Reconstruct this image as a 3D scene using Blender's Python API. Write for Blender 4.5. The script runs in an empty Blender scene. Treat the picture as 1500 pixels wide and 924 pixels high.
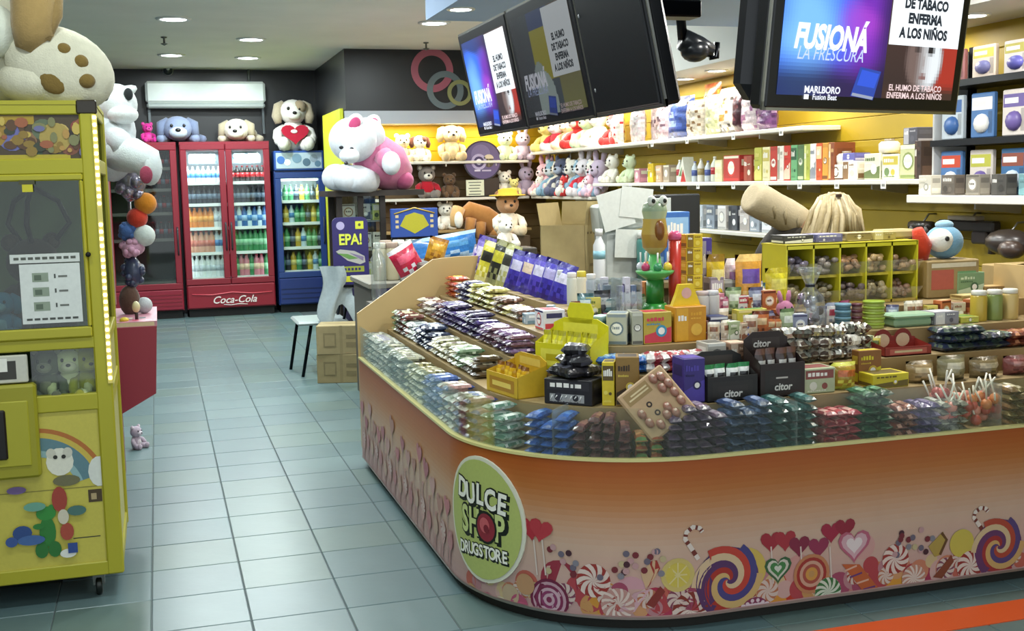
import bpy, bmesh, math, random
import numpy as np
from mathutils import Vector, Matrix, Euler
rnd = random.Random(7)
PI = math.pi
C = bpy.context.scene.collection
SC = bpy.context.scene

# ------------------------------------------------------------------ camera
CAM_H, FPX = 1.6, 1686.4
YAW, PITCH, ROLL = 0.29604, 0.115667, -0.0213993
def cam_axes():
    cy, sy, cp, sp = math.cos(YAW), math.sin(YAW), math.cos(PITCH), math.sin(PITCH)
    f = Vector((sy*cp, cy*cp, -sp)); r = Vector((cy, -sy, 0)); u = r.cross(f)
    c, s = math.cos(ROLL), math.sin(ROLL)
    return (c*r+s*u), (-s*r+c*u), f
AR, AU, AF = cam_axes()
cam = bpy.data.cameras.new('camera'); camo = bpy.data.objects.new('camera', cam); C.objects.link(camo)
cam.sensor_width = 36.0; cam.sensor_fit = 'HORIZONTAL'; cam.lens = FPX*36.0/1500.0
cam.clip_start = 0.05; cam.clip_end = 100
camo.matrix_world = Matrix(((AR.x, AU.x, -AF.x, 0), (AR.y, AU.y, -AF.y, 0), (AR.z, AU.z, -AF.z, CAM_H), (0, 0, 0, 1)))
SC.camera = camo
SC.view_settings.view_transform = 'Standard'; SC.view_settings.look = 'None'
SC.view_settings.exposure = 0.46; SC.view_settings.gamma = 1.0; SC.view_settings.use_curve_mapping = False

# ------------------------------------------------------------------ world (dim light of the mall behind the camera)
w = bpy.data.worlds.new('mall_light'); SC.world = w; w.use_nodes = True
w.node_tree.nodes['Background'].inputs[0].default_value = (0.80, 0.88, 0.92, 1)
w.node_tree.nodes['Background'].inputs[1].default_value = 0.95

# ------------------------------------------------------------------ lamps of the place, and unseen ones added for fill
CEIL_Z, SOFFIT_Z, KIOSK_SOFFIT_Z = 3.1, 2.42, 2.6
def area(name, loc, size, power, color=(1, 1, 1), rot=(0, 0, 0), size_y=None, spread=PI):
    l = bpy.data.lights.new(name, 'AREA'); l.energy = power; l.color = color; l.size = size
    if size_y: l.shape = 'RECTANGLE'; l.size_y = size_y
    else: l.shape = 'DISK'
    l.spread = spread
    o = bpy.data.objects.new(name, l); o.location = loc; o.rotation_euler = rot; C.objects.link(o); return o
COOL, WARM = (0.90, 1.0, 1.0), (1.0, 0.86, 0.62)
DOWNLIGHTS_AND_FILL = [(0.232, 10.85, 0), (0.25, 13.74, 0), (1.106, 13.93, 0), (1.012, 12.22, 0), (2.60, 10.75, 0),
              (0.2, 9.0, 0), (1.1, 9.0, 0), (-0.5, 7.2, 1), (0.7, 7.2, 1), (-0.5, 5.4, 1), (0.7, 5.4, 1), (-0.5, 3.6, 1), (0.7, 3.6, 1), (0.1, 1.8, 1), (2.7, 8.6, 0)]  # this row has no fittings: unseen lamps added for even fill light
for x, y, k in DOWNLIGHTS_AND_FILL:
    area('downlight_beam', (x, y, CEIL_Z-0.03), 0.2, 12.5 if k else 30, COOL)
SOFFIT_LIGHTS = [(4.12, 9.25), (4.16, 8.2), (4.22, 5.75), (4.15, 10.6), (4.2, 6.9), (4.2, 11.8), (4.2, 4.6)]
for x, y in SOFFIT_LIGHTS:
    area('soffit_beam', (x, y, SOFFIT_Z-0.03), 0.12, 6.5, (1.0, 0.93, 0.80))
KIOSK_LIGHTS = [(1.95, 6.55), (3.2, 6.4), (3.4, 4.6), (2.3, 5.2), (2.6, 3.9)]  # only the first has a fitting; the rest are unseen, added to brighten the counter
for x, y in KIOSK_LIGHTS:
    area('kiosk_beam', (x, y, KIOSK_SOFFIT_Z-0.03), 0.14, 15, (0.98, 0.97, 0.92))

# ------------------------------------------------------------------ pixel of the 1500x924 photograph -> point on a real plane
def at(px, py, X=None, Y=None, Z=None):
    d = AR*((px-750)/FPX) - AU*((py-462)/FPX) + AF
    o = Vector((0, 0, CAM_H))
    if X is not None: t = X/d.x
    elif Y is not None: t = Y/d.y
    else: t = (Z-CAM_H)/d.z
    return o + d*t
def depth(p): return (Vector(p)-Vector((0, 0, CAM_H))).dot(AF)
def m_of(npx, p): return npx*depth(p)/FPX

# ------------------------------------------------------------------ colours and materials
def L(h):
    if not isinstance(h, str): return h
    h = h.lstrip('#')
    o = []
    for i in (0, 2, 4):
        c = int(h[i:i+2], 16)/255.0
        o.append(c/12.92 if c <= 0.04045 else ((c+0.055)/1.055)**2.4)
    return tuple(o)
MATS = {}
def make_mat(name, rough=0.6, metal=0.0, noise=0.12, nscale=30, bump=0.0, bscale=200, sheen=0.0, coat=0.0, emit=0.0, spec=0.5):
    m = bpy.data.materials.new(name); m.use_nodes = True
    nt = m.node_tree; N = nt.nodes; b = N['Principled BSDF']
    a = N.new('ShaderNodeAttribute'); a.attribute_name = 'Col'
    if emit:
        nt.links.new(a.outputs['Color'], b.inputs['Emission Color']); b.inputs['Emission Strength'].default_value = emit
        b.inputs['Base Color'].default_value = (0.02, 0.02, 0.02, 1); b.inputs['Roughness'].default_value = rough
        MATS[name] = m; return m
    tc = N.new('ShaderNodeTexCoord')
    n = N.new('ShaderNodeTexNoise'); n.inputs['Scale'].default_value = nscale; n.inputs['Detail'].default_value = 3
    nt.links.new(tc.outputs['Object'], n.inputs['Vector'])
    mr = N.new('ShaderNodeMapRange'); mr.inputs[3].default_value = 1-noise; mr.inputs[4].default_value = 1+noise
    nt.links.new(n.outputs['Fac'], mr.inputs[0])
    mx = N.new('ShaderNodeMix'); mx.data_type = 'RGBA'; mx.blend_type = 'MULTIPLY'; mx.inputs[0].default_value = 1.0
    nt.links.new(a.outputs['Color'], mx.inputs[6]); nt.links.new(mr.outputs[0], mx.inputs[7])
    nt.links.new(mx.outputs[2], b.inputs['Base Color'])
    b.inputs['Roughness'].default_value = rough; b.inputs['Metallic'].default_value = metal
    b.inputs['Specular IOR Level'].default_value = spec
    if sheen: b.inputs['Sheen Weight'].default_value = sheen
    if coat: b.inputs['Coat Weight'].default_value = coat; b.inputs['Coat Roughness'].default_value = 0.12
    if bump:
        n2 = N.new('ShaderNodeTexNoise'); n2.inputs['Scale'].default_value = bscale; n2.inputs['Detail'].default_value = 2
        nt.links.new(tc.outputs['Object'], n2.inputs['Vector'])
        bp = N.new('ShaderNodeBump'); bp.inputs['Strength'].default_value = bump; bp.inputs['Distance'].default_value = 0.004
        nt.links.new(n2.outputs['Fac'], bp.inputs['Height']); nt.links.new(bp.outputs[0], b.inputs['Normal'])
    MATS[name] = m; return m
make_mat('paint', 0.45, noise=0.05, nscale=4)
make_mat('wall_paint', 0.7, noise=0.08, nscale=2)
make_mat('dark_wall', 0.35, noise=0.15, nscale=1.5)
make_mat('board', 0.5, noise=0.06, nscale=6)
make_mat('card', 0.5, noise=0.10, nscale=60)
make_mat('kraft', 0.8, noise=0.12, nscale=25)
make_mat('print', 0.4, noise=0.08, nscale=90)
make_mat('panel_print', 0.38, noise=0.05, nscale=14, spec=0.4)
make_mat('foil', 0.28, noise=0.35, nscale=55, bump=0.5, bscale=70, coat=0.3)
make_mat('silver_foil', 0.25, metal=0.8, noise=0.3, nscale=50, bump=0.6, bscale=60)
make_mat('plastic', 0.3, noise=0.05, nscale=20)
make_mat('rubber', 0.7, noise=0.1, nscale=30)
make_mat('plush', 0.95, noise=0.14, nscale=35, bump=0.5, bscale=150, sheen=0.25, spec=0.2)
make_mat('cloth', 0.9, noise=0.12, nscale=40, bump=0.4, bscale=120, spec=0.2)
make_mat('hair', 0.5, noise=0.35, nscale=18, bump=0.6, bscale=60)
make_mat('skin', 0.55, noise=0.05, nscale=25)
make_mat('metal', 0.3, metal=0.9, noise=0.08)
make_mat('tile', 0.33, noise=0.10, nscale=5, bump=0.08, bscale=25, spec=0.5)
make_mat('lamp', 0.5, emit=14.0)
make_mat('strip', 0.5, emit=5.0)
make_mat('led', 0.5, emit=7.0)
make_mat('screen', 0.3, emit=1.0)
make_mat('screen_dim', 0.25, emit=0.22)
def solid(name, h, rough=0.8, noise=.1, nscale=25, bump=.3):
    m = make_mat(name, rough, noise=noise, nscale=nscale, bump=bump, bscale=80)
    a = [n for n in m.node_tree.nodes if n.type == 'MIX'][0]
    for l in list(a.inputs[6].links): m.node_tree.links.remove(l)
    a.inputs[6].default_value = (*L(h), 1); return m
def glass_mat(name, tint, gloss, rough=0.03, body=0.0, body_col=(0.6, 0.7, 0.65)):
    m = bpy.data.materials.new(name); m.use_nodes = True; nt = m.node_tree; N = nt.nodes
    for n in list(N): N.remove(n)
    o = N.new('ShaderNodeOutputMaterial'); t = N.new('ShaderNodeBsdfTransparent'); t.inputs[0].default_value = (*tint, 1)
    g = N.new('ShaderNodeBsdfGlossy'); g.inputs['Roughness'].default_value = rough
    lw = N.new('ShaderNodeLayerWeight'); lw.inputs[0].default_value = 0.25
    mr = N.new('ShaderNodeMapRange'); mr.inputs[3].default_value = gloss; mr.inputs[4].default_value = min(1, gloss+0.3)
    nt.links.new(lw.outputs['Fresnel'], mr.inputs[0])
    mix = N.new('ShaderNodeMixShader'); nt.links.new(mr.outputs[0], mix.inputs[0])
    nt.links.new(t.outputs[0], mix.inputs[1]); nt.links.new(g.outputs[0], mix.inputs[2])
    last = mix
    if body:
        d = N.new('ShaderNodeBsdfDiffuse'); d.inputs[0].default_value = (*body_col, 1)
        m2 = N.new('ShaderNodeMixShader'); m2.inputs[0].default_value = body
        nt.links.new(mix.outputs[0], m2.inputs[1]); nt.links.new(d.outputs[0], m2.inputs[2]); last = m2
    nt.links.new(last.outputs[0], o.inputs[0]); MATS[name] = m; return m
glass_mat('glass', (0.93, 0.97, 0.95), 0.04)
glass_mat('rim_glass', (0.96, 0.98, 0.955), 0.012, 0.05, 0.035, (0.55, 0.60, 0.52))
glass_mat('dark_glass', (0.72, 0.76, 0.74), 0.05)
glass_mat('clear_plastic', (0.90, 0.93, 0.93), 0.10, 0.12, 0.10, (0.75, 0.8, 0.8))

# ------------------------------------------------------------------ mesh builder: every face carries its own colour
class MB:
    def __init__(s): s.v = []; s.f = []; s.c = []; s.s = []
    def add(s, vs, fs, col, smooth=False, M=None):
        k = len(s.v)
        if M is not None: vs = [M @ Vector(v) for v in vs]
        s.v += [tuple(v) for v in vs]
        many = isinstance(col, list)
        for i, f in enumerate(fs):
            s.f.append(tuple(j+k for j in f)); s.c.append(L(col[i]) if many else L(col)); s.s.append(smooth)
        return s
    def box(s, x0, y0, z0, x1, y1, z1, col, M=None, top=None, front=None, side=None):
        vs = [(x0,y0,z0),(x1,y0,z0),(x1,y1,z0),(x0,y1,z0),(x0,y0,z1),(x1,y0,z1),(x1,y1,z1),(x0,y1,z1)]
        fs = [(3,2,1,0),(4,5,6,7),(0,1,5,4),(1,2,6,5),(2,3,7,6),(3,0,4,7)]
        return s.add(vs, fs, [col, top or col, front or col, side or col, col, side or col], M=M)
    def rbox(s, x0, y0, z0, x1, y1, z1, col, b=0.01, M=None, smooth=False):
        b = min(b, (x1-x0)*.45, (y1-y0)*.45, (z1-z0)*.45)
        X, Y, Z = (x0, x1), (y0, y1), (z0, z1); idx = {}; vs = []
        for i in (0, 1):
            for j in (0, 1):
                for k in (0, 1):
                    sx, sy, sz = (b if i == 0 else -b), (b if j == 0 else -b), (b if k == 0 else -b)
                    for a, p in enumerate(((X[i], Y[j]+sy, Z[k]+sz), (X[i]+sx, Y[j], Z[k]+sz), (X[i]+sx, Y[j]+sy, Z[k]))):
                        idx[i, j, k, a] = len(vs); vs.append(p)
        fs = []
        for a in range(3):
            for e in (0, 1):
                q = []
                for u, w_ in ((0, 0), (1, 0), (1, 1), (0, 1)):
                    t = [0, 0, 0]; t[a] = e; t[(a+1) % 3] = u; t[(a+2) % 3] = w_; q.append(idx[t[0], t[1], t[2], a])
                fs.append(tuple(q if e else q[::-1]))
        for a in range(3):
            for u in (0, 1):
                for w_ in (0, 1):
                    t0 = [0]*3; t0[(a+1) % 3] = u; t0[(a+2) % 3] = w_; t1 = list(t0); t1[a] = 1
                    b1, c1 = (a+1) % 3, (a+2) % 3
                    q = [idx[t0[0],t0[1],t0[2],b1], idx[t1[0],t1[1],t1[2],b1], idx[t1[0],t1[1],t1[2],c1], idx[t0[0],t0[1],t0[2],c1]]
                    fs.append(tuple(q))
        for i in (0, 1):
            for j in (0, 1):
                for k in (0, 1): fs.append((idx[i,j,k,0], idx[i,j,k,1], idx[i,j,k,2]))
        return s.add(vs, fs, col, smooth, M)
    def ell(s, c, r, col, seg=12, rings=8, M=None, smooth=True):
        if not isinstance(r, (tuple, list)): r = (r, r, r)
        vs = [(c[0], c[1], c[2]-r[2])]
        for i in range(1, rings):
            a = -PI/2+PI*i/rings
            for j in range(seg):
                t = 2*PI*j/seg; vs.append((c[0]+r[0]*math.cos(a)*math.cos(t), c[1]+r[1]*math.cos(a)*math.sin(t), c[2]+r[2]*math.sin(a)))
        vs.append((c[0], c[1], c[2]+r[2])); fs = []
        for j in range(seg): fs.append((0, 1+(j+1) % seg, 1+j))
        for i in range(rings-2):
            for j in range(seg):
                a, b = 1+i*seg+j, 1+i*seg+(j+1) % seg; fs.append((a, b, b+seg, a+seg))
        n = len(vs)-1; o = 1+(rings-2)*seg
        for j in range(seg): fs.append((o+j, o+(j+1) % seg, n))
        return s.add(vs, fs, col, smooth, M)
    def lathe(s, prof, col, n=12, M=None, smooth=True, cols=None):
        vs, fs, cc = [], [], []
        for r, z in prof:
            for j in range(n):
                t = 2*PI*j/n; vs.append((r*math.cos(t), r*math.sin(t), z))
        for i in range(len(prof)-1):
            for j in range(n):
                a, b = i*n+j, i*n+(j+1) % n; fs.append((a, b, b+n, a+n)); cc.append(cols[i] if cols else col)
        fs.append(tuple(range(n))[::-1]); cc.append(cols[0] if cols else col)
        fs.append(tuple((len(prof)-1)*n+j for j in range(n))); cc.append(cols[-1] if cols else col)
        return s.add(vs, fs, cc, smooth, M)
    def tube(s, pts, r, col, n=8, M=None, smooth=True):
        pts = [Vector(p) for p in pts]; vs, fs = [], []; K = len(pts)
        rr = r if isinstance(r, (list, tuple)) else [r]*K
        up = Vector((0, 0, 1)); prev = None
        for i, p in enumerate(pts):
            d = (pts[min(i+1, K-1)]-pts[max(i-1, 0)]).normalized()
            if prev is None:
                a = d.cross(up if abs(d.z) < .9 else Vector((1, 0, 0))).normalized()
            else: a = (prev-d*prev.dot(d)).normalized()
            prev = a; b = d.cross(a)
            for j in range(n):
                t = 2*PI*j/n; vs.append(p+(a*math.cos(t)+b*math.sin(t))*rr[i])
        for i in range(K-1):
            for j in range(n):
                q, u = i*n+j, i*n+(j+1) % n; fs.append((q, u, u+n, q+n))
        fs.append(tuple(range(n))[::-1]); fs.append(tuple((K-1)*n+j for j in range(n)))
        return s.add(vs, fs, col, smooth, M)
    def prism(s, poly, y0, y1, col, M=None, side=None, smooth=False):   # polygon in x,z extruded along y (front = y0)
        n = len(poly); vs = [(x, y0, z) for x, z in poly]+[(x, y1, z) for x, z in poly]
        fs = [tuple(range(n)), tuple(range(2*n-1, n-1, -1))]; cc = [col, col]
        for i in range(n): fs.append((i, i+n, (i+1) % n+n, (i+1) % n)); cc.append(side or col)
        return s.add(vs, fs, cc, smooth, M)
    def poly(s, pts, col, M=None): return s.add(pts, [tuple(range(len(pts)))], col, M=M)
    def rect(s, x0, z0, x1, z1, y, col, M=None): return s.poly([(x0,y,z0),(x1,y,z0),(x1,y,z1),(x0,y,z1)], col, M)
    def mesh(s, name, mat, recalc=True):
        me = bpy.data.meshes.new(name); me.from_pydata(s.v, [], s.f)
        me.polygons.foreach_set('use_smooth', s.s)
        at_ = me.color_attributes.new('Col', 'FLOAT_COLOR', 'CORNER')
        arr = np.ones((len(me.loops), 4), dtype=np.float32)
        tot = np.array([len(f) for f in s.f]); arr[:, :3] = np.repeat(np.array(s.c, dtype=np.float32), tot, axis=0)
        at_.data.foreach_set('color', arr.ravel())
        if recalc:
            bm = bmesh.new(); bm.from_mesh(me); bmesh.ops.recalc_face_normals(bm, faces=bm.faces); bm.to_mesh(me); bm.free()
        me.materials.append(MATS[mat]); return me
def T(x=0, y=0, z=0, rz=0, rx=0, ry=0, s=1): return Matrix.Translation((x, y, z)) @ Euler((rx, ry, rz)).to_matrix().to_4x4() @ Matrix.Scale(s, 4)

# ------------------------------------------------------------------ objects
def link(name, data, parent=None, loc=None, rot=None, scl=None):
    o = bpy.data.objects.new(name, data); C.objects.link(o)
    if parent is not None: o.parent = parent
    if loc is not None: o.location = loc
    if rot is not None: o.rotation_euler = rot if not isinstance(rot, (int, float)) else (0, 0, rot)
    if scl is not None: o.scale = (scl,)*3 if isinstance(scl, (int, float)) else scl
    return o
def tag(o, label, cat, group=None, kind=None):
    o['label'] = label
    if cat: o['category'] = cat
    if group: o['group'] = group
    if kind: o['kind'] = kind
    return o
def thing(name, label, cat, loc=(0, 0, 0), rot=0, group=None, scl=None):
    return tag(link(name, None, None, loc, rot, scl), label, cat, group)
def part(name, mb, mat, parent, label=None, loc=None, rot=None):
    o = link(name, mb.mesh(name, mat), parent, loc, rot)
    if label: o['label'] = label
    return o
def single(name, mb, mat, label, cat, loc=(0, 0, 0), rot=0, group=None, scl=None):
    return tag(link(name, mb.mesh(name, mat) if isinstance(mb, MB) else mb, None, loc, rot, scl), label, cat, group)
def struct(name, mb, mat, parent=None, label=None):
    o = link(name, mb.mesh(name, mat), parent)
    if parent is None: o['kind'] = 'structure'
    if label: o['label'] = label
    return o
class Kit:                          # a kind of thing with its parts; place() makes an individual of it (mesh data shared)
    def __init__(s, name): s.name = name; s.parts = []
    def add(s, name, mb, mat, sub=None, label=None):
        s.parts.append((name, mb.mesh(name, mat), sub, label)); return s
    def place(s, label, cat, loc, rot=0, group=None, scl=1.0, name=None):
        if len(s.parts) == 1:
            return tag(link(name or s.name, s.parts[0][1], None, loc, rot, scl), label, cat, group)
        r = thing(name or s.name, label, cat, loc, rot, group, scl); made = {}
        for pn, me, sub, lb in s.parts:
            o = link(pn, me, made[sub] if sub else r)
            if lb: o['label'] = lb
            if pn not in made: made[pn] = o
        return r
FONT_CACHE = {}
def text_mb(body, size, col, bold=0.02, depth_=0.001, shear=0.0, sx=1.0, y0=0.0, align='CENTER'):
    """lettering as a mesh lying in the x,z plane and facing -y"""
    cu = bpy.data.curves.new('lettering', 'FONT'); cu.body = body; cu.size = size; cu.offset = bold*size
    cu.align_x = align; cu.align_y = 'CENTER'; cu.shear = shear; cu.resolution_u = 3
    o = bpy.data.objects.new('lettering', cu); me = bpy.data.meshes.new_from_object(o)
    mb = MB(); mb.add([(v.co.x*sx, y0, v.co.y) for v in me.vertices], [tuple(p.vertices) for p in me.polygons], col)
    bpy.data.objects.remove(o); bpy.data.curves.remove(cu); bpy.data.meshes.remove(me)
    return mb
def merge(a, b, M=None):
    k = len(a.v); a.v += [tuple(M @ Vector(v)) if M is not None else v for v in b.v]
    a.f += [tuple(i+k for i in f) for f in b.f]; a.c += b.c; a.s += b.s; return a
def shade(h, f):
    c = L(h); return tuple(min(1.0, x*f) for x in c)
# ================================================================== SETTING
TP = 0.356; TX0 = -0.102; TY0 = 4.592
mb = MB(); mb.box(-3.2, -1.0, -0.06, 4.7, 15.6, -0.004, '566062')
floor = struct('floor', mb, 'wall_paint')
tile_meshes = []
for k, c in enumerate(('5d7376', '62787a', '597073', '5f7471')):
    t = MB(); t.rbox(0.002, 0.002, -0.02, TP-0.002, TP-0.002, 0.0, c, 0.003); tile_meshes.append(t.mesh('tile', 'tile'))
nt_ = 0
for j in range(-5, 29):
    y0 = TY0+j*TP
    for i in range(-3, 10):
        x0 = TX0+i*TP
        if x0 > 2.1 and y0 > 3.6: continue                       # under the counter
        if x0 > 1.15 and 3.75 < y0 < 6.1: continue
        if x0 < -0.5 and (y0 < 3.8 or 4.9 < y0 < 12.5): continue  # under the machines
        if x0 < -0.9: continue
        if y0 < 3.5 and x0 < 0.2: continue
        if x0 > 1.5 and y0 > 10.2: continue
        if x0 > 2.0 and y0 > 6: continue
        if nt_ >= 300: continue
        nt_ += 1
        link('tile', tile_meshes[(i*7+j*3+((i*j) % 5)) % 4], floor, (x0, y0, 0))
mb = MB(); mb.box(0.9, 3.275, -0.002, 4.4, 3.435, 0.003, 'd8541c'); struct('trim_1', mb, 'paint')
CEIL_C = 'f0f0e8'
mb = MB(); mb.box(-3.2, -0.5, CEIL_Z, 4.7, 15.6, CEIL_Z+0.1, CEIL_C); struct('ceiling', mb, 'wall_paint')
mb = MB(); mb.box(-3.2, 15.4, 0, 4.7, 15.5, CEIL_Z, '1b1d20'); struct('wall_back', mb, 'dark_wall')
mb = MB(); mb.box(-3.2, 1.5, 0, -3.1, 15.4, CEIL_Z, '33373a'); struct('wall_left', mb, 'dark_wall')
mb = MB(); mb.box(4.52, 1.5, 0, 4.64, 15.4, CEIL_Z, '9a8a2c'); wall_right = struct('wall_right', mb, 'wall_paint')
mb = MB(); mb.rbox(0, 0, 0, 0.018, 10.2, 0.150, 'a48c18', 0.004)
slat_r = mb.mesh('slat', 'board')
for k in range(13): link('slat', slat_r, wall_right, (4.502, 2.75, 0.45+k*0.1525))
# bulkhead with the dark fascia over the toy shelves, and its return towards the back wall
mb = MB(); mb.box(2.07, 12.95, 2.42, 4.52, 13.3, CEIL_Z, '17181b'); fascia = struct('wall_fascia', mb, 'dark_wall')
mb = MB(); mb.box(2.07, 13.3, 0, 2.12, 15.4, CEIL_Z, '1b1d20'); struct('wall_return', mb, 'dark_wall')
mb = MB(); mb.box(2.05, 12.93, 2.275, 4.3, 13.3, 2.42, 'b9bfc8'); struct('trim_2', mb, 'paint')
mb = MB(); mb.box(2.05, 13.32, 0, 4.52, 13.4, 2.42, '8f7a1c'); wall_shop = struct('wall_shop', mb, 'wall_paint')
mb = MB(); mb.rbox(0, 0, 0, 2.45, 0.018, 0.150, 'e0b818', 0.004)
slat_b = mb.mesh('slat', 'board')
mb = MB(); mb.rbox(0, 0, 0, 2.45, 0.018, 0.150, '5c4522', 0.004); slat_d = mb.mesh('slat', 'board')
for k in range(13): link('slat', slat_b if k > 9 else slat_d, wall_shop, (2.07, 13.302, 0.30+k*0.1525))  # lower slats: brown boards, darkened further by shade put into the colour
mb = MB(); mb.rbox(2.0, 12.95, 0, 2.04, 14.35, 2.45, 'c2c81e', 0.005); struct('wall_yellow_end', mb, 'board')
# dropped ceilings
mb = MB(); mb.box(3.9, 2.4, SOFFIT_Z, 4.52, 12.94, CEIL_Z, 'c9c9c2'); struct('ceiling_soffit', mb, 'wall_paint')
mb = MB(); mb.box(1.65, 2.2, KIOSK_SOFFIT_Z, 3.9, 7.1, CEIL_Z, 'a9c2e6'); struct('ceiling_drop', mb, 'wall_paint')

# interlocking rings on the dark fascia
for (px, py, ro, ri, col, lb) in ((633, 103, .245, .165, 'a4586a', 'large dusty pink ring outline on the black fascia'),
                                  (652, 132, .215, .145, '66757a', 'grey blue ring linked between pink and olive rings on fascia'),
                                  (673, 136, .145, .10, '8b8f5a', 'small olive yellow ring at the end of the three linked rings')):
    p = at(px, py, Y=12.95); m = MB(); n = 40
    vs, fs = [], []
    off = {'a4586a': 0.006, '66757a': 0.012, '8b8f5a': 0.018}[col]
    for y in (-off, 0):
        for r in (ro, ri):
            for j in range(n): vs.append((r*math.cos(2*PI*j/n), y, r*math.sin(2*PI*j/n)))
    for j in range(n):
        k = (j+1) % n
        fs += [(j, k, n+k, n+j), (j, 2*n+j, 2*n+k, k), (n+j, n+k, 3*n+k, 3*n+j)]
    m.add(vs, fs, col); single('ring_sign', m, 'paint', lb, 'sign', (p.x, 12.949, p.z), 0, 'linked rings on the fascia')

# recessed downlights
dl = Kit('downlight')
a = MB(); a.lathe([(0.155, 0), (0.15, -0.012), (0.115, -0.014), (0.115, 0)], 'e6e8e6', 20); dl.add('trim_ring', a, 'plastic')
a = MB(); a.lathe([(0.112, -0.006), (0.112, -0.009), (0.03, -0.010)], 'f4ffff', 20); dl.add('diffuser', a, 'lamp')
for (px, py, lb) in ((254, 27, 'round recessed downlight nearest to the front over the aisle'), (251, 80, 'round recessed downlight just before the white air conditioner, its end above the pale blue plush'),
                     (363, 84, 'round recessed downlight by the air conditioner, above the end with the pipe'), (368, 57, 'round recessed downlight, second row from the fridges, on the side of the ring sign'),
                     (636, 33, 'round recessed downlight beyond the dropped ceiling edge, before the ring sign')):
    p = at(px, py, Z=CEIL_Z); dl.place(lb, 'lamp', (p.x, p.y, CEIL_Z), group='ceiling downlights')
for i, (px, py, lb) in enumerate(((1004, 115, 'small soffit downlight seen between the TVs, the farther one'), (1050, 103, 'small soffit downlight seen between the TVs, the nearer one'),
                     (1425, 22, 'small soffit downlight beside the large front TV'))):
    p = at(px, py, Z=SOFFIT_Z); dl.place(lb, 'lamp', (p.x, p.y, SOFFIT_Z), group='soffit downlights', scl=0.6)
p = at(675, 13, Z=KIOSK_SOFFIT_Z); dl.place('small downlight in the dropped ceiling above the row of tilted TVs', 'lamp', (p.x, p.y, KIOSK_SOFFIT_Z), scl=0.55)
a = MB(); a.lathe([(0.03, 0), (0.03, -0.01), (0.010, -0.015), (0.010, -0.06), (0.035, -0.065), (0.035, -0.07), (0.004, -0.085)], '6a6c68', 10)
for px, py, lb in ((240, 54, 'small pendent ceiling sprinkler between the downlights over the aisle'), (624, 62, 'small pendent ceiling sprinkler before the ring sign fascia')):
    p = at(px, py, Z=CEIL_Z); single('sprinkler', a, 'metal', lb, 'sprinkler', (p.x, p.y, CEIL_Z), group='sprinklers')
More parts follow.
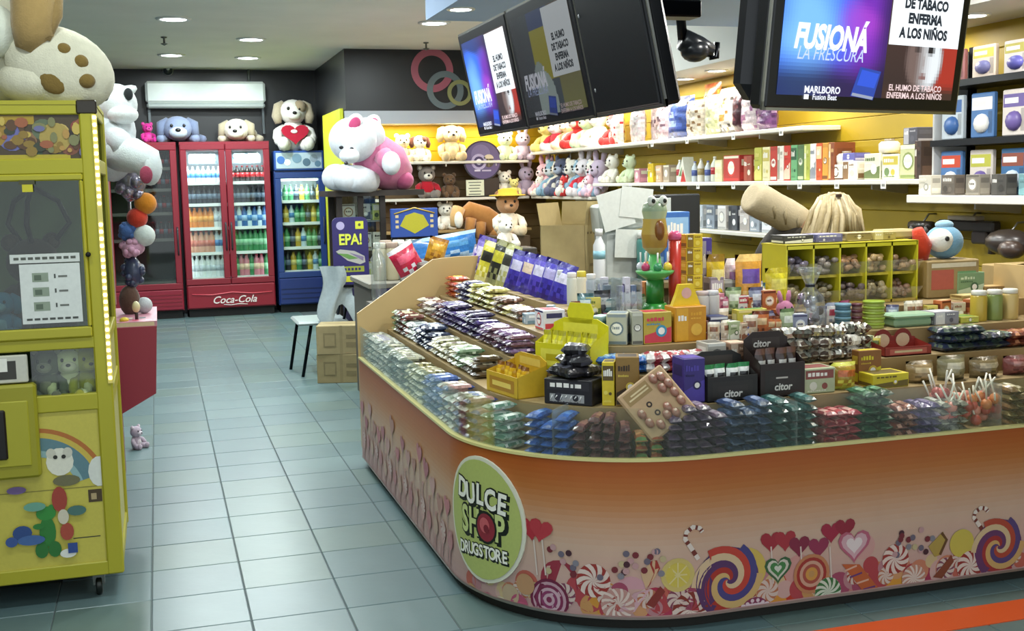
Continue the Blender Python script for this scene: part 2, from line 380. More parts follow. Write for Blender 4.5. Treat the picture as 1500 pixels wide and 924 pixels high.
# ================================================================== KITS: soft toys and goods, each with its parts
def lerp(a, b, t): return tuple(a[i]+(b[i]-a[i])*t for i in range(3))
def toy(name, body, belly=None, head=None, muzzle=None, ear=None, ears='round', nose='1c1818', shirt=None, pose='sit', eye='15120f', paw=None, hsc=1.0, horn=None, patch=None, hat=None, seg=12):
    """a seated soft toy facing -y, about one unit high, on z = 0"""
    k = Kit(name); belly = belly or body; head = head or body; muzzle = muzzle or belly; ear = ear or body; paw = paw or body
    R = max(6, seg*2//3)
    m = MB(); m.ell((0, 0, .27), (.23, .19, .28), shirt or body, seg, R)
    if shirt: m.ell((0, 0, .12), (.22, .19, .13), body, seg, R)
    else: m.ell((0, -.05, .26), (.17, .16, .20), belly, seg, R)
    k.add('body', m, 'plush')
    for sx in (-1, 1):
        m = MB(); m.tube([(sx*.17, 0, .42), (sx*.28, -.08, .33), (sx*.30, -.17, .22), (sx*.29, -.20, .17)], [.06, .085, .085, .07], shirt or body, 8)
        m.ell((sx*.29, -.205, .165), .075, paw, 8, 6); k.add('arm', m, 'plush')
    for sx in (-1, 1):
        m = MB(); m.tube([(sx*.12, 0, .12), (sx*.19, -.18, .10), (sx*.22, -.34, .10)], [.12, .12, .10], body, 8)
        m.ell((sx*.22, -.36, .12), (.10, .085, .12), paw, 10, 7); k.add('leg', m, 'plush')
    hz = .68
    m = MB(); m.ell((0, -.02, hz), (.25*hsc, .22*hsc, .23*hsc), head, seg+2, R+1)
    if patch: m.ell((.11, -.12, hz+.08), (.12, .11, .12), patch, 10, 7)
    k.add('head', m, 'plush')
    m = MB(); m.ell((0, -.21*hsc, hz-.06), (.13*hsc, .10*hsc, .095*hsc), muzzle, 10, 7); k.add('muzzle', m, 'plush', 'head')
    m = MB(); m.ell((0, -.305*hsc, hz-.03), (.04, .025, .03), nose, 8, 6); k.add('nose', m, 'plastic', 'head')
    for sx in (-1, 1):
        m = MB(); m.ell((sx*.10*hsc, -.215*hsc, hz+.05), (.028, .02, .034), eye, 8, 6); k.add('eye', m, 'plastic', 'head')
    for sx in (-1, 1):
        m = MB()
        if ears == 'round': m.ell((sx*.19*hsc, .0, hz+.19*hsc), (.09, .05, .09), ear, 10, 7); m.ell((sx*.19*hsc, -.035, hz+.19*hsc), (.055, .03, .055), muzzle, 8, 6)
        elif ears == 'droop': m.tube([(sx*.17*hsc, 0, hz+.17*hsc), (sx*.27*hsc, -.02, hz+.10), (sx*.30*hsc, -.05, hz-.08), (sx*.28*hsc, -.06, hz-.20)], [.05, .08, .095, .06], ear, 8)
        elif ears == 'long': m.tube([(sx*.10, 0, hz+.18*hsc), (sx*.14, .02, hz+.36), (sx*.16, .03, hz+.50)], [.055, .075, .035], ear, 8)
        elif ears == 'point': m.tube([(sx*.15*hsc, 0, hz+.13*hsc), (sx*.20*hsc, 0, hz+.25*hsc), (sx*.21*hsc, 0, hz+.31*hsc)], [.085, .05, .012], ear, 8)
        else: m.ell((sx*.27*hsc, 0, hz+.10), (.12, .04, .06), ear, 8, 6)
        k.add('ear', m, 'plush', 'head')
    if horn:
        m = MB(); m.tube([(0, -.06, hz+.19), (0, -.10, hz+.40)], [.05, .008], horn, 8); k.add('horn', m, 'plush', 'head')
    if hat:
        m = MB(); m.lathe([(.40, .17), (.38, .19), (.22, .20), (.20, .30), (.08, .33)], hat, 16, T(0, -.02, hz)); k.add('hat', m, 'cloth', 'head')
    return k
PAL = ['c23a33', 'e8c02e', '3f63b8', '3f8a4c', '8a4da0', 'e58a2a', 'f1ece0', '2a2a30', 'd76a92', '6fb3d0']
def carton(w, d, h, base, accents, seed=0, mat='card', top=None):
    """printed carton standing on z = 0, front at -y; coloured bands, blocks and a title strip are print on its faces"""
    r = random.Random(seed); m = MB(); m.rbox(-w/2, -d/2, 0, w/2, d/2, h, base, min(w, d, h)*.03)
    e = 0.0006
    def blk(x0, z0, x1, z1, c): m.rect(-w/2+x0*w, z0*h, -w/2+x1*w, z1*h, -d/2-e, c)
    A, B = accents[0], accents[1 % len(accents)]; W_ = 'efece2'; k_ = seed % 4
    def dsc(x, z, r_, c, lay): m.poly([((x-.5)*w+r_*min(w, h)*math.cos(2*PI*j/12), -d/2-e*lay, z*h+r_*min(w, h)*math.sin(2*PI*j/12)) for j in range(12)], c)
    def line(x0, z0, n, wd, hh, c, lay=3):          # a row of small strokes, like print too small to read
        x = x0
        for j in range(n):
            q = wd*r.uniform(.5, 1.2); m.rect(-w/2+x*w, z0*h, -w/2+(x+q)*w, (z0+hh*r.uniform(.7, 1.1))*h, -d/2-e*lay, c); x += q+wd*.3
    if k_ == 0:
        m.poly([(-w/2*.96, -d/2-e, h*.04), (w/2*.96, -d/2-e, h*.04), (w/2*.96, -d/2-e, h*.52), (-w/2*.96, -d/2-e, h*.28)], A); dsc(.62, .40, .20, B, 2); dsc(.62, .40, .12, W_, 3); line(.10, .72, 5, .10, .12, A)
        line(.10, .60, 7, .06, .05, B)
    elif k_ == 1:
        blk(.06, .58, .94, .92, A); line(.13, .68, 5, .11, .16, W_, 2); dsc(.30, .30, .17, B, 2); dsc(.66, .28, .13, A, 2); line(.12, .08, 9, .06, .05, B, 2)
    elif k_ == 2:
        dsc(.5, .52, .34, A, 1); dsc(.5, .52, .26, W_, 2); line(.30, .50, 4, .08, .10, B); blk(.05, .03, .95, .12, A); blk(.05, .88, .95, .97, B)
    else:
        blk(.05, .04, .42, .96, A); line(.10, .60, 3, .08, .18, W_, 2); dsc(.68, .34, .18, B, 2); line(.50, .74, 4, .08, .10, A, 2); line(.50, .64, 5, .06, .05, B, 2)
    for sx in (-1, 1):
        X = sx*(w/2+e)
        m.poly([(X, -d*.42, h*.08), (X, d*.42, h*.08), (X, d*.42, h*.34), (X, -d*.42, h*.34)], accents[0])
        m.poly([(X, -d*.36, h*.6), (X, d*.36, h*.6), (X, d*.36, h*.84), (X, -d*.36, h*.84)], accents[1 % len(accents)])
    m.poly([(-w*.4, -d*.36, h+e), (w*.4, -d*.36, h+e), (w*.4, d*.3, h+e), (-w*.4, d*.3, h+e)], top or accents[0])
    return m
def pouch_mb(w, l, t, cols, seed=0, nx=9, crimp=True):
    """filled wrapper lying flat: length along x, crimped flat ends, on z = 0"""
    r = random.Random(seed); m = MB(); vs, fs, cc = [], [], []
    ring = 8
    for i in range(nx+1):
        u = i/nx; x = (u-.5)*l
        e = min(1, min(u, 1-u)*5.0); tt = t*(0.10+0.90*math.sqrt(e))*(1+r.uniform(-.10, .10)); ww = w*(1.0-.12*e)*(1+r.uniform(-.04, .04))
        zc = t*.5
        for j in range(ring):
            a = 2*PI*j/ring
            vs.append((x+r.uniform(-.004, .004)*l, ww/2*math.copysign(abs(math.cos(a))**.7, math.cos(a)), zc+tt/2*math.sin(a)))
    for i in range(nx):
        for j in range(ring):
            a, b = i*ring+j, i*ring+(j+1) % ring; fs.append((a, b, b+ring, a+ring))
            u = (i+.5)/nx
            c = cols[0]
            if len(cols) > 1 and .30 < u < .72 and j in (1, 2): c = cols[1]
            if len(cols) > 2 and (u < .14 or u > .86): c = cols[2]
            q = r.random()
            if len(cols) > 1 and q < .16: c = cols[r.randrange(1, len(cols))]
            cc.append(shade(c, r.uniform(.72, 1.30)))
    fs.append(tuple(range(ring))); fs.append(tuple(nx*ring+j for j in range(ring))); cc += [cols[0]]*2
    m.add(vs, fs, cc, False); return m
def pouch_kit(name, w, l, t, cols, seed=0, mat='foil'): return Kit(name).add(name, pouch_mb(w, l, t, cols, seed), mat)
def stand_bag_mb(w, h, t, cols, seed=0, speck=0.0, nz=8, nx=6):
    """upright snack bag, front at -y, crimped top edge, printed blocks"""
    r = random.Random(seed); m = MB(); vs, fs, cc = [], [], []
    for s_ in (-1, 1):
        for i in range(nz+1):
            v = i/nz; e = min(1, min(v*3+.35, (1-v)*4))
            for j in range(nx+1):
                u = j/nx; q = math.sin(PI*min(max(u, .0), 1))**.6
                vs.append(((u-.5)*w*(1-.05*e), s_*t/2*e*q*(1+r.uniform(-.15, .15)), v*h))
    o = (nz+1)*(nx+1)
    for s_ in (0, 1):
        for i in range(nz):
            for j in range(nx):
                a = s_*o+i*(nx+1)+j; fs.append((a, a+1, a+nx+2, a+nx+1))
                c = cols[0]
                if i == nz-1 or i == 0: c = cols[-1]
                elif 4 <= i <= 5 and 1 <= j <= 4: c = cols[1 % len(cols)]
                elif 1 <= i <= 2 and 1 <= j <= 4 and (i+j) % 2: c = cols[2 % len(cols)]
                if r.random() < speck: c = cols[r.randrange(len(cols))]
                cc.append(shade(c, r.uniform(.85-.2*bool(speck), 1.15)))
    m.add(vs, fs, cc, True); return m
def bottle_kit(name, liquid, label, cap, h=1.0, r=.17, glass=False):
    k = Kit(name)
    m = MB(); m.lathe([(r*.85, 0), (r, .04), (r, .60), (r*.92, .70), (r*.42, .86), (r*.36, .94)], liquid, 10); k.add('bottle', m, 'plastic')
    m = MB(); m.lathe([(r*1.01, .29), (r*1.01, .57)], label, 10); k.add('label', m, 'print')
    m = MB(); m.lathe([(r*.42, .93), (r*.42, 1.0)], cap, 8); k.add('cap', m, 'plastic')
    return k
def can_kit(name, body, band):
    k = Kit(name); m = MB(); m.lathe([(.24, 0), (.29, .05), (.29, .93), (.24, 1.0)], body, 10, cols=[body, body, body]); k.add('can', m, 'foil')
    m = MB(); m.lathe([(.293, .38), (.293, .66)], band, 10); k.add('label', m, 'print'); return k
def jar_kit(name, fill, lid):
    k = Kit(name); m = MB(); m.lathe([(.40, 0), (.42, .03), (.42, .80), (.34, .88)], fill, 12); k.add('jar', m, 'clear_plastic' if fill is None else 'plastic')
    m = MB(); m.lathe([(.38, .87), (.38, 1.0), (.33, 1.02)], lid, 12); k.add('lid', m, 'plastic'); return k

CN = {'white': 'e8e6e0', 'pale grey': 'bcbcb4', 'grey': '8c8c86', 'dark grey': '55555a', 'black': '1e1d20', 'red': 'b02c34', 'dark red': '6a2a2c', 'pink': 'd890a4', 'rose': 'b06a74', 'orange': 'd07a2c', 'brown': '6a4630', 'dark brown': '42281e', 'tan': 'b89870', 'cream': 'd8d0b0', 'yellow': 'd8c030', 'olive': '8c8844', 'khaki': 'a8a078', 'lime': 'a8c050', 'green': '3f8048', 'dark green': '284c38', 'sage': '8fa088', 'teal': '3f6e6c', 'sky blue': '78a8d8', 'blue': '3a60a8', 'navy': '28344e', 'slate': '566078', 'violet': '4a3a86', 'lilac': 'b0a4cc', 'mauve': '7c6684', 'plum': '44304a', 'pale green': 'c8d4b8', 'pale blue': 'b8c8d8'}
def cname(h):
    f = lambda q: [int(q[i:i+2], 16) for i in (0, 2, 4)]
    a = f(h); return min(CN, key=lambda k: sum((x-y)**2 for x, y in zip(a, f(CN[k]))))
def two(cols):
    a, b = cname(cols[0]), cname(cols[1]); return a if a == b else f'{a} and {b}'
def lying_toy(name, body, ear, muzzle, face=None):
    """a soft dog lying flat, chin on the ground, facing -y; about one unit wide"""
    k = Kit(name)
    m = MB(); m.ell((.12, .30, .20), (.34, .38, .20), body, 14, 9); m.tube([(.30, .5, .1), (.46, .40, .09), (.55, .2, .08)], [.12, .11, .08], body, 8); k.add('body', m, 'plush')
    for sx in (-1, 1): m = MB(); m.tube([(sx*.22, .1, .10), (sx*.36, -.12, .08), (sx*.38, -.22, .08)], [.10, .10, .085], body, 8); k.add('arm', m, 'plush')
    m = MB(); m.ell((0, -.10, .30), (.32, .26, .27), face or body, 16, 10); k.add('head', m, 'plush')
    m = MB(); m.ell((0, -.31, .20), (.20, .13, .13), muzzle, 12, 8); k.add('muzzle', m, 'plush', 'head')
    m = MB(); m.ell((0, -.43, .25), (.06, .035, .045), '1c1a1c', 8, 6); k.add('nose', m, 'plastic', 'head')
    for sx in (-1, 1):
        m = MB(); m.ell((sx*.13, -.335, .35), (.035, .025, .04), '1c1a1c', 8, 6); k.add('eye', m, 'plastic', 'head')
        m = MB(); m.tube([(sx*.20, -.05, .50), (sx*.34, -.10, .38), (sx*.38, -.16, .14)], [.06, .12, .08], ear, 8); k.add('ear', m, 'plush', 'head')
    return k
# ================================================================== CLAW MACHINE beside the aisle
YL = 'aaa324'; YL2 = '9a9418'
CX0, CX1, CY0, CY1, CZ0, CZ1 = -1.16, -0.20, 4.66, 5.42, 0.10, 1.937
cm = thing('claw_machine', 'tall yellow framed prize crane machine with a price sheet and a strip of lit LEDs', 'arcade machine', (0, 0, 0))
m = MB()
for x0, x1 in ((CX0, CX0+.06), (CX1-.062, CX1)):
    m.rbox(x0, CY0, CZ0, x1, CY0+.05, CZ1, YL, .006); m.rbox(x0, CY1-.05, CZ0, x1, CY1, CZ1, YL, .006)
for z0, z1 in ((1.885, CZ1), (1.665, 1.722), (1.0, 1.045), (.76, .825), (CZ0, .155)):
    m.rbox(CX0+.055, CY0+.003, z0, CX1-.055, CY0+.045, z1, YL, .004)
    m.rbox(CX1-.05, CY0+.045, z0, CX1-.004, CY1-.045, z1, YL, .004)
m.box(CX0, CY0, CZ1-.015, CX1, CY1, CZ1, YL)
part('frame', m, 'paint', cm)
m = MB(); m.box(CX0+.02, CY1-.03, CZ0+.02, CX1-.02, CY1-.01, CZ1-.03, '8aa06a'); m.box(CX0+.02, CY0+.05, CZ0, CX1-.02, CY1-.02, CZ0+.03, '4a4a20'); m.box(CX0+.02, CY0+.05, 1.0, CX1-.02, CY1-.02, 1.03, '6a7a50')
part('inner_lining', m, 'wall_paint', cm)
# door around the window
m = MB(); wx1 = -.276
for b in ((CX0+.06, 1.045, CX1-.062, 1.085), (CX0+.06, 1.64, CX1-.062, 1.665), (CX0+.06, 1.085, CX0+.1, 1.64), (wx1, 1.085, CX1-.062, 1.64)): m.rbox(b[0], CY0-.008, b[1], b[2], CY0+.03, b[3], 'aea62a', .005)
dr = part('door', m, 'paint', cm)
m = MB(); m.box(CX0+.1, CY0+.012, 1.085, wx1, CY0+.016, 1.64, 'ffffff'); part('pane', m, 'dark_glass', dr)
m = MB(); m.lathe([(.010, 0), (.010, .012), (.006, .014)], '2a2a26', 10, T(-.258, CY0-.008, 1.36, rx=PI/2)); part('lock', m, 'metal', dr)
m = MB()      # price sheet on the glass
m.box(-.505, CY0-.004, 1.105, -.292, CY0+.008, 1.33, 'd9ddd6'); m.box(-.535, CY0-.006, 1.335, -.290, CY0+.008, 1.368, 'd4d8d0')
for k in range(9): m.rect(-.522+k*.025, 1.347, -.522+k*.025+.018, 1.357, CY0-.0066, '55584f')
for k in range(3):
    z = 1.275-.055*k
    m.rect(-.462, z-.012, -.405, z+.022, CY0-.0046, '8d9a86'); m.rect(-.455, z-.006, -.43, z+.014, CY0-.005, '5c6a58'); m.rect(-.385, z, -.379, z+.016, CY0-.005, '4a4d48'); m.rect(-.370, z+.003, -.338, z+.010, CY0-.005, '6a6d66')
for k in range(7): m.rect(-.49+k*.027, 1.118, -.49+k*.027+.02, 1.126, CY0-.005, '4a4d48')
part('price_sheet', m, 'card', dr)
m = MB(); m.box(-.475, CY0-.006, 1.60, -.438, CY0+.0, 1.635, 'c9c026'); m.rect(-.485, 1.628, -.43, 1.652, CY0-.0065, '4c4a28'); part('sticker', m, 'card', dr)
# marquee with the printed toys
m = MB(); m.box(CX0+.06, CY0+.015, 1.722, CX1-.062, CY0+.02, 1.885, '4a3d2a')
def disc(mb, x, z, r, y, col, n=14, rz=None): mb.poly([(x+r*math.cos(2*PI*j/n), y, z+(rz or r)*math.sin(2*PI*j/n)) for j in range(n)], col)
for x, z, r, c in ((-.50, 1.80, .06, '6a6aa0'), (-.45, 1.79, .045, '8a6a4a'), (-.39, 1.83, .05, '5d6a50'), (-.35, 1.80, .07, 'a8924a'), (-.33, 1.82, .04, 'c0a860'), (-.30, 1.77, .045, '7a4a34'), (-.27, 1.84, .03, '8a4038'), (-.42, 1.75, .03, '384a34'), (-.57, 1.82, .07, '9a7a30')):
    disc(m, x, z, r*.8, CY0+.0145-r*.01, c)
m.rect(CX0+.06, 1.85, -.42, 1.882, CY0+.0142, 'a88a2a'); m.rect(CX0+.06, 1.722, -.30, 1.738, CY0+.0141, 'b0a02a')
rr = random.Random(21)
for k in range(54):
    x, z = rr.uniform(-.66, -.25), rr.uniform(1.745, 1.862); disc(m, x, z, rr.uniform(.008, .026), CY0+.0120-.00008*k, rr.choice(['8a7030', 'c0a850', '5a4028', '3a4030', '6a6a90', '9a5a3a', 'b08a48', '2e2620', '7a7a50']), 9, rr.uniform(.008, .022))
part('marquee', m, 'print', cm)
# lower toy window, coin door and the printed front panel
m = MB(); m.box(-.49, CY0+.02, .825, -.262, CY0+.024, 1.0, 'ffffff'); part('pane', m, 'glass', cm)
m = MB(); m.rbox(CX0+.05, CY0-.03, .52, -.475, CY0+.03, .88, '9a9420', .01); m.rbox(CX0+.1, CY0-.036, .57, -.505, CY0-.028, .82, 'aaa42a', .008); cdoor = part('coin_door', m, 'paint', cm)
m = MB(); m.rbox(CX0+.14, CY0-.046, .60, -.585, CY0-.03, .79, '1a1512', .006); part('screen', m, 'plastic', cdoor)
m = MB(); m.rbox(CX0+.07, CY0-.006, .885, -.50, CY0+.02, .99, 'c9c7b8', .004); m.rect(-.62, .90, -.54, .97, CY0-.0068, '3c3a34'); m.rect(-.60, .93, -.57, .98, CY0-.0072, 'eceade'); part('sticker', m, 'card', cm)
m = MB(); yb = CY0+.012; m.box(CX0+.06, yb, .155, CX1-.062, yb+.02, .76, 'c4b84e')
cx, cz = -.50, .44
for r0, r1, c in ((.245, .262, 'b06a30'), (.225, .245, 'c8b04a'), (.175, .225, '5d8088'), (.15, .175, '8fb0b0')):
    a0, a1, n = math.radians(15), math.radians(110), 16
    for j in range(n):
        t0, t1 = a0+(a1-a0)*j/n, a0+(a1-a0)*(j+1)/n
        m.poly([(cx+r0*math.cos(t0), yb-.001, cz+r0*math.sin(t0)), (cx+r1*math.cos(t0), yb-.001, cz+r1*math.sin(t0)), (cx+r1*math.cos(t1), yb-.001, cz+r1*math.sin(t1)), (cx+r0*math.cos(t1), yb-.001, cz+r0*math.sin(t1))], c)
for i, (x, z, rx, rz, c) in enumerate(((-.27, .515, .04, .06, 'd9dbd0'), (-.41, .565, .05, .055, 'dedcca'), (-.44, .60, .018, .02, 'c9c7b6'), (-.38, .60, .018, .02, 'c9c7b6'), (-.39, .49, .05, .022, '6f6c4c'), (-.425, .585, .008, .008, '2a2a22'), (-.395, .585, .008, .008, '2a2a22'),
        (-.47, .295, .030, .060, '2f7a34'), (-.472, .368, .036, .028, '358a3a'), (-.492, .392, .010, .010, '358a3a'), (-.452, .392, .010, .010, '358a3a'), (-.495, .225, .024, .032, '2c7030'), (-.448, .225, .024, .032, '2c7030'), (-.50, .32, .022, .012, '2f7a34'),
        (-.42, .42, .028, .05, 'a04032'), (-.40, .29, .025, .035, 'a84a38'), (-.41, .35, .02, .03, 'd0c8b0'), (-.36, .37, .035, .02, '4a7068'), (-.56, .30, .035, .03, '2f4a80'), (-.53, .27, .05, .02, '44659a'), (-.60, .27, .022, .02, '3a5590'), (-.51, .40, .04, .018, '6aa08a'),
        (-.57, .47, .035, .015, '6f5a8a'), (-.40, .205, .03, .018, 'e0e0d6'))):
    disc(m, x, z, rx, yb-.0015-.0006*i, c, 14, rz)
m.rect(-.315, .395, -.265, .445, yb-.002, '4a3a22'); m.rect(-.305, .405, -.285, .43, yb-.0026, 'b09a70'); m.rect(-.40, .205, -.365, .245, yb-.018, '2f4a8a'); m.rect(CX0+.06, .455, -.262, .459, yb-.0008, '8a8238'); m.rect(-.38, .255, -.28, .259, yb-.0008, '3a3a2a')
part('art_panel', m, 'print', cm)
m = MB(); m.box(CX1-.02, CY0+.05, .155, CX1-.012, CY1-.05, 1.0, 'b5b06a'); part('side_panel', m, 'board', cm)
m = MB(); m.box(CX1-.02, CY0+.05, 1.045, CX1-.016, CY1-.05, 1.885, 'ffffff'); part('side_pane', m, 'dark_glass', cm)
m = MB(); m.rbox(CX1-.07, CY0-.004, CZ1-.05, CX1+.004, CY0+.03, CZ1+.002, '2b2418', .005); part('corner_cap', m, 'plastic', cm)
m = MB(); m.box(CX1-.016, CY0-.006, .86, CX1+.002, CY0, 1.885, 'd8c86a'); st = part('led_strip', m, 'plastic', cm)
m = MB()
for k in range(38):
    if k in (23, 24): continue
    z = .875+k*.0268; m.rbox(CX1-.013, CY0-.010, z, CX1-.001, CY0-.005, z+.013, 'fff2b0', .002)
o = part('leds', m, 'led', st); o['kind'] = 'stuff'
for x in (CX0+.08, CX1-.10):
    for y in (CY0+.08, CY1-.08):
        m = MB(); m.lathe([(.035, -.012), (.04, -.008), (.04, .008), (.035, .012)], '3a3d3a', 14, T(x, y, .040, ry=PI/2)); m.box(x-.022, y-.02, .045, x+.022, y+.02, .10, '6d706c'); part('caster', m, 'metal', cm)
# what is in the machine
toy('plush_toy', '5b4a3c', ears='round', belly='6b5a48').place('dark brown soft toy behind the upper glass of the yellow crane machine', 'toy', (-.50, 5.10, 1.03), .3, scl=.42)
toy('plush_toy', '4f8fb0', ears='droop', belly='8fc0d0').place('blue soft toy lying low behind the glass of the yellow crane machine', 'toy', (-.60, 4.90, 1.03), -.2, scl=.20)
m = MB(); m.rbox(-.62, 4.95, 1.80, -.36, 5.2, 1.86, '2f2f2c', .01); m.tube([(-.48, 5.08, 1.80), (-.48, 5.08, 1.62)], .012, '50504a'); cl = thing('claw', 'dark grabber claw hanging under the top of the yellow crane machine', 'claw', (0, 0, 0))
m.tube([(-.48, 5.08, 1.86), (-.48, 5.08, 1.93)], .02, '2f2f2c')
part('carriage', m, 'metal', cl)
for k in range(3):
    a = k*2*PI/3+.4; m = MB(); m.tube([(-.48, 5.08, 1.62), (-.48+.10*math.cos(a), 5.08+.10*math.sin(a), 1.56), (-.48+.14*math.cos(a), 5.08+.14*math.sin(a), 1.47), (-.48+.08*math.cos(a), 5.08+.08*math.sin(a), 1.40)], .011, '3a3a36', 6); part('prong', m, 'metal', cl)
for i, (x, c, b, e, lb) in enumerate(((-.44, '5f6450', '8a8a70', 'round', 'olive grey soft toy in the small lower window of the yellow crane machine'), (-.36, 'c9cc9a', 'e0dcb8', 'droop', 'cream soft toy in the middle of the small lower window of the crane machine'), (-.29, '9a9a3c', 'b0ac50', 'point', 'olive yellow soft toy at the aisle end of the small lower crane window'))):
    toy('plush_toy', c, b, ears=e).place(lb, 'toy', (x, 4.775, .786), .2*i-.2, scl=.225)
m = MB(); m.box(-.70, 4.705, .765, -.22, 5.35, .785, '6a6a3a'); part('toy_shelf', m, 'board', cm)

# ------------------------------------------------------------------ giant soft dog on top of the machine, its sole towards the room
CRm, TAN, PAD = 'd6d3bd', 'a88c58', '7d6634'
gd = thing('giant_plush_dog', 'giant cream soft dog with tan ears and brown paw pads seated on the crane machine', 'toy', (0, 0, 0))
p = at(-10, 70, Y=5.02)
m = MB(); m.ell((p.x, p.y, CZ1+.27), (.24, .20, .27), CRm, 20, 14); m.ell((p.x-.02, p.y-.05, CZ1+.25), (.19, .17, .2), 'dcd9c6', 18, 12); part('body', m, 'plush', gd)
h = at(-40, -45, Y=4.98); m = MB(); m.ell(tuple(h), (.23, .2, .21), 'd9d4b8', 20, 14); hd = part('head', m, 'plush', gd)
m = MB(); q = at(-8, 45, Y=4.80); m.ell(tuple(q), (.085, .09, .10), 'd8dccc', 16, 10); part('muzzle', m, 'plush', hd)
e0, e1, e2, e3 = at(38, -25, Y=4.80), at(52, 10, Y=4.76), at(48, 46, Y=4.74), at(36, 74, Y=4.74)
m = MB(); m.tube([e0, e1, e2, e3], [.062, .088, .078, .035], TAN, 14); m.tube([at(80, -20, Y=4.76), at(80, 22, Y=4.74), at(66, 58, Y=4.72)], [.032, .030, .02], shade(TAN, .8), 10); part('ear', m, 'plush', hd)
f = at(88, 100, Y=4.80)
m = MB(); Mf = T(f.x, f.y, f.z, ry=.42); m.ell((0, 0, 0), (.205, .10, .152), 'd4d0b8', 22, 14, Mf); m.ell((-.09, .02, -.05), (.14, .11, .09), 'd4d0b8', 16, 10, T(f.x, f.y, f.z))
m.tube([(p.x, p.y, CZ1+.12), (f.x-.05, f.y+.05, CZ1+.12)], [.14, .12], CRm, 12); lg = part('leg', m, 'plush', gd)
def pad(px, py, rx, rz, rot):
    q = at(px, py, Y=4.722); mm = MB(); mm.ell((0, 0, 0), (rx, .022, rz), PAD, 16, 10, T(q.x, q.y+.004, q.z, ry=rot)); part('paw_pad', mm, 'plush', lg)
pad(78, 113, .056, .066, -.5); pad(93, 73, .031, .027, .2); pad(117, 91, .033, .030, .3); pad(126, 118, .034, .029, .1)

# ------------------------------------------------------------------ second crane machine, red console towards the aisle
RED = '9c2b3a'
g2 = thing('prize_machine', 'red prize machine with a glass case and a jutting joystick console behind the yellow machine', 'arcade machine', (0, 0, 0))
m = MB(); m.box(-1.0, 5.62, .06, -.24, 6.6, .98, '7a2430'); part('body', m, 'paint', g2)
m = MB(); m.prism([(-.30, .55), (-.215, .55), (-.05, .64), (-.03, .96), (-.30, .96)], 5.64, 6.35, '9c3040', side='a83848'); cs = part('console', m, 'paint', g2)
m = MB(); m.box(-.235, 5.645, .96, -.028, 6.34, .985, 'c98a9a'); m.rect(-.22, .963, -.04, .982, 5.6445, 'e0c8a0')
for k in range(5): m.poly([(-.20+.03*k, 5.68+.1*(k % 2), .9856), (-.17+.03*k, 5.68+.1*(k % 2), .9856), (-.17+.03*k, 5.74+.1*(k % 2), .9856), (-.20+.03*k, 5.74+.1*(k % 2), .9856)], ('d8c23a', 'e8e2d0', 'c8506a', '3a3a3a', 'e0a8b8')[k])
part('control_panel', m, 'print', g2)
m = MB(); m.tube([(-.12, 5.75, .985), (-.12, 5.75, 1.035)], .008, '3a3632', 8); m.ell((-.12, 5.75, 1.045), (.019, .019, .028), 'd8cfa0', 10, 8); part('joystick', m, 'plastic', g2)
m = MB(); m.ell((-.175, 5.70, .992), (.022, .022, .012), 'e0c840', 10, 6); part('button', m, 'plastic', g2)
m = MB()
for x in (-.99, -.262):
    for y in (5.63, 6.57): m.rbox(x, y, .98, x+.025, y+.025, 1.78, 'b08a8a', .004)
m.box(-1.0, 5.62, 1.76, -.235, 6.6, 1.80, '8a3a46'); part('cabinet_frame', m, 'paint', g2)
m = MB(); m.box(-.975, 5.64, .99, -.255, 5.643, 1.76, 'ffffff'); m.box(-.245, 5.66, .99, -.242, 6.56, 1.76, 'ffffff'); part('pane', m, 'glass', g2)
# prizes hanging on a rack at the machine's aisle side
m = MB(); m.tube([(-.13, 6.12, .985), (-.13, 6.12, 1.73)], .008, '8a8d90'); m.lathe([(.05, 0), (.05, .008)], '6a6d70', 12, T(-.13, 6.12, .985)); single('prize_rack', m, 'metal', 'thin metal post on the red console holding a column of wrapped prizes', 'rack')
def blob(n_, mat, px, py, rpx, col, lb, cat, Y=6.02, sq=(1, 1, 1), lump=0, seed=1):
    q = at(px, py, Y=Y); r = m_of(rpx, q); mm = MB(); rr = random.Random(seed)
    if lump:
        mm.ell((0, 0, 0), (r*.8*sq[0], r*.8*sq[1], r*.8*sq[2]), col, 12, 8)
        for k in range(lump):
            a, b = rr.uniform(0, 2*PI), rr.uniform(-1.2, 1.2); mm.ell((r*.75*math.cos(a)*math.cos(b)*sq[0], r*.75*math.sin(a)*math.cos(b)*sq[1], r*.75*math.sin(b)*sq[2]), r*.28, shade(col, rr.uniform(.75, 1.25)), 6, 5)
    else: mm.ell((0, 0, 0), (r*sq[0], r*sq[1], r*sq[2]), col, 16, 10)
    single(n_, mm, mat, lb, cat, (q.x, q.y, q.z))
blob('foil_bag', 'silver_foil', 192, 262, 30, 'a9a3b4', 'crumpled silver foil bag at the head of the prize column by the crane machine', 'bag', sq=(.9, .7, 1.25), lump=26, seed=3)
blob('plush_ball', 'plush', 213, 298, 16, 'd98a2a', 'orange yellow ball in the prize column under the silver foil bag', 'ball')
blob('plush_ball', 'plush', 201, 319, 15, 'c8402c', 'red ball in the prize column below the orange one', 'ball')
blob('plush_ball', 'plush', 211, 345, 16, 'd3ded8', 'white ball in the prize column below the red one', 'ball')
blob('pompom', 'plush', 186, 338, 15, '4a6aa0', 'blue tufted pompom beside the white ball in the prize column', 'toy', lump=16, seed=5)
blob('pompom', 'plush', 195, 363, 19, 'c495ab', 'pink frilled pompom below the blue one in the prize column', 'toy', sq=(1.1, 1, .8), lump=18, seed=6)
blob('prize_bag', 'foil', 195, 398, 20, '39425c', 'dark blue prize bag low in the column above the red console', 'bag', sq=(.85, .7, 1.3), lump=14, seed=8)
blob('plush_ball', 'plush', 211, 447, 12, 'b9bfc0', 'pale grey ball just above the red console', 'ball')
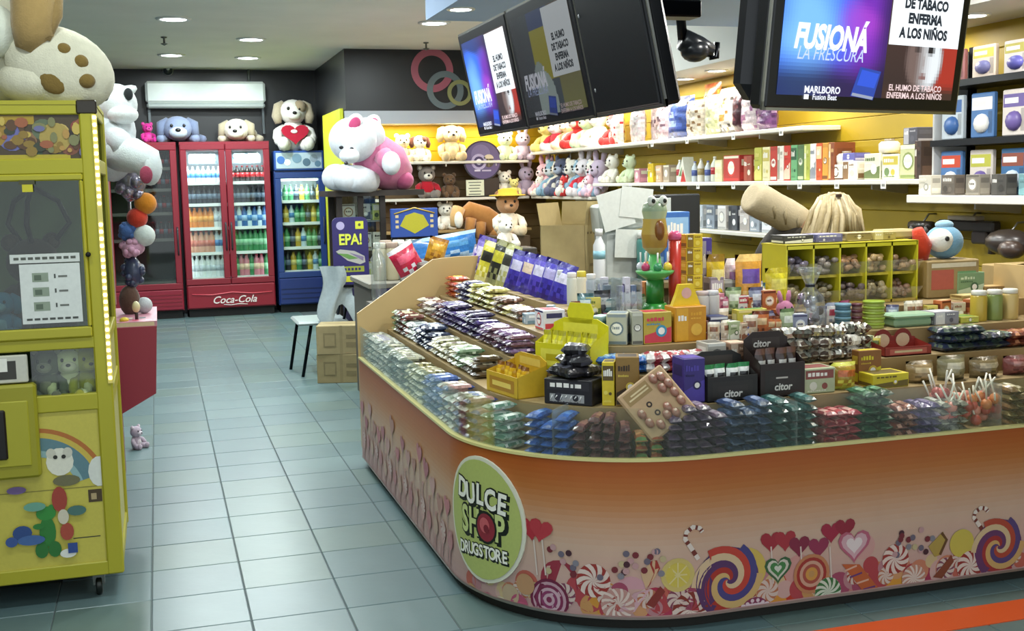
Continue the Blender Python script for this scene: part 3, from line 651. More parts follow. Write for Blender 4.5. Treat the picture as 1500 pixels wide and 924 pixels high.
blob('plush_ball', 'plush', 190, 440, 15, '5a4438', 'brown ball just above the red console under the dark bag', 'ball', sq=(1, 1, 1.5))
# white soft unicorn sitting on the second machine with a leg hanging over
u = thing('plush_unicorn', 'big white soft animal with dark eye patches lounging on the red prize machine', 'toy', (0, 0, 0))
Yu = 6.0
def PU(px, py, dy=0): return at(px, py, Y=Yu+dy)
c = PU(163, 215); m = MB(); m.ell(tuple(c), (.12, .13, .17), 'd6dde0', 18, 12); c2 = PU(168, 192); m.ell(tuple(c2), (.10, .10, .12), 'd6dde0', 16, 10); part('body', m, 'plush', u)
c = PU(170, 153, -.02); m = MB(); m.ell(tuple(c), (.10, .10, .10), 'dfe6e6', 18, 12); hd = part('head', m, 'plush', u)
c = PU(180, 168, -.10); m = MB(); m.ell(tuple(c), (.072, .06, .045), 'e2e8e8', 14, 10); part('muzzle', m, 'plush', hd)
for px, py in ((156, 141), (188, 138)):
    c = PU(px, py, -.10); m = MB(); m.ell(tuple(c), (.022, .014, .030), '2a2e30', 10, 8); part('eye_patch', m, 'plush', hd)
m = MB(); m.tube([PU(186, 134), PU(195, 130), PU(200, 128)], [.03, .02, .008], 'dfe6e6', 8); part('ear', m, 'plush', hd)
m = MB(); m.tube([PU(165, 225, -.05), PU(195, 228, -.16), PU(215, 236, -.2), PU(220, 252, -.2)], [.08, .085, .075, .06], 'd9e2e2', 14); m.ell(tuple(PU(219, 244, -.21)), (.058, .06, .09), 'd9e2e2', 14, 10); lg = part('leg', m, 'plush', u)
c = PU(214, 256, -.27); m = MB(); m.ell(tuple(c), (.03, .012, .042), '9a4258', 12, 8); part('sole', m, 'plush', lg)
m = MB(); m.tube([PU(160, 192, -.07), PU(176, 206, -.14), PU(180, 222, -.16)], [.05, .055, .05], 'd3dbde', 10); part('arm', m, 'plush', u)
# little toy on the floor beside the machine
p = at(205, 656, Z=0)
toy('plush_toy', 'b8aab8', 'd8d0d8', ears='round', pose='sit').place('small pale pink soft toy alone on the floor beside the red machine', 'toy', (p.x-.02, p.y, 0), .9, scl=.155)

# ================================================================== FRIDGES along the back wall
YF = 14.78
bott = {}
def bk(kind):
    if kind not in bott:
        a = {'water': ('cfe4ee', '4a86c0', 'e8f0f4'), 'cola': ('241512', 'b02028', 'a02028'), 'orange': ('d8822a', 'e8a040', 'd07020'), 'peach': ('d09a80', 'c06a58', 'b85048'), 'clear': ('dfe8ea', 'b8c4cc', 'f0f4f4'), 'green': ('3f8a58', '8fc8a0', '2f6a40'), 'blue': ('3a6aa8', '9fc4e8', '2a4a88'), 'pink': ('d88a9a', 'e8c8b0', 'c84a60'), 'dark': ('2a2f3a', '6a7a90', '3a4048'), 'yellow': ('c8a83a', 'e0d080', '8a7a2a')}[kind]
        bott[kind] = bottle_kit('bottle', *a)
    return bott[kind]
def fridge(name, x0, x1, top, label, col, doors, glass_z, rowz, lit, header=None):
    f = thing(name, label, 'fridge', (0, 0, 0)); dep = .6; g0, g1 = glass_z; fr = .075
    m = MB(); b = .035
    m.box(x0, YF+.05, .10, x0+b, YF+dep, top, col); m.box(x1-b, YF+.05, .10, x1, YF+dep, top, col); m.box(x0+b, YF+dep-.03, .10, x1-b, YF+dep, top, '8f9aa0' if lit else '4a4444')
    m.box(x0+b, YF+.05, top-.10, x1-b, YF+dep-.03, top, col); m.box(x0+b, YF+.05, .10, x1-b, YF+dep-.03, g0-.02, col); part('body', m, 'paint', f)
    m = MB(); m.box(x0+.02, YF+.08, 0, x1-.02, YF+dep, .10, '17171a'); part('plinth', m, 'rubber', f)
    n = doors; wd = (x1-x0)/n
    for i in range(n):
        a, c = x0+i*wd+.004, x0+(i+1)*wd-.004; m = MB()
        for bb in ((a, g0-fr, c, g0), (a, g1, c, g1+fr), (a, g0, a+fr, g1), (c-fr, g0, c, g1)): m.rbox(bb[0], YF, bb[1], bb[2], YF+.045, bb[3], col, .006)
        d = part('door', m, 'paint', f)
        m = MB(); m.box(a+fr, YF+.02, g0, c-fr, YF+.024, g1, 'ffffff'); part('pane', m, 'glass' if lit else 'dark_glass', d)
        hx = c-.03 if i == 0 and n > 1 else (a+.03 if n > 1 else c-.03)
        m = MB(); m.tube([(hx, YF-.002, g0+.35), (hx, YF-.03, g0+.38), (hx, YF-.03, g0+.66), (hx, YF-.002, g0+.69)], .010, '33343a', 6); part('handle', m, 'plastic', d)
    for z in rowz:
        m = MB(); m.box(x0+b, YF+.07, z-.018, x1-b, YF+dep-.03, z, 'dfe6ea' if lit else '7a7672'); m.box(x0+b, YF+.062, z-.03, x1-b, YF+.07, z+.008, 'f0f4f6' if lit else '8a8480'); part('shelf', m, 'plastic', f)
    if lit:
        m = MB(); zz = top-.125
        if n > 1:
            for xx in (x0+b+.004, x1-b-.03): m.box(xx, YF+.055, g0, xx+.026, YF+.066, g1, 'eafaff')
        else: m.box(x0+.08, YF+.09, g1-.03, x1-.08, YF+.12, g1-.005, 'e8fff4')
        part('light_tube', m, 'strip', f)
    return f
FR = '7d1628'
f1 = fridge('drinks_fridge', -.60, .262, 2.17, 'unlit single red drinks fridge at the end of the row, under the magenta toy', FR, 1, (.44, 2.07), (.46, .99, 1.31, 1.60, 1.86), False)
m = MB(); m.rbox(-.595, YF, .11, .257, YF+.045, .36, '861830', .01)
for k in range(4): m.box(-.58, YF-.004, .16+k*.045, .24, YF, .172+k*.045, '7a1426')
part('grille', m, 'paint', f1)
f2 = fridge('drinks_fridge', .30, 1.385, 2.17, 'red double door drinks fridge, brightly lit and full of bottles', FR, 2, (.48, 2.07), (.49, .80, 1.11, 1.405, 1.67), True)
m = MB(); m.rbox(.305, YF, .11, 1.38, YF+.045, .40, '861428', .012); m.tube([(.36, YF-.002, .29), (.6, YF-.004, .275), (.85, YF-.004, .30), (1.1, YF-.004, .275), (1.34, YF-.002, .285)], .008, 'c84a58', 6); gr = part('grille', m, 'paint', f2)
lt = MB(); merge(lt, text_mb('Coca-Cola', .125, 'e8dcdc', .012, shear=.35), T(.87, YF-.008, .205)); lt.tube([(.74, YF-.006, .15), (.82, YF-.006, .14), (.92, YF-.006, .150), (1.03, YF-.006, .142)], .005, 'e8dcdc', 5)
part('lettering', lt, 'print', gr)
f3 = fridge('drinks_fridge', 1.43, 2.06, 1.80, 'blue single door drinks fridge with a pale header sign', '1f3a78', 1, (.52, 1.70), (.53, .83, 1.14, 1.42), True)
m = MB(); m.rbox(1.435, YF+.01, 1.80, 2.055, YF+.3, 2.045, '2a4f96', .008); m.box(1.46, YF+.004, 1.825, 2.03, YF+.012, 2.02, 'a8bccb')
for x, z, r, c in ((1.52, 1.93, .05, '3f6fb8'), (1.60, 1.90, .04, 'e4ecf0'), (1.72, 1.95, .06, '6f8fa8'), (1.84, 1.90, .05, '4f6a80'), (1.93, 1.95, .05, '8a9aa8'), (1.98, 1.88, .04, '5a7a90')): disc(m, x, z, r, YF+.002-r*.02, c)
part('header_sign', m, 'print', f3)
m = MB(); m.rbox(1.435, YF, .11, 2.055, YF+.045, .44, '1c3070', .01)
for k in range(3): m.box(1.46, YF-.004, .18+k*.06, 2.03, YF, .19+k*.06, '122252')
part('grille', m, 'paint', f3)
for x0, x1 in ((.40, .77), (.93, 1.28)):
    m = MB(); m.box(x0, YF+.10, 1.90, x1, YF+.115, 2.05, '7f8f9c'); rr = random.Random(int(x0*100))
    for k in range(26): disc(m, rr.uniform(x0+.02, x1-.02), rr.uniform(1.92, 2.03), rr.uniform(.008, .02), YF+.099-.0002*k, rr.choice(['c8d4dc', '5a6a78', 'e8eef0', '9fb0bc']), 8)
    part('header_board', m, 'print', f2)
for x0, x1 in ((.34, .80), (.88, 1.34)):
    area('fridge_light', ((x0+x1)/2, YF+.10, 2.02),   .3, 8.0, (.85, .97, 1.0), (math.radians(35), 0, 0))
area('fridge_light', (1.745, YF+.14, 1.66), .3, 5.0, (.85, 1.0, .95), (math.radians(35), 0, 0))
ROWS = [(.49, .27, 'clear', 'pink'), (.80, .27, 'peach', 'green'), (1.11, .25, 'orange', 'blue'), (1.405, .22, 'dark', 'dark'), (1.67, .20, 'water', 'cola')]
SN = ['bottom', 'second lowest', 'middle', 'second highest', 'top']
for ri, (z, h, ka, kb) in enumerate(ROWS):
    for di, (x0, x1, kind) in enumerate(((.385, .765, ka), (.925, 1.30, kb))):
        n = 7
        for k in range(n):
            kd = kind
            if kind == 'orange' and k > 4: kd = 'clear'
            if kind == 'pink' and k % 3 == 0: kd = 'green'
            if kind == 'peach' and k > 4: kd = 'water'
            if kind == 'blue' and k % 2: kd = 'water'
            cn = {'water': 'pale blue water', 'orange': 'orange drink', 'peach': 'peach coloured drink', 'clear': 'clear drink', 'green': 'green drink', 'blue': 'blue drink', 'pink': 'pink drink', 'dark': 'dark navy drink', 'cola': 'dark red labelled'}[kd]
            dn = 'first door' if di == 0 else 'second door'
            bk(kd).place(f'{cn} bottle on {SN[ri]} shelf of lit red fridge, {dn}', 'bottle', (x0+(x1-x0)*k/(n-1), YF+.15+.01*(k % 2), z+.001), k, f'{cn} bottles, {SN[ri]} shelf, {dn}', h)
for ri, (z, h, kd) in enumerate(((.53, .24, 'green'), (.83, .24, 'green'), (1.14, .22, 'yellow'), (1.42, .20, 'yellow'))):
    for k in range(8):
        kk = ('green', 'dark', 'yellow', 'green', 'dark', 'yellow', 'water', 'green')[(k+ri*2) % 8]
        cn = {'green': 'green', 'dark': 'dark', 'yellow': 'yellow', 'water': 'pale blue'}[kk]
        bk(kk).place(f'{cn} bottle on the {["bottom", "second", "third", "top"][ri]} shelf from below in the blue fridge', 'bottle', (1.50+.49*k/7, YF+.15, z+.001), k, f'{cn} bottles on shelf {["one", "two", "three", "four"][ri]} of the blue fridge', h)
for ri, z in enumerate((.99, 1.31, 1.60, 1.86)):
    for k in range(6):
        kk = ('cola', 'dark')[(k+ri) % 2]; x = -.06+.25*k/5
        cn = {'cola': 'red labelled dark cola', 'dark': 'dark navy'}[kk]
        bk(kk).place(f'{cn} bottle on the {["lowest", "second", "third", "top"][ri]} shelf of the unlit red fridge', 'bottle', (x, YF+.15, z+.001), k, f'{cn} bottles on unlit fridge shelf {["one", "two", "three", "four"][ri]}', .21 if ri < 3 else .18)
# soft toys on top of the fridges
lying_toy('plush_toy', '8793b2', '76829f', 'b8c2d4').place('blue grey soft dog lying over the top of the lit red fridge', 'toy', (.30, 15.02, 2.172), .0, scl=.56)
lying_toy('plush_toy', 'c4bca6', 'b0a58c', 'e8e4d6', 'dcd8c8').place('cream soft puppy lying on the top of the lit red fridge', 'toy', (1.02, 15.02, 2.172), -.2, scl=.50)
hk = toy('plush_toy', 'd5d3cc', ears='droop', ear='b0a48c', muzzle='e8e6e0', patch='9a8a70', hsc=.95, seg=14)
m = MB(); hp = [(.24*math.sin(t)**3, .012*(13*math.cos(t)-5*math.cos(2*t)-2*math.cos(3*t)-math.cos(4*t))) for t in [2*PI*k/24 for k in range(24)]]; m.prism([(x, .30+z) for x, z in hp], -.27, -.19, 'a81c34', smooth=False)
m.ell((-.02, -.275, .33), (.06, .01, .035), 'e8dcd8', 10, 6); hk.add('heart', m, 'plush', None, 'red felt heart with a white patch'); hk.place('white soft dog with a red heart sitting on top of the blue fridge', 'toy', (1.715, 14.98, 2.047), 0, scl=.72)
toy('plush_toy', 'c8288a', 'd84a9c', ears='round').place('magenta pink soft toy on top of the unlit red fridge behind the white animal', 'toy', (-.06, 15.0, 2.172), .3, scl=.26)
# air conditioner on the back wall
ac = thing('air_conditioner', 'white wall mounted air conditioner above the fridges', 'air conditioner', (0, 0, 0))
m = MB(); m.rbox(-.06, 15.12, 2.66, 1.40, 15.4, 2.93, 'dfe8e6', .03); part('body', m, 'plastic', ac)
m = MB(); m.rbox(-.05, 15.14, 2.60, 1.39, 15.36, 2.665, 'aab4b2', .02); part('louvre', m, 'plastic', ac)
for x in (-.04, 1.36):
    m = MB(); m.box(x, 15.3, 2.28, x+.03, 15.4, 2.62, '5a6062'); part('bracket', m, 'metal', ac)
m = MB(); m.tube([(1.22, 15.33, 2.92), (1.22, 15.36, 3.1)], .018, '6a7072'); part('pipe', m, 'plastic', ac)
p = at(246, 103, Y=15.34); m = MB(); m.ell((0, 0, 0), (.06, .05, .06), '30363a', 14, 10); m.lathe([(.065, .03), (.065, .05)], 'b8bcbc', 14, T(0, 0, 0, rx=-PI/2)); m.lathe([(.025, .0), (.025, .06)], 'c9cccc', 10, T(0, -.02, .02, rx=PI/2)); single('security_camera', m, 'plastic', 'round dark camera dome on the back wall above the air conditioner', 'camera', (p.x, p.y, p.z))
# ================================================================== TOY SHELVES on the shop's back wall and along the wall of goods
def board(name, x0, y0, x1, y1, z, label, col='d8d4c8', t=.03, brackets=(), bx=None, tags=()):
    s = thing(name, label, 'shelf', (0, 0, 0)); m = MB(); m.rbox(x0, y0, z-t, x1, y1, z, col, .004); part('shelf_board', m, 'board', s)
    for b in brackets:
        m = MB()
        if bx is not None: m.prism([(bx[0], z-t), (bx[1], z-t), (bx[1], z-t-.06), (bx[1]-.03, z-t-.06), (bx[0], z-t-.03)], b, b+.012, 'c9c9c4')
        else: m.box(b, y0+.02, z-t-.03, b+.012, y1, z-t, 'c9c9c4')
        part('bracket', m, 'metal', s)
    for b in tags: m = MB(); m.box(x0-.004, b, z-t-.025, x0, b+.05, z-.004, 'f2f0ea'); m.box(x0-.0048, b+.008, z-t-.012, x0-.004, b+.038, z-t+.004, '8a8a84'); part('price_tag', m, 'card', s)
    return s
board('shelf', 2.12, 12.96, 4.2, 13.30, 1.85, 'upper white shelf of soft toys against the yellow back wall', brackets=(2.6, 3.2, 3.8))
board('shelf', 2.12, 12.96, 4.2, 13.30, 1.43, 'lower white shelf of soft toys against the back wall', brackets=(2.6, 3.2, 3.8))
board('shelf', 2.12, 12.90, 4.2, 13.30, 1.06, 'lowest wooden shelf of soft toys, with the brown horse', 'a88a5a', brackets=(2.6, 3.2))
XW = 4.20
board('shelf', XW, 6.95, 4.50, 12.9, 1.935, 'upper white wall shelf loaded with candy bags', 'e6e2d8', brackets=(7.6, 8.6, 9.6, 10.8), bx=(4.24, 4.5), tags=(7.2, 7.9, 8.7, 9.4))
board('shelf', XW, 5.65, 4.50, 10.9, 1.565, 'long white wall shelf of boxed sweets under the candy bags', 'e6e2d8', brackets=(6.2, 7.2, 8.0, 8.8, 9.8), bx=(4.24, 4.5), tags=(6.0, 6.5, 6.95, 7.4, 7.9, 8.5, 9.2, 9.9))
board('shelf', XW, 10.95, 4.50, 12.9, 1.43, 'white shelf of soft toys in the corner of the two walls', 'd8d4c8', brackets=(11.5,), bx=(4.24, 4.5))
board('shelf', XW, 7.0, 4.50, 8.9, 1.185, 'low white wall shelf of grey gift packs behind the bending woman', 'd8d4c8', brackets=(7.4, 8.2), bx=(4.24, 4.5))
board('shelf', 4.14, 3.6, 4.50, 5.72, 1.475, 'white edged shelf under the black blister pack racks', 'ece8de', .045, brackets=(4.4, 5.2), bx=(4.2, 4.5))
# strip lamps that light the shelves
for (loc, sx, sy, pw) in (((3.1, 13.02, 2.265), 2.0, .05, 18), ((4.30, 9.9, 2.41), .05, 5.5, 24)):
    o = area('shelf_strip_light', loc, sx, pw, WARM, size_y=sy)
T_ = toy
K1 = T_('plush_toy', 'c9b48a', ears='droop', ear='bfa878', belly='d8c8a0'); K2 = T_('plush_toy', 'e2dccb', ears='droop', ear='5a3428', patch='6a4030', belly='efeade')
K3 = T_('plush_toy', 'e4cfa8', ears='round'); K4 = T_('plush_toy', 'ece8dc', ears='round'); K5 = T_('plush_toy', '8a8078', 'd8d0c4', ears='round', shirt='b01c2c', muzzle='e8e2d6')
K6 = T_('plush_toy', '6a5038', ears='round'); K7 = T_('plush_toy', 'e8dc8a', ears='round'); K8 = T_('plush_toy', 'c9b8cc', ears='long'); K9 = T_('plush_toy', '8fb4cc', 'd8e4ea', ears='round')
K10 = T_('plush_toy', 'd23a3a', 'e8d0c8', ears='round'); K11 = T_('plush_toy', 'e8b8c4', ears='long', belly='f2dce0'); K12 = T_('plush_toy', '5a5f78', 'b8c4d8', ears='point'); K13 = T_('plush_toy', 'd8e4c0', ears='round'); K14 = T_('plush_toy', 'e6e0e4', ears='long', shirt='c83040')
def shelf_toy(k, px, z, h, lb, Y=13.12, X=None, rot=0.0, py=None):
    q = at(px, py or 230, Y=Y) if X is None else at(px, py or 260, X=X)
    return k.place(lb, 'toy', (q.x, q.y, z+.001), rot, scl=h)
shelf_toy(K3, 590, 1.85, .34, 'pale cream soft toy on the upper shelf just behind the pink shirted bear')
shelf_toy(K2, 615, 1.85, .33, 'white soft dog with dark brown ears on the upper toy shelf')
shelf_toy(K1, 661, 1.85, .46, 'tan long faced soft dog sitting on the upper toy shelf')
shelf_toy(K13, 740, 1.85, .36, 'pale green soft toy on the upper shelf beside the round sign')
shelf_toy(K8, 766, 1.85, .36, 'pale lilac long eared soft toy on the upper shelf by the corner')
shelf_toy(K5, 624, 1.43, .40, 'grey and white soft bear in a red shirt on the lower toy shelf')
shelf_toy(K6, 657, 1.43, .30, 'dark brown soft bear beside the red shirted bear on the lower toy shelf')
shelf_toy(K4, 738, 1.43, .32, 'white soft toy on the lower shelf right behind the round sign')
shelf_toy(K8, 770, 1.43, .38, 'lilac long eared soft rabbit on the lower toy shelf')
shelf_toy(K7, 752, 1.43, .22, 'small yellow soft toy in front on the lower toy shelf', Y=13.0)
shelf_toy(K6, 695, 1.06, .30, 'brown soft bear on the lowest shelf behind the horse', Y=13.15)
shelf_toy(K4, 650, 1.06, .34, 'white soft toy with a dark side on the lowest shelf behind the blue board', Y=13.1)
# corner heap: two ranks of toys on each of the two corner shelves
CORNER = [(K7, 800, 1.935, .30, 'yellow'), (K14, 816, 1.935, .30, 'white red shirted'), (K3, 833, 1.935, .30, 'cream'), (K10, 848, 1.935, .32, 'red'), (K13, 862, 1.935, .30, 'pale green'), (K4, 878, 1.935, .32, 'white'), (K10, 902, 1.935, .26, 'red and pale')]
for i, (k, px, z, h, c) in enumerate(CORNER):
    q = at(px, 220, X=4.36); k.place(f'{c} soft toy on the upper wall shelf before the candy bags start', 'toy', (q.x, min(q.y, 12.75), z+.001), -PI/2+.4, scl=h*1.32)
LOWER = [(K11, 795, .34, 'pink long eared'), (K9, 812, .36, 'light blue'), (K12, 826, .38, 'dark slate blue'), (K4, 842, .36, 'white bear'), (K14, 858, .36, 'white red shirted long eared'), (K9, 872, .32, 'sky blue'), (K8, 884, .34, 'lilac')]
for i, (k, px, h, c) in enumerate(LOWER):
    q = at(px, 285, X=4.34); k.place(f'{c} soft toy on the corner shelf below the upper toys', 'toy', (q.x, max(11.05, min(q.y, 12.8)), 1.431), -PI/2+.5, scl=h*1.2)
FRONT = [(K4, 788, .24, 'small white'), (K7, 806, .24, 'small yellow'), (K10, 824, .24, 'small red'), (K13, 842, .24, 'small pale green'), (K11, 860, .24, 'small pink'), (K12, 876, .25, 'small slate blue')]
for i, (k, px, h, c) in enumerate(FRONT[::2]):
    q = at(px, 285, X=4.22); k.place(f'{c} soft toy at the front edge of the corner shelf', 'toy', (q.x+.03, max(11.0, min(q.y, 12.7)), 1.431), -PI/2+.2, scl=h)
# hanging toys in the corner, on pegs under the upper shelf
for i, (k, px, c) in enumerate(((K11, 800, 'pink'), (K4, 818, 'white'), (K12, 836, 'slate blue'), (K9, 850, 'pale blue'), (K4, 870, 'ivory'))):
    q = at(px, 262, X=4.33); yy = max(11.1, min(q.y, 12.6)); m = MB(); m.tube([(0, 0, .88), (0, 0, 1.33)], .018, 'b0b0b0', 6)
    o = k.place(f'{c} soft toy hanging from a cord under the upper corner shelf', 'toy', (4.33, yy, 1.80-.30), -PI/2+.3, scl=.33); part('cord', m, 'rubber', o)

# brown horse and straw hat doll on the lowest shelf / in front of it
h = thing('plush_horse', 'brown soft horse lying with a white tuft on the lowest toy shelf', 'toy', (0, 0, 0)); BR = 'a8743e'
def PH(px, py, dy=0): return at(px, py, Y=12.3+dy)
m = MB(); m.tube([PH(672, 320), PH(688, 308), PH(708, 318), PH(728, 332), PH(738, 345)], [.06, .10, .13, .13, .09], BR, 14); part('body', m, 'plush', h)
m = MB(); m.tube([PH(672, 305, -.05), PH(668, 318, -.08), PH(666, 332, -.1)], [.075, .07, .05], 'c9a06a', 12); hd = part('head', m, 'plush', h)
m = MB(); m.ell(tuple(PH(672, 322, -.17)), (.05, .04, .09), 'e8e2d4', 10, 8); part('mane', m, 'plush', hd)
for a, b in (((690, 320), (686, 347)), ((704, 326), (704, 349)), ((722, 338), (734, 350)), ((736, 340), (748, 350))):
    m = MB(); m.tube([PH(*a, -.1), PH(*b, -.14)], [.06, .05], BR, 10); part('leg', m, 'plush', h)
m = MB(); m.box(PH(660, 350).x, 12.05, 0, PH(756, 350).x, 12.6, PH(700, 351).z, '5a4630'); single('display_stand', m, 'board', 'brown block stand carrying the soft horse before the back wall', 'stand')
dk = T_('cloth_doll', 'd8c4a4', head='b98a62', muzzle='c0926a', ears='round', ear='8a6440', shirt='e8e0d0', hat='c9a83c', seg=12)
q = at(744, 345, Y=11.8); dk.place('soft doll with a brown face under a yellow straw hat', 'toy', (q.x, q.y, q.z), 0, scl=.50)
m = MB(); m.box(q.x-.2, 11.65, 0, q.x+.2, 12.02, q.z, '4a3a28'); single('display_stand', m, 'board', 'dark block stand under the straw hatted doll', 'stand')
q = at(745, 364, Y=9.0); m = MB(); m.rbox(q.x-.2, 9.0, 0, q.x+.25, 9.3, q.z, '3a3530', .01); single('display_stand', m, 'board', 'low dark stand holding the white soft toy by the chocolate packs', 'stand')
K4.place('white soft toy just above the purple chocolate packs', 'toy', (q.x+.02, 9.15, q.z+.001), .3, scl=.26)

# round sign on a post
rs = thing('round_sign', 'round purple sign with ring and umbrella pictures on the lower toy shelf', 'sign', (0, 0, 0)); q = at(707, 235, Y=12.98); R_ = m_of(29, q)
m = MB(); n = 32; m.prism([(q.x+R_*math.cos(2*PI*j/n), q.z+R_*math.sin(2*PI*j/n)) for j in range(n)], 12.985, 13.01, '231f30')
disc(m, q.x, q.z, R_*.92, 12.984, '5b4f7c', 32); disc(m, q.x-.02, q.z+.07, R_*.5, 12.983, '6f6490', 24)
disc(m, q.x-.045, q.z-.015, R_*.40, 12.982, 'a9a0c4', 24); disc(m, q.x-.045, q.z-.015, R_*.27, 12.981, '3a2a5c', 24); disc(m, q.x-.045, q.z-.015, R_*.15, 12.980, 'd8d4e4', 20)
m.poly([(q.x+.075+.06*math.cos(PI*j/10), 12.982, q.z+.02+.05*math.sin(PI*j/10)) for j in range(11)], 'c8bca4'); m.rect(q.x+.07, q.z-.07, q.x+.08, q.z+.02, 12.9818, '8a7a5a'); disc(m, q.x+.075, q.z-.02, .06, 12.9825, '4a4030', 20)
m.rect(q.x-.10, q.z-.125, q.x-.03, q.z-.105, 12.981, 'c9c4d8'); m.rect(q.x-.01, q.z-.125, q.x+.10, q.z-.108, 12.981, 'b0a8c4')
part('disc', m, 'print', rs)
m = MB(); m.rbox(q.x-.03, 13.011, 1.431, q.x+.03, 13.04, q.z-R_*.5, '2a2520', .005); m.rbox(q.x-.02, 12.99, 1.445, q.x+.20, 13.01, q.z-R_*.88, '33261e', .004); m.rbox(q.x-.16, 12.97, 1.431, q.x+.20, 13.06, 1.446, '2a2520', .004); part('post', m, 'board', rs)
c = at(696, 277, Y=12.965); cw, ch = m_of(27, c)/2, m_of(23, c)/2
m = MB(); m.box(c.x-cw, 12.96, 1.447, c.x+cw, 12.968, 1.447+2*ch, 'd8dcc4'); cz = 1.447+ch
for k in range(5): m.rect(c.x-cw*.75+(k % 2)*.01, cz+ch*.62-k*.034, c.x+cw*(.7-.1*(k % 3)), cz+ch*.62-k*.034+.012, 12.9592, '6f7468')
part('notice_card', m, 'card', rs)

# dark glass showcase with the giant pink shirted bear on it
sc = thing('glass_showcase', 'dark framed tall glass showcase of small boxed goods, under the pink shirted bear', 'showcase', (0, 0, 0))
sx0, sx1, sy0, sy1, sh = at(497, 400, Y=10.3).x, at(568, 400, Y=10.3).x, 10.3, 10.85, at(530, 279, Y=10.3).z
m = MB()
for x in (sx0, (sx0+sx1)/2-.03, sx1-.05):
    for y in (sy0, sy1-.05): m.box(x, y, 0, x+.05, y+.05, sh, '241d17')
m.box(sx0-.08, sy0-.05, sh-.05, sx1+.35, sy1, sh, '2a211a'); m.box(sx0, sy0, 0, sx1, sy1, .42, '2a221c'); m.box(sx0, sy1-.02, .4, sx1, sy1, sh, '4a4030'); part('frame', m, 'board', sc)
m = MB(); m.box(sx0+.05, sy0+.01, .42, sx1-.05, sy0+.014, sh-.05, 'ffffff'); part('pane', m, 'glass', sc)
for z in (.75, 1.02, 1.28):
    m = MB(); m.box(sx0+.05, sy0+.03, z-.012, sx1-.05, sy1-.03, z, '8a8a80'); part('shelf', m, 'plastic', sc)
wb = [Kit('gift_box').add('gift_box', carton(.11, .08, .13, c, [a, b], i), 'card') for i, (c, a, b) in enumerate((('e8e4da', '3a3a3a', 'b8b8b0'), ('c8d070', 'e8e8d8', '4a5a2a'), ('dcdcd8', '8a6a4a', '5a5a60')))]
for iz, z in enumerate((.75, 1.02, 1.28)):
    for k in range(3):
        wb[(iz+k) % 3].place(f'small {("pale", "lime green", "grey white")[(iz+k) % 3]} gift box on the {("lower", "middle", "upper")[iz]} shelf of the dark showcase', 'box', (sx0+.12+k*.135, sy0+.15, z+.001), .1*k, 'gift boxes in the dark showcase', 1.15)
pb = thing('giant_plush_bear', 'giant white soft bear in a pink shirt slumped on the dark showcase', 'toy', (0, 0, 0)); WB, PK = 'd6dae0', 'cf7a9c'; Yb = 10.35
def PB(px, py, dy=0): return at(px, py, Y=Yb+dy)
m = MB(); m.tube([PB(585, 262, .15), PB(566, 243, .1), PB(545, 228, .05), PB(535, 215)], [.16, .23, .22, .15], PK, 18); m.ell(tuple(PB(590, 264, .05)), (.10, .14, .09), 'b85a80', 14, 10); part('body', m, 'plush', pb)
m = MB(); m.ell(tuple(PB(517, 205, -.1)), (.215, .20, .20), WB, 22, 14, ); m.ell(tuple(PB(537, 200, 0)), (.17, .17, .17), WB, 18, 12); hd = part('head', m, 'plush', pb)
m = MB(); m.ell(tuple(PB(512, 228, -.26)), (.09, .09, .07), 'e2e6ea', 16, 10); part('muzzle', m, 'plush', hd)
m = MB(); m.ell(tuple(PB(507, 239, -.33)), (.018, .012, .016), '2a2a30', 8, 6); part('nose', m, 'plastic', hd)
for px, py in ((515, 218), (500, 216)):
    m = MB(); m.ell(tuple(PB(px, py, -.30)), (.020, .012, .016), '1a1a20', 8, 6); part('eye', m, 'plastic', hd)
for px, py, dy in ((519, 182, -.22), (545, 183, .02)):
    m = MB(); m.ell((0, 0, 0), (.075, .04, .10), WB, 12, 9, T(*PB(px, py, dy), ry=.5)); m.ell((0, -.03, -.005), (.05, .022, .07), 'b84a74', 10, 8, T(*PB(px, py, dy), ry=.5)); part('ear', m, 'plush', hd)
m = MB(); m.tube([PB(560, 228, -.12), PB(572, 240, -.2)], [.09, .085], PK, 12); m.ell(tuple(PB(573, 239, -.24)), (.085, .08, .105), 'dfe3e8', 16, 10); part('arm', m, 'plush', pb)
for a, b, c in (((545, 266, -.05), (525, 262, -.15), (508, 260, -.22)), ((525, 268, .12), (505, 262, 0), (492, 260, -.06))):
    m = MB(); m.tube([PB(*a), PB(*b), PB(*c)], [.10, .12, .115], WB, 14); m.ell(tuple(PB(*c)), (.125, .10, .12), WB, 16, 11); part('leg', m, 'plush', pb)
# standing sandwich sign
es = thing('standing_sign', 'dark purple standing sign with rounded top, bread picture and yellow lettering', 'sign', (0, 0, 0))
a, b = at(489, 400, Y=9.650), at(541, 400, Y=9.650); zt, zb = at(512, 318, Y=9.650).z, at(515, 417, Y=9.650).z
wS, xS = (b.x-a.x), (a.x+b.x)/2; hS = zt-zb
m = MB(); rr = .05; pts = []
for cx, cz, a0 in ((xS+wS/2-rr, zt-rr, 0), (xS-wS/2+rr, zt-rr, 90), (xS-wS/2+rr, zb+rr, 180), (xS+wS/2-rr, zb+rr, 270)):
    for k in range(5): t = math.radians(a0+k*22.5); pts.append((cx+rr*math.cos(t), cz+rr*math.sin(t)))
m.prism(pts, 9.650, 9.670, '2c2560'); y = 9.649
disc(m, xS-wS*.27, zt-.07, .035, y, 'a8a0c8'); m.rect(xS+wS*.15, zt-.10, xS+wS*.38, zt-.035, y, 'c8cc3a'); disc(m, xS+wS*.265, zt-.065, .012, y-.001, '5a5a30')
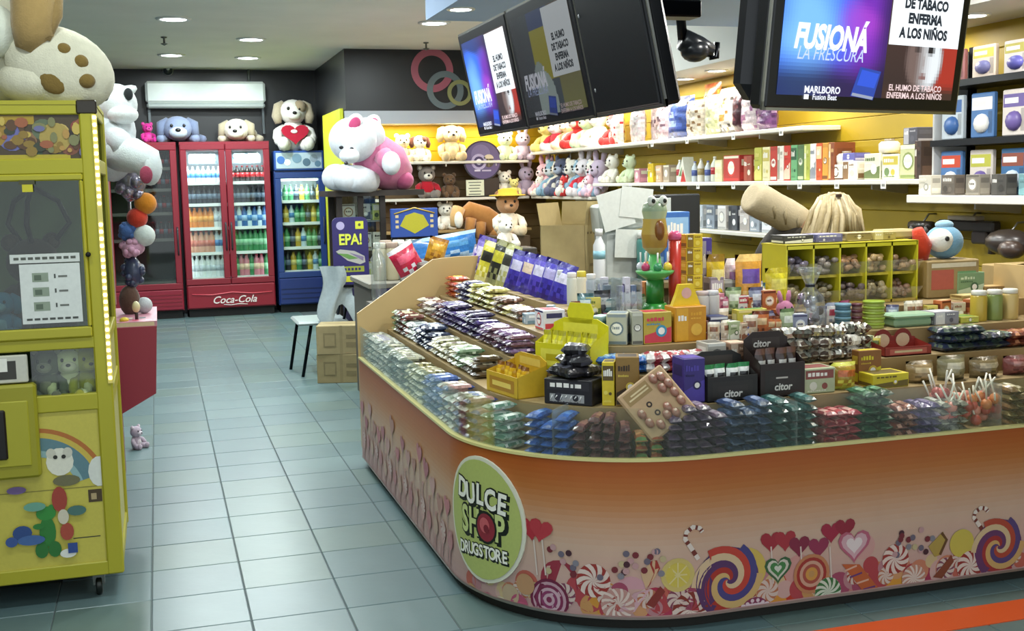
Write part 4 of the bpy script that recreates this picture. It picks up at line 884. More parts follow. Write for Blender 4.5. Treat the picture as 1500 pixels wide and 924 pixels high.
m.poly([(xS-wS*.42, y, zb+hS*.50), (xS-wS*.30, y, zb+hS*.53), (xS+wS*.1, y, zb+hS*.50), (xS+wS*.38, y, zb+hS*.42), (xS+wS*.40, y, zb+hS*.33), (xS+wS*.25, y, zb+hS*.30), (xS-wS*.1, y, zb+hS*.36)], 'a8a8a4')
m.poly([(xS-wS*.40, y-.001, zb+hS*.475), (xS-wS*.1, y-.001, zb+hS*.46), (xS+wS*.2, y-.001, zb+hS*.39), (xS-wS*.05, y-.001, zb+hS*.38)], '5f8a4a'); m.poly([(xS-wS*.05, y-.001, zb+hS*.48), (xS+wS*.36, y-.001, zb+hS*.41), (xS+wS*.34, y-.001, zb+hS*.35)], '7a6f90')
for z, w_ in ((.19, .36), (.045, .42)): m.rect(xS-wS*w_, zb+hS*z, xS+wS*w_, zb+hS*(z+.085), y, 'c8c83a' if z < .1 else '8f9838')
for k in range(6): m.rect(xS-wS*.3+k*wS*.1, zb+hS*.215, xS-wS*.3+k*wS*.1+wS*.06, zb+hS*.25, y-.001, '2c2560')
bd = part('sign_board', m, 'print', es); lt = MB(); merge(lt, text_mb('EPA!', .125, 'd0d84a', .03, sx=.82), T(xS, 9.646, zb+hS*.665)); part('lettering', lt, 'print', bd)
m = MB(); m.rbox(xS-.10, 9.640, zb-.018, xS+.12, 9.770, zb+.004, '26262e', .006); m.box(xS-.02, 9.672, zb, xS+.04, 9.710, zb+.3, '26262e'); part('foot', m, 'metal', es)
m = MB(); m.rbox(xS+.0, 9.630, 0, xS+.40, 10.200, zb-.02, '2f2a4a', .015); single('side_table', m, 'cloth', 'low table under a dark purple cloth carrying the standing sign', 'table')
# blue board with the yellow diamond
q0, q1 = at(573, 340, Y=9.9), at(641, 304, Y=9.9)
bs = thing('blue_board', 'blue display board with a yellow diamond, above the clear jars', 'sign', (0, 0, 0)); m = MB(); m.rbox(q0.x, 9.9, q0.z-.05, q1.x, 9.93, q1.z, '2a4a96', .006); cx, cz = (q0.x+q1.x)/2, (q0.z+q1.z)/2-.02
m.poly([(cx-.13, 9.899, cz-.03), (cx, 9.899, cz-.10), (cx+.13, 9.899, cz-.03), (cx+.08, 9.899, cz+.06), (cx, 9.899, cz+.085), (cx-.08, 9.899, cz+.06)], 'b0a82c')
for sx in (-1, 1):
    for k in range(3): m.rect(cx+sx*.155-.014, cz-.05+k*.045, cx+sx*.155+.014, cz-.025+k*.045, 9.8992, 'c8b48a')
m.tube([(cx-.18, 9.898, cz+.075), (cx, 9.898, cz+.125), (cx+.18, 9.898, cz+.075)], .006, 'c0a03a', 5); part('panel', m, 'print', bs)
m = MB(); m.box(cx-.2, 9.931, 0, cx-.15, 9.96, q0.z, '3a3a40'); m.box(cx+.15, 9.931, 0, cx+.2, 9.96, q0.z, '3a3a40'); part('post', m, 'metal', bs)
# grey goods table with clear jars, bottles and foil balloons behind the counter's end panel
q = at(590, 360, Y=8.4); zt = at(590, 378, Y=8.3).z
m = MB(); x0, x1 = at(545, 400, Y=8.3).x, at(700, 400, Y=8.3).x
m.rbox(x0-.06, 8.1, .86, x1+.05, 8.95, .90, '8a8478', .006); m.box(x0-.04, 8.15, 0, x0, 8.9, .86, '5a564e'); m.box(x1-.02, 8.15, 0, x1+.02, 8.9, .86, '5a564e'); single('goods_table', m, 'board', 'grey table crowded with clear jars and foil balloons behind the beige end panel', 'table')
jk = [jar_kit('jar', c, l) for c, l in (('a8a890', 'c8c8b8'), ('c0b89a', 'b09a8a'), ('8f9aa0', 'd8d8d0'), ('b89a80', '8a8a80'))]
jn = ('grey green', 'beige', 'blue grey', 'light brown')
for i, (px, r) in enumerate(((556, 0), (574, 0), (592, 0), (610, 0), (628, 0), (565, 1), (584, 1), (603, 1), (622, 1), (640, 1))):
    q = at(px, 370, Y=8.35+.32*r)
    jk[i % 4].place(f'{jn[i % 4]} filled jar in the {"front" if r == 0 else "back"} rank on the grey table', 'jar', (q.x, 8.35+.32*r, .902), 0, f'{jn[i % 4]} jars on the grey table, {"front" if r == 0 else "back"} rank', (.125, .125, .27) if r == 0 else (.125, .125, .27))
m = MB(); q = at(555, 420, Y=8.0); m.lathe([(.05, 0), (.055, .05), (.055, .30), (.02, .36), (.02, .42)], 'c8a8b0', 14, cols=['c8a8b0', 'd8c0c4', 'b0a8b0', 'c9c9d0']); single('tall_bottle', m, 'clear_plastic', 'tall pink bottle on a plinth between the standing sign and the end panel', 'bottle', (q.x, 8.0, .78))
m = MB(); m.box(q.x-.08, 7.92, 0, q.x+.08, 8.08, .78, '77726a'); single('plinth', m, 'board', 'slim grey plinth under the tall pink bottle', 'stand')
def foil(px, py, wpx, hpx, cols, lb, rot, lean, Y=7.6, seed=0, z0=None):
    q = at(px, py, Y=Y); w_, h_ = m_of(wpx, q), m_of(hpx, q); o = single('foil_balloon', stand_bag_mb(w_, h_, .12, cols, seed), 'foil', lb, 'balloon', (q.x, q.y, q.z-h_/2), rot); o.rotation_euler = (0, lean, rot); return o
foil(655, 362, 105, 38, ['2f7ac8', '5aa0dc', 'a8c8e8'], 'long bright blue foil balloon with pale stars behind the end panel', .2, -.12, 7.9, 4)
foil(606, 378, 42, 48, ['c02848', 'e05a78', 'd8d8e0'], 'red and silver foil balloon peeping over the end panel', .1, -.5, 7.5, 5)
foil(634, 366, 30, 38, ['b8862a', 'd8a840', '8a5a1a'], 'gold and brown star printed foil balloon over the end panel', 0, .3, 7.4, 6)
m = MB(); m.rbox(at(600, 400, Y=7.7).x, 7.25, .60, at(700, 400, Y=7.7).x, 8.05, at(640, 381, Y=7.6).z, '6a665c', .01); m.box(at(610, 400, Y=7.7).x, 7.3, 0, at(690, 400, Y=7.7).x, 8.0, .6, '55514a'); single('low_stand', m, 'board', 'low grey stand under the foil balloons behind the end panel', 'stand')

# chair with a draped jacket and the cartons by the counter
ch = thing('chair', 'chair with pale seat and thin dark legs, a grey jacket on its back', 'chair', (0, 0, 0))
fl, fr_ = at(426, 541, Z=0), at(444, 552, Z=0)
sz = at(450, 466, Y=fl.y-.2).z
m = MB(); m.rbox(fl.x+.02, fr_.y-.02, sz-.035, fl.x+.46, fl.y+.05, sz, 'aeb8b8', .016); part('seat', m, 'plastic', ch)
for nm, x, y, tx, ty in (('leg', fl.x, fl.y, .07, -.06), ('leg', fr_.x, fr_.y, .09, .03), ('leg', fl.x+.42, fl.y+.02, -.05, -.06), ('leg', fr_.x+.38, fr_.y, -.05, .03)):
    m = MB(); m.tube([(x, y, 0), (x+tx, y+ty, sz-.03)], .014, '15181c', 8); part('leg', m, 'metal', ch)
m = MB(); bx = fl.x+.42; m.tube([(bx, fr_.y+.05, sz-.02), (bx+.05, fr_.y+.03, sz+.22), (bx+.06, fr_.y+.05, sz+.40), (bx+.06, fl.y-.05, sz+.40), (bx+.05, fl.y-.03, sz+.22), (bx, fl.y-.05, sz-.02)], .012, '2a2e32', 8); m.rbox(bx+.05, fr_.y+.05, sz+.2, bx+.07, fl.y-.05, sz+.38, '8f9a9c', .01); part('backrest', m, 'metal', ch)
q = at(480, 400, Y=fl.y-.1); jk_ = MB(); rr = random.Random(4); nx, nz = 10, 9; vs, fs = [], []
for i in range(nz+1):
    for j in range(nx+1):
        u, v = j/nx, i/nz; vs.append((bx-.20+u*.30+.03*math.sin(v*5), fr_.y-.05+.04*math.sin(u*9+v*2)-.03*v, sz+.46-v*(.42+.10*math.sin(u*7))))
for i in range(nz):
    for j in range(nx): a = i*(nx+1)+j; fs.append((a, a+1, a+nx+2, a+nx+1))
k0 = len(vs); vs += [(x, y+.03, z) for x, y, z in vs]; fs += [tuple(k0+i for i in f[::-1]) for f in list(fs)]
jk_.add(vs, fs, '98a4a8', True); single('jacket', jk_, 'cloth', 'crumpled grey jacket hanging over the chair back', 'jacket')
kb = Kit('cardboard_box')
def cardboard(w_, d_, h_, col='9a8a62', seed=0):
    m = MB(); m.rbox(-w_/2, -d_/2, 0, w_/2, d_/2, h_, col, .004); e = .001
    m.rect(-w_*.03, 0, w_*.03, h_, -d_/2-e, shade(col, .85)); m.rect(-w_*.36, h_*.25, -w_*.1, h_*.75, -d_/2-e, shade(col, .7)); m.rect(-w_*.33, h_*.3, -w_*.13, h_*.68, -d_/2-2*e, shade(col, .95)); m.rect(w_*.1, h_*.55, w_*.38, h_*.68, -d_/2-e, shade(col, .65)); m.rect(w_*.1, h_*.25, w_*.3, h_*.42, -d_/2-e, shade(col, .7))
    m.box(-w_/2+.002, -.012, h_, w_/2-.002, .012, h_+.001, shade(col, .8)); return m
qb = at(475, 557, Z=0)
single('cardboard_box', cardboard(.40, .30, .235), 'kraft', 'lower brown carton of the two stacked by the counter end', 'box', (1.41, 9.41, 0), -.30)
single('cardboard_box', cardboard(.40, .30, .235, 'a3926a'), 'kraft', 'upper brown carton of the two stacked by the counter end', 'box', (1.41, 9.41, .236), -.26)
# ================================================================== GOODS ON THE WALL SHELVES (fronts face -x)
RW = -PI/2
def yw(px, py=265, X=4.30): return at(px, py, X=X).y
# tall boxes standing like books on the long shelf
TALL = [('b9b84a', 'e0d878', 'lime green and cream'), ('e8e0b0', 'c8b860', 'plain cream'), ('c0392c', 'f0e8d8', 'red and white'), ('ece6da', 'a8a090', 'white'), ('c83426', 'e8d0b8', 'bright red'), ('6fae78', '2a5a3a', 'mint green'), ('58784a', 'c8d8a8', 'dark green'), ('a8b04a', 'd8dc90', 'olive green'), ('efece4', '8a8f98', 'white and grey'), ('c8542a', 'e8c898', 'orange red'), ('d89a3a', '7a4a1a', 'amber'), ('8a4a2a', 'd8b078', 'brown')]
pxs = [1118, 1130, 1141, 1151, 1161, 1171, 1181, 1190, 1199, 1208, 1217, 1226]
for i, ((c, a, nm), px) in enumerate(zip(TALL, pxs)):
    y = yw(px); d = abs(yw(pxs[min(i+1, 11)])-yw(pxs[max(i-1, 0)]))/(2 if 0 < i < 11 else 1)*.92
    single('candy_box', carton(d, .16, .245, c, [a, shade(c, .8), shade(a, .8)], 40+i), 'card', f'tall {nm} sweets box in the upright row on the long wall shelf', 'box', (4.335, y, 1.566), RW, 'tall boxes on the long wall shelf')
MIX = [(1232, .20, .10, 'e6ddd0', ['5a3826', 'f2eee6'], 'brown and white flat box before the tall row'), (1252, .16, .12, 'eee8dc', ['8a6a4a', 'd8d0c0'], 'white box with a brown band'), (1285, .17, .16, 'dfe0c8', ['6a7a4a', 'f4f2e8'], 'pale green printed box'), (1312, .17, .15, 'e8e6d0', ['c8b84a', '6f8a5a'], 'cream box with yellow print'), (1338, .16, .20, 'c8cc9c', ['8a9a5a', 'e4e6d0'], 'olive green tall carton near the shelf end'), (1352, .06, .22, '3a2a24', ['5a4438', '2a1c18'], 'dark brown narrow box closing the shelf')]
for i, (px, w_, h_, c, a, lb) in enumerate(MIX): single('candy_box', carton(w_, .14, h_, c, a, 70+i), 'card', lb+' on the long wall shelf', 'box', (4.33, yw(px), 1.566), RW)
for i, (px, c, lb) in enumerate(((1234, 'eee9e0', 'white round tin with a pale top'), (1296, 'e4e0d4', 'cream round tin'))):
    m = MB(); m.lathe([(.06, 0), (.065, .02), (.065, .055), (.05, .07)], c, 14); m.lathe([(.03, .07), (.03, .085)], '9a9080', 10); single('sweet_tin', m, 'plastic', lb+' balanced on the boxes of the long wall shelf', 'tin', (4.33, yw(px), 1.566+(.101 if i == 0 else .161 if i == 1 else 0)))
for i, (px, c, a, h_, lb) in enumerate(((1248, '6a6ab0', 'c8c8e0', .05, 'violet flat box on top of the white brown banded box'), (1338, '50505a', 'b0b0b8', .10, 'dark grey box on top of the olive green carton'))):
    single('candy_box', carton(.13, .12, h_, c, [a, shade(c, 1.3)], 90+i), 'card', lb, 'box', (4.33, yw(px), 1.567+(.12 if i == 0 else .20)), RW)
# left half of the long shelf: bottles, small boxes
q4 = [bottle_kit('bottle', a, b, c) for a, b, c in (('d8dcd0', 'b03038', 'e8e8e0'), ('c8d0d8', '4a5a9a', '8a8ab8'), ('e0dcd0', '9a8a60', 'c0b8a0'), ('e6e4da', '4a8a4a', 'd8d8d0'))]
LS = [(893, 'w', .30, 'white'), (918, 'g', .28, 'green topped'), (938, 'p', .13, 'rose'), (950, 'b3', .18, ''), (958, 'y', .17, 'yellow'), (970, 't', .15, 'tan'), (981, 't2', .15, 'grey beige'), (993, 'b0', .19, ''), (1003, 'tr', .21, ''), (1015, 'b1', .17, ''), (1024, 'b2', .19, ''), (1034, 'b1', .17, ''), (1044, 'b0', .20, ''), (1058, 'cr', .17, 'cream'), (1077, 'red', .20, 'red'), (1101, 'br', .19, 'brick red')]
bn = ('clear bottle with a red label', 'pale bottle with a blue label', 'pale bottle with a tan label', 'pale bottle with a green label')
for i, (px, k, h_, nm) in enumerate(LS):
    y = yw(px)
    if k in ('w', 'g'):
        (K4 if k == 'w' else K13).place(f'{nm} soft toy at the far end of the long wall shelf', 'toy', (4.34, y, 1.566), RW+.2, scl=h_)
    elif k[0] == 'b' and k[1:].isdigit():
        j = int(k[1]); q4[j].place(f'{bn[j]} among the small boxes on the long wall shelf', 'bottle', (4.32, y, 1.566), i, f'{bn[j]}, long wall shelf', h_)
    elif k == 'tr':
        m = MB(); m.prism([(-.09, 0), (.09, 0), (.02, h_)], -.05, .05, 'dfe0d0'); m.poly([(-.02, -.051, .0), (.088, -.051, 0), (.03, -.051, .11)], 'b83030'); m.poly([(-.05, -.0515, .05), (.0, -.0515, .05), (.01, -.0515, .13)], '6a8a5a'); single('pyramid_pack', m, 'card', 'white and red pyramid pack on the long wall shelf', 'box', (4.32, y, 1.566), RW)
    else:
        col = {'p': 'c88a98', 'y': 'd8b82a', 't': 'c8a888', 't2': 'a89a88', 'cr': 'e2d8a8', 'red': 'b83a34', 'br': '9a4a38'}[k]
        single('candy_box', carton(.12 if k != 'red' else .26, .13, h_, col, [shade(col, 1.35), 'e8e2c8', '6a3a5a' if k == 'red' else shade(col, .6)], 120+i), 'card', f'{nm} carton between the bottles and the tall boxes on the long shelf' if k in ('cr', 'red', 'br') else f'small {nm} box beside the bottles on the long wall shelf', 'box', (4.33, y, 1.566), RW)
# candy bags on the upper shelf
BAGS = [(905, .16, .28, ['f0ece4', 'c8303c', 'f4e8e0'], 'white bag with a red swirl'), (935, .20, .30, ['efe9ea', 'e8d0d8', 'c8b0b8'], 'white frosted bag'), (955, .18, .42, ['dcc4c8', '7a5a68', 'e8dce0'], 'tall pink bag with dark spots'), (972, .16, .30, ['c8b0b8', '6a5060', 'e0d4d8'], 'grey pink bag with dark spots'), (998, .24, .33, ['3f5aa8', '8fa8d8', '2a3f80'], 'royal blue bag'), (1020, .18, .28, ['e6dcc8', '8a6a44', 'f0e8d8'], 'cream bag with brown sweets'), (1030, .20, .40, ['c8641e', 'e89a3a', 'a84a14'], 'tall orange bag behind the cream ones'), (1048, .17, .30, ['d8dcb0', 'e8e8d0', 'b8bc80'], 'pale green pointed bag'), (1068, .22, .33, ['ebe4da', 'c88a2a', '4a4038'], 'white bag with orange and black print'), (1085, .10, .30, ['4a2a34', '8a4a50', '6a3a3a'], 'dark maroon narrow bag'), (1101, .20, .28, ['eee0e6', 'a86aa0', 'd8c0d4'], 'white and purple bag'), (1124, .18, .22, ['8a5a94', 'c8a0c8', '6a3f74'], 'purple low bag at the shelf end')]
for i, (px, w_, h_, cols, nm) in enumerate(BAGS):
    y = yw(px, 210, 4.33); single('candy_bag', stand_bag_mb(w_*1.75, h_*1.08, .11, [shade(c, .62) for c in cols], i, .32, 14, 10), 'foil', f'{nm} among the candy bags on the upper wall shelf', 'candy bag', (4.33+(.09 if h_ > .35 else 0), y, 1.936), RW+rnd.uniform(-.10, .35), 'candy bags on the upper wall shelf')
# blister racks over the right hand shelf
rk = thing('blister_rack', 'black tiered rack hung on the wall of goods, full of blue blister packs', 'rack', (0, 0, 0))
for z in (2.10, 1.78):
    m = MB(); m.box(4.22, 3.8, z-.035, 4.495, 5.62, z, '17191c'); part('rack_shelf', m, 'plastic', rk)
for y in (3.82, 5.58): m = MB(); m.box(4.46, y, 1.50, 4.495, y+.03, 2.30, '202226'); part('upright', m, 'metal', rk)
m = MB(); m.rbox(4.24, 5.615, 1.50, 4.49, 5.63, 2.28, 'c9cccc', .004); part('end_panel', m, 'plastic', rk)
BP = [['5a8ab8', 'e8e8ea', 'b83a34'], ['c8d4dc', '3f6aa8', 'e0b04a'], ['4f7ab0', 'f0f0ec', 'c84a30'], ['d8d0c8', '6a5a9a', 'b8b84a'], ['3a6a98', 'c8d8e0', '8a4a3a']]
bnm = ('blue and red', 'white and blue', 'mid blue', 'grey violet', 'deep blue')
TOPB = [['a86a6a', 'e0c8c0', '8a3a40'], ['d8c8b8', '6a6a9a', 'c8c04a'], ['cfc8c4', '50509a', 'b0a84a'], ['b8b0a8', '4a4a6a', 'c04a3a']]
tnm = ('dusky red', 'beige with yellow strip', 'grey with violet print', 'grey brown')
for zi, z in enumerate((2.10, 1.78, 1.476)):
    for k in range(7):
        y = 5.50-.245*k; pal = (TOPB[k % 4] if zi == 0 else BP[(k+zi) % 5]); nm = tnm[k % 4] if zi == 0 else bnm[(k+zi) % 5]
        h_ = (.17, .24, .24)[zi]
        m = MB(); m.rbox(-.09, -.03, 0, .09, .0, h_, pal[0], .006); m.rect(-.08, h_*.62, .08, h_*.9, -.0306, pal[2] if zi != 1 else pal[1]); m.rect(-.07, h_*.70, .03, h_*.82, -.031, 'f0efe8'); m.ell((0, -.03, h_*.32), (.06, .03, h_*.22), pal[1], 8, 6); m.rect(.05, h_*.1, .08, h_*.58, -.0308, shade(pal[0], .6))
        single('blister_pack', m, 'print', f'{nm} blister pack standing on the {("top tier of the black rack", "lower tier of the black rack", "white edged shelf under the rack")[zi]}', 'blister pack', (4.30, y, z+.001), RW, f'{nm} packs, rack tier {("top", "lower", "shelf")[zi]}')
for k in range(8):
    y = 5.58-.20*k; c = ('dcd8c8', '6a6258', '8a8478', '4a4844', '6f9aa0', 'c8ccc8', '5a5a60', 'b0a890')[k]; nm = ('cream', 'brown grey', 'grey', 'charcoal', 'teal', 'white grey', 'dark slate', 'beige')[k]
    single('small_box', carton(.11, .07, .11, c, [shade(c, 1.4), shade(c, .6)], 160+k), 'card', f'small {nm} box at the front of the white edged shelf', 'box', (4.195, y, 1.476), RW, None)
for k, (px, c) in enumerate(((1028, 'c8d0d8'), (1045, '8f9aa8'), (1062, 'd8d4d0'), (1078, '50545c'), (1095, 'd0c8c4'), (1110, '9aa4b0'), (1128, 'dfe4e8'), (1142, '6a7078'))):
    y = yw(px, 325, 4.32); nm = ('silver', 'slate', 'ivory', 'charcoal', 'rose grey', 'blue grey', 'white', 'dark grey')[k]
    single('gift_pack', carton(.14, .10, .19, c, [shade(c, .6), 'f0f0f0', shade(c, 1.3)], 180+k), 'print', f'{nm} gift pack on the low wall shelf', 'box', (4.34, y, 1.186), RW)
# dark goods hanging lower on the wall
for k, (px, py, X, lb) in enumerate(((1350, 338, 4.40, 'pair of toy binoculars with silver eyepieces'), (1418, 338, 4.42, 'dark toy blaster hanging flat'), (1478, 355, 4.2, 'dark bundle of toys at the end of the wall'))):
    q = at(px, py, X=X); t = thing('hanging_toy', lb+' on the yellow slat wall', 'toy', (0, 0, 0)); m = MB(); y, z = q.y, q.z
    if k == 0:
        m.tube([(X, y+.10, z+.03), (X, y-.10, z+.03)], .03, '2a2622', 8); part('bridge', m, 'plastic', t)
        for s_ in (-1, 1): m = MB(); m.tube([(X, y+s_*.07, z+.05), (X, y+s_*.07, z-.06)], [.03, .035], '3a3028', 10); m.tube([(X, y+s_*.07, z-.06), (X, y+s_*.07, z-.10)], .032, 'b8c0c4', 10); part('barrel', m, 'plastic', t)
    elif k == 1:
        m.rbox(X-.03, y-.24, z+.0, X+.03, y+.24, z+.06, '2f2a28', .01); m.rbox(X-.025, y-.18, z-.07, X+.025, y-.05, z, '3a3433', .01); m.tube([(X, y-.22, z), (X, y-.20, z-.12)], .022, '4a4038', 8); m.tube([(X, y+.1, z), (X, y+.08, z-.09)], .02, '4a4038', 8); part('body', m, 'plastic', t)
        m = MB(); m.rbox(X-.035, y-.10, z+.06, X+.03, y+.14, z+.085, '9a9080', .004); part('rail', m, 'plastic', t)
    else:
        m.ell((X, y, z), (.09, .16, .07), '38302c', 10, 7); m.ell((X-.05, y-.08, z-.03), (.06, .08, .05), '4a3c36', 8, 6); part('body', m, 'plastic', t)
    m = MB(); m.tube([(X, y, z+.04), (X+.05, y, z+.10), (4.503, y, z+.10)], .006, '8a8a88', 6); part('peg_hook', m, 'metal', t)

# ================================================================== TELEVISIONS
def tv_mesh(o, W_, H_, tex, dim, dep=.06):
    """television facing -y with its lower edge centred on the origin"""
    bz = .022
    m = MB(); m.rbox(-W_/2, 0, 0, W_/2, dep, H_, '101114', .012); part('casing', m, 'plastic', o)
    m = MB()
    for b in ((-W_/2, 0, W_/2, .02), (-W_/2, H_-.012, W_/2, H_), (-W_/2, 0, -W_/2+.012, H_), (W_/2-.012, 0, W_/2, H_)): m.box(b[0]-.003, -.004, b[1]-.003, b[2]+.003, .004, b[3]+.003, 'b4b4ac')
    part('trim', m, 'metal', o)
    m = MB(); m.rbox(-W_/2+.006, -.010, .006, W_/2-.006, .0, H_-.006, '15161a', .004); part('bezel', m, 'plastic', o)
    if tex is None: return
    m = MB(); sx, sz = W_/2-.045, H_-.05
    nx, nz = 72, 46; vs, fs, cc = [], [], []
    for i in range(nz+1):
        for j in range(nx+1): vs.append((-sx+2*sx*j/nx, -.0115, .045+(sz-.045)*i/nz))
    for i in range(nz):
        for j in range(nx): a = i*(nx+1)+j; fs.append((a, a+1, a+nx+2, a+nx+1)); cc.append(tex((j+.5)/nx, (i+.5)/nz))
    m.add(vs, fs, cc); scn = part('screen', m, 'screen_dim' if dim else 'screen', o)
    u = lambda x: -sx+2*sx*x
    k = W_/.835; mt = 'screen_dim' if dim else 'screen'
    nb = MB(); nb.rect(u(.575), .19*k, u(1.0), H_-.055, -.0125, 'e8f0f4'); part('notice', nb, mt, scn)
    lt = MB()
    for i, tx in enumerate(('A LOS NIÑOS', 'ENFERMA', 'DE TABACO', 'EL HUMO')): merge(lt, text_mb(tx, .038*k, '1c2430', .055, sx=.94), T(u(.775), -.0135, (.224+.041*i)*k))
    part('lettering', lt, mt, scn)
    lt = MB(); merge(lt, text_mb('FUSIONÁ', .088*k, 'eef2ff', .045, shear=.2, sx=.80), T(u(.255), -.0135, .192*k)); merge(lt, text_mb('LA FRESCURA', .050*k, 'b8c8f4', .0, shear=.25, sx=.88), T(u(.26), -.0135, .150*k))
    merge(lt, text_mb('MARLBORO', .026*k, 'dfe4f0', .03, sx=1.05), T(u(.235), -.0135, .055*k)); merge(lt, text_mb('Fusion Beat', .021*k, 'dfe4f0', .02), T(u(.25), -.0135, .036*k)); lt.rect(u(.14), .030*k, u(.165), .043*k, -.0135, 'e8ecf4')
    merge(lt, text_mb('EL HUMO DE TABACO', .024*k, 'e0c8c8', .02), T(u(.765), -.0135, .070*k)); merge(lt, text_mb('ENFERMA A LOS NIÑOS', .024*k, 'e0c8c8', .02), T(u(.765), -.0135, .048*k))
    part('lettering', lt, mt, scn)
    pk = MB(); P4 = lambda y_, pts, c: pk.poly([(u(x-.10), y_, (z-.012)*k) for x, z in pts], c)
    P4(-.0128, ((.53, .135), (.65, .125), (.62, .045), (.49, .055)), '24409a'); P4(-.0132, ((.54, .128), (.64, .118), (.62, .078), (.52, .085)), '2a50c8'); P4(-.0132, ((.50, .064), (.62, .054), (.615, .046), (.495, .056)), '8a93a8')
    part('pack_picture', pk, mt, scn)
def sm(e0, e1, x): t = min(1, max(0, (x-e0)/(e1-e0))); return t*t*(3-2*t)
def adtex(x, y):
    """the running advertisement: blue and violet smoke, and a child's half lit face beside a red field"""
    if x > .575:
        c = lerp(L('2c2022'), L('4a302a'), y)
        c = lerp(c, L('9a2a20'), sm(.02, .06, (x-.84)-(y-.30)*.35)*sm(.46, .36, y))
        fx, fy = (x-.80)/.115, (y-.26)/.23; r = math.sqrt(fx*fx+fy*fy)
        f = lerp(L('6a5854'), L('d4dade'), sm(-.5, .5, fx)); f = lerp(f, L('4a3a3a'), sm(.75, 1.05, r)*.8)
        f = lerp(f, L('1c1a20'), sm(.20, .08, math.hypot((fx-.32)/1.3, fy-.28))); f = lerp(f, L('2a2226'), sm(.16, .06, math.hypot((fx+.38)/1.3, fy-.28))*.8)
        f = lerp(f, L('7a5a58'), sm(.14, .05, math.hypot(fx/1.8, fy+.5))); f = lerp(f, L('8a7a78'), sm(.10, .03, math.hypot(fx+.02, (fy+.08)/2.4))*.5)
        f = lerp(f, L('382a26'), sm(.45, .62, fy+.15*fx)); c = lerp(f, c, sm(.90, 1.08, r))
        return lerp(c, L('3a2622'), sm(.12, .03, y))
    n = .5*math.sin(x*9+y*5)+.3*math.sin(x*5-y*13+1)+.2*math.sin(x*21+y*17)
    t = sm(.16, .46, x-.18*(y-.4)+.07*n); c = lerp(L('2f6cf0'), L('6a24a8'), t)
    c = lerp(c, L('7fc0ff'), .75*sm(.42, .10, math.hypot((x-.13)/.55, y-.40+.10*n))); c = lerp(c, L('b040c8'), .5*sm(.22, .05, math.hypot((x-.42)/.8, y-.45+.08*n)))
    c = lerp(c, L('0c1230'), sm(.30, .06, y-.04*n)*.9); c = lerp(c, L('0a0f2c'), sm(.46, .575, x)*.75); return lerp(c, L('0c1030'), sm(.78, .92, y+.10*n)*.8)
def darktex(x, y):
    fx, fy = (x-.42)/.16, (y-.12)/.30
    if fx*fx+fy*fy < 1: return L('a8b8b4')
    gx, gy = (x-.36)/.08, (y-.42)/.10
    if gx*gx+gy*gy < 1: return L('98a8a4')
    if x > .66: return lerp(L('8a8a50'), L('6a5a4a'), y)
    if .30 < x < .66 and y > .33: return L('a8a028') if y < .82 else L('3a4a7a')
    return lerp(L('3a3d44'), L('50606a'), x)
W3, H3, TILT = .835, .525, .20
for i, (yc, tex, dim, lb) in enumerate(((5.455, adtex, False, 'tilted TV with a lit blue advertisement, farthest in the row over the counter'), (4.61, darktex, True, 'tilted TV with a dim olive picture and reflections, middle of the row over the counter'), (3.87, None, True, 'tilted TV with a blank black panel, nearest of the row over the counter'))):
    o = thing('television', lb, 'TV', (1.64, yc, 1.84)); o.rotation_euler = Euler((TILT, 0, -PI/2))
    tv_mesh(o, W3-.006 if tex else .62, H3, tex, dim)
    if tex is None:
        m = MB(); m.rbox(-.29, -.016, .012, .29, -.006, H3-.02, '0d0f13', .01)
        for x, z in ((-.27, .38), (-.25, .10)): m.ell((x, -.016, z), (.006, .003, .008), '8a8d90', 6, 5)
        part('screen', m, 'plastic', o)
    m = MB(); m.tube([(0, .06, .30), (0, .15, .36)], .03, '202226', 8); m.rbox(-.12, .055, .18, .12, .075, .42, '26282c', .004); part('mount_plate', m, 'metal', o)
    mm = thing('ceiling_mount', f'dark ceiling pole holding the {("farthest", "middle", "nearest")[i]} tilted TV of the row', 'mount', (0, 0, 0)); m = MB(); m.tube([(1.86, yc, 2.20), (1.86, yc, KIOSK_SOFFIT_Z)], .022, '1c1e22', 8); part('pole', m, 'metal', mm)
    m = MB(); m.rbox(1.72, yc-.05, 2.17, 1.90, yc+.05, 2.23, '1c1e22', .006); part('arm', m, 'metal', mm); m = MB(); m.rbox(1.80, yc-.08, KIOSK_SOFFIT_Z-.012, 1.92, yc+.08, KIOSK_SOFFIT_Z, '2a2c30', .004); part('bracket', m, 'metal', mm)
o = thing('television', 'large front TV showing a blue and purple advertisement with a white health notice', 'TV', (2.197, 3.26, 1.80)); o.rotation_euler = Euler((.125, 0, .301), 'XYZ')
tv_mesh(o, .945, .59, adtex, False, .06)
m = MB(); m.rbox(-.46, .06, .02, .46, .19, .57, '14151a', .05); part('rear_housing', m, 'plastic', o)
mm = thing('ceiling_mount', 'dark ceiling pole and arm behind the large front TV', 'mount', (0, 0, 0)); m = MB(); m.tube([(2.13, 3.53, 2.2), (2.13, 3.53, KIOSK_SOFFIT_Z)], .024, '1c1e22', 8); m.rbox(2.03, 3.45, KIOSK_SOFFIT_Z-.012, 2.23, 3.61, KIOSK_SOFFIT_Z, '2a2c30', .004); part('pole', m, 'metal', mm); m = MB(); m.rbox(2.08, 3.40, 2.10, 2.18, 3.56, 2.26, '1c1e22', .006); part('bracket', m, 'metal', mm)
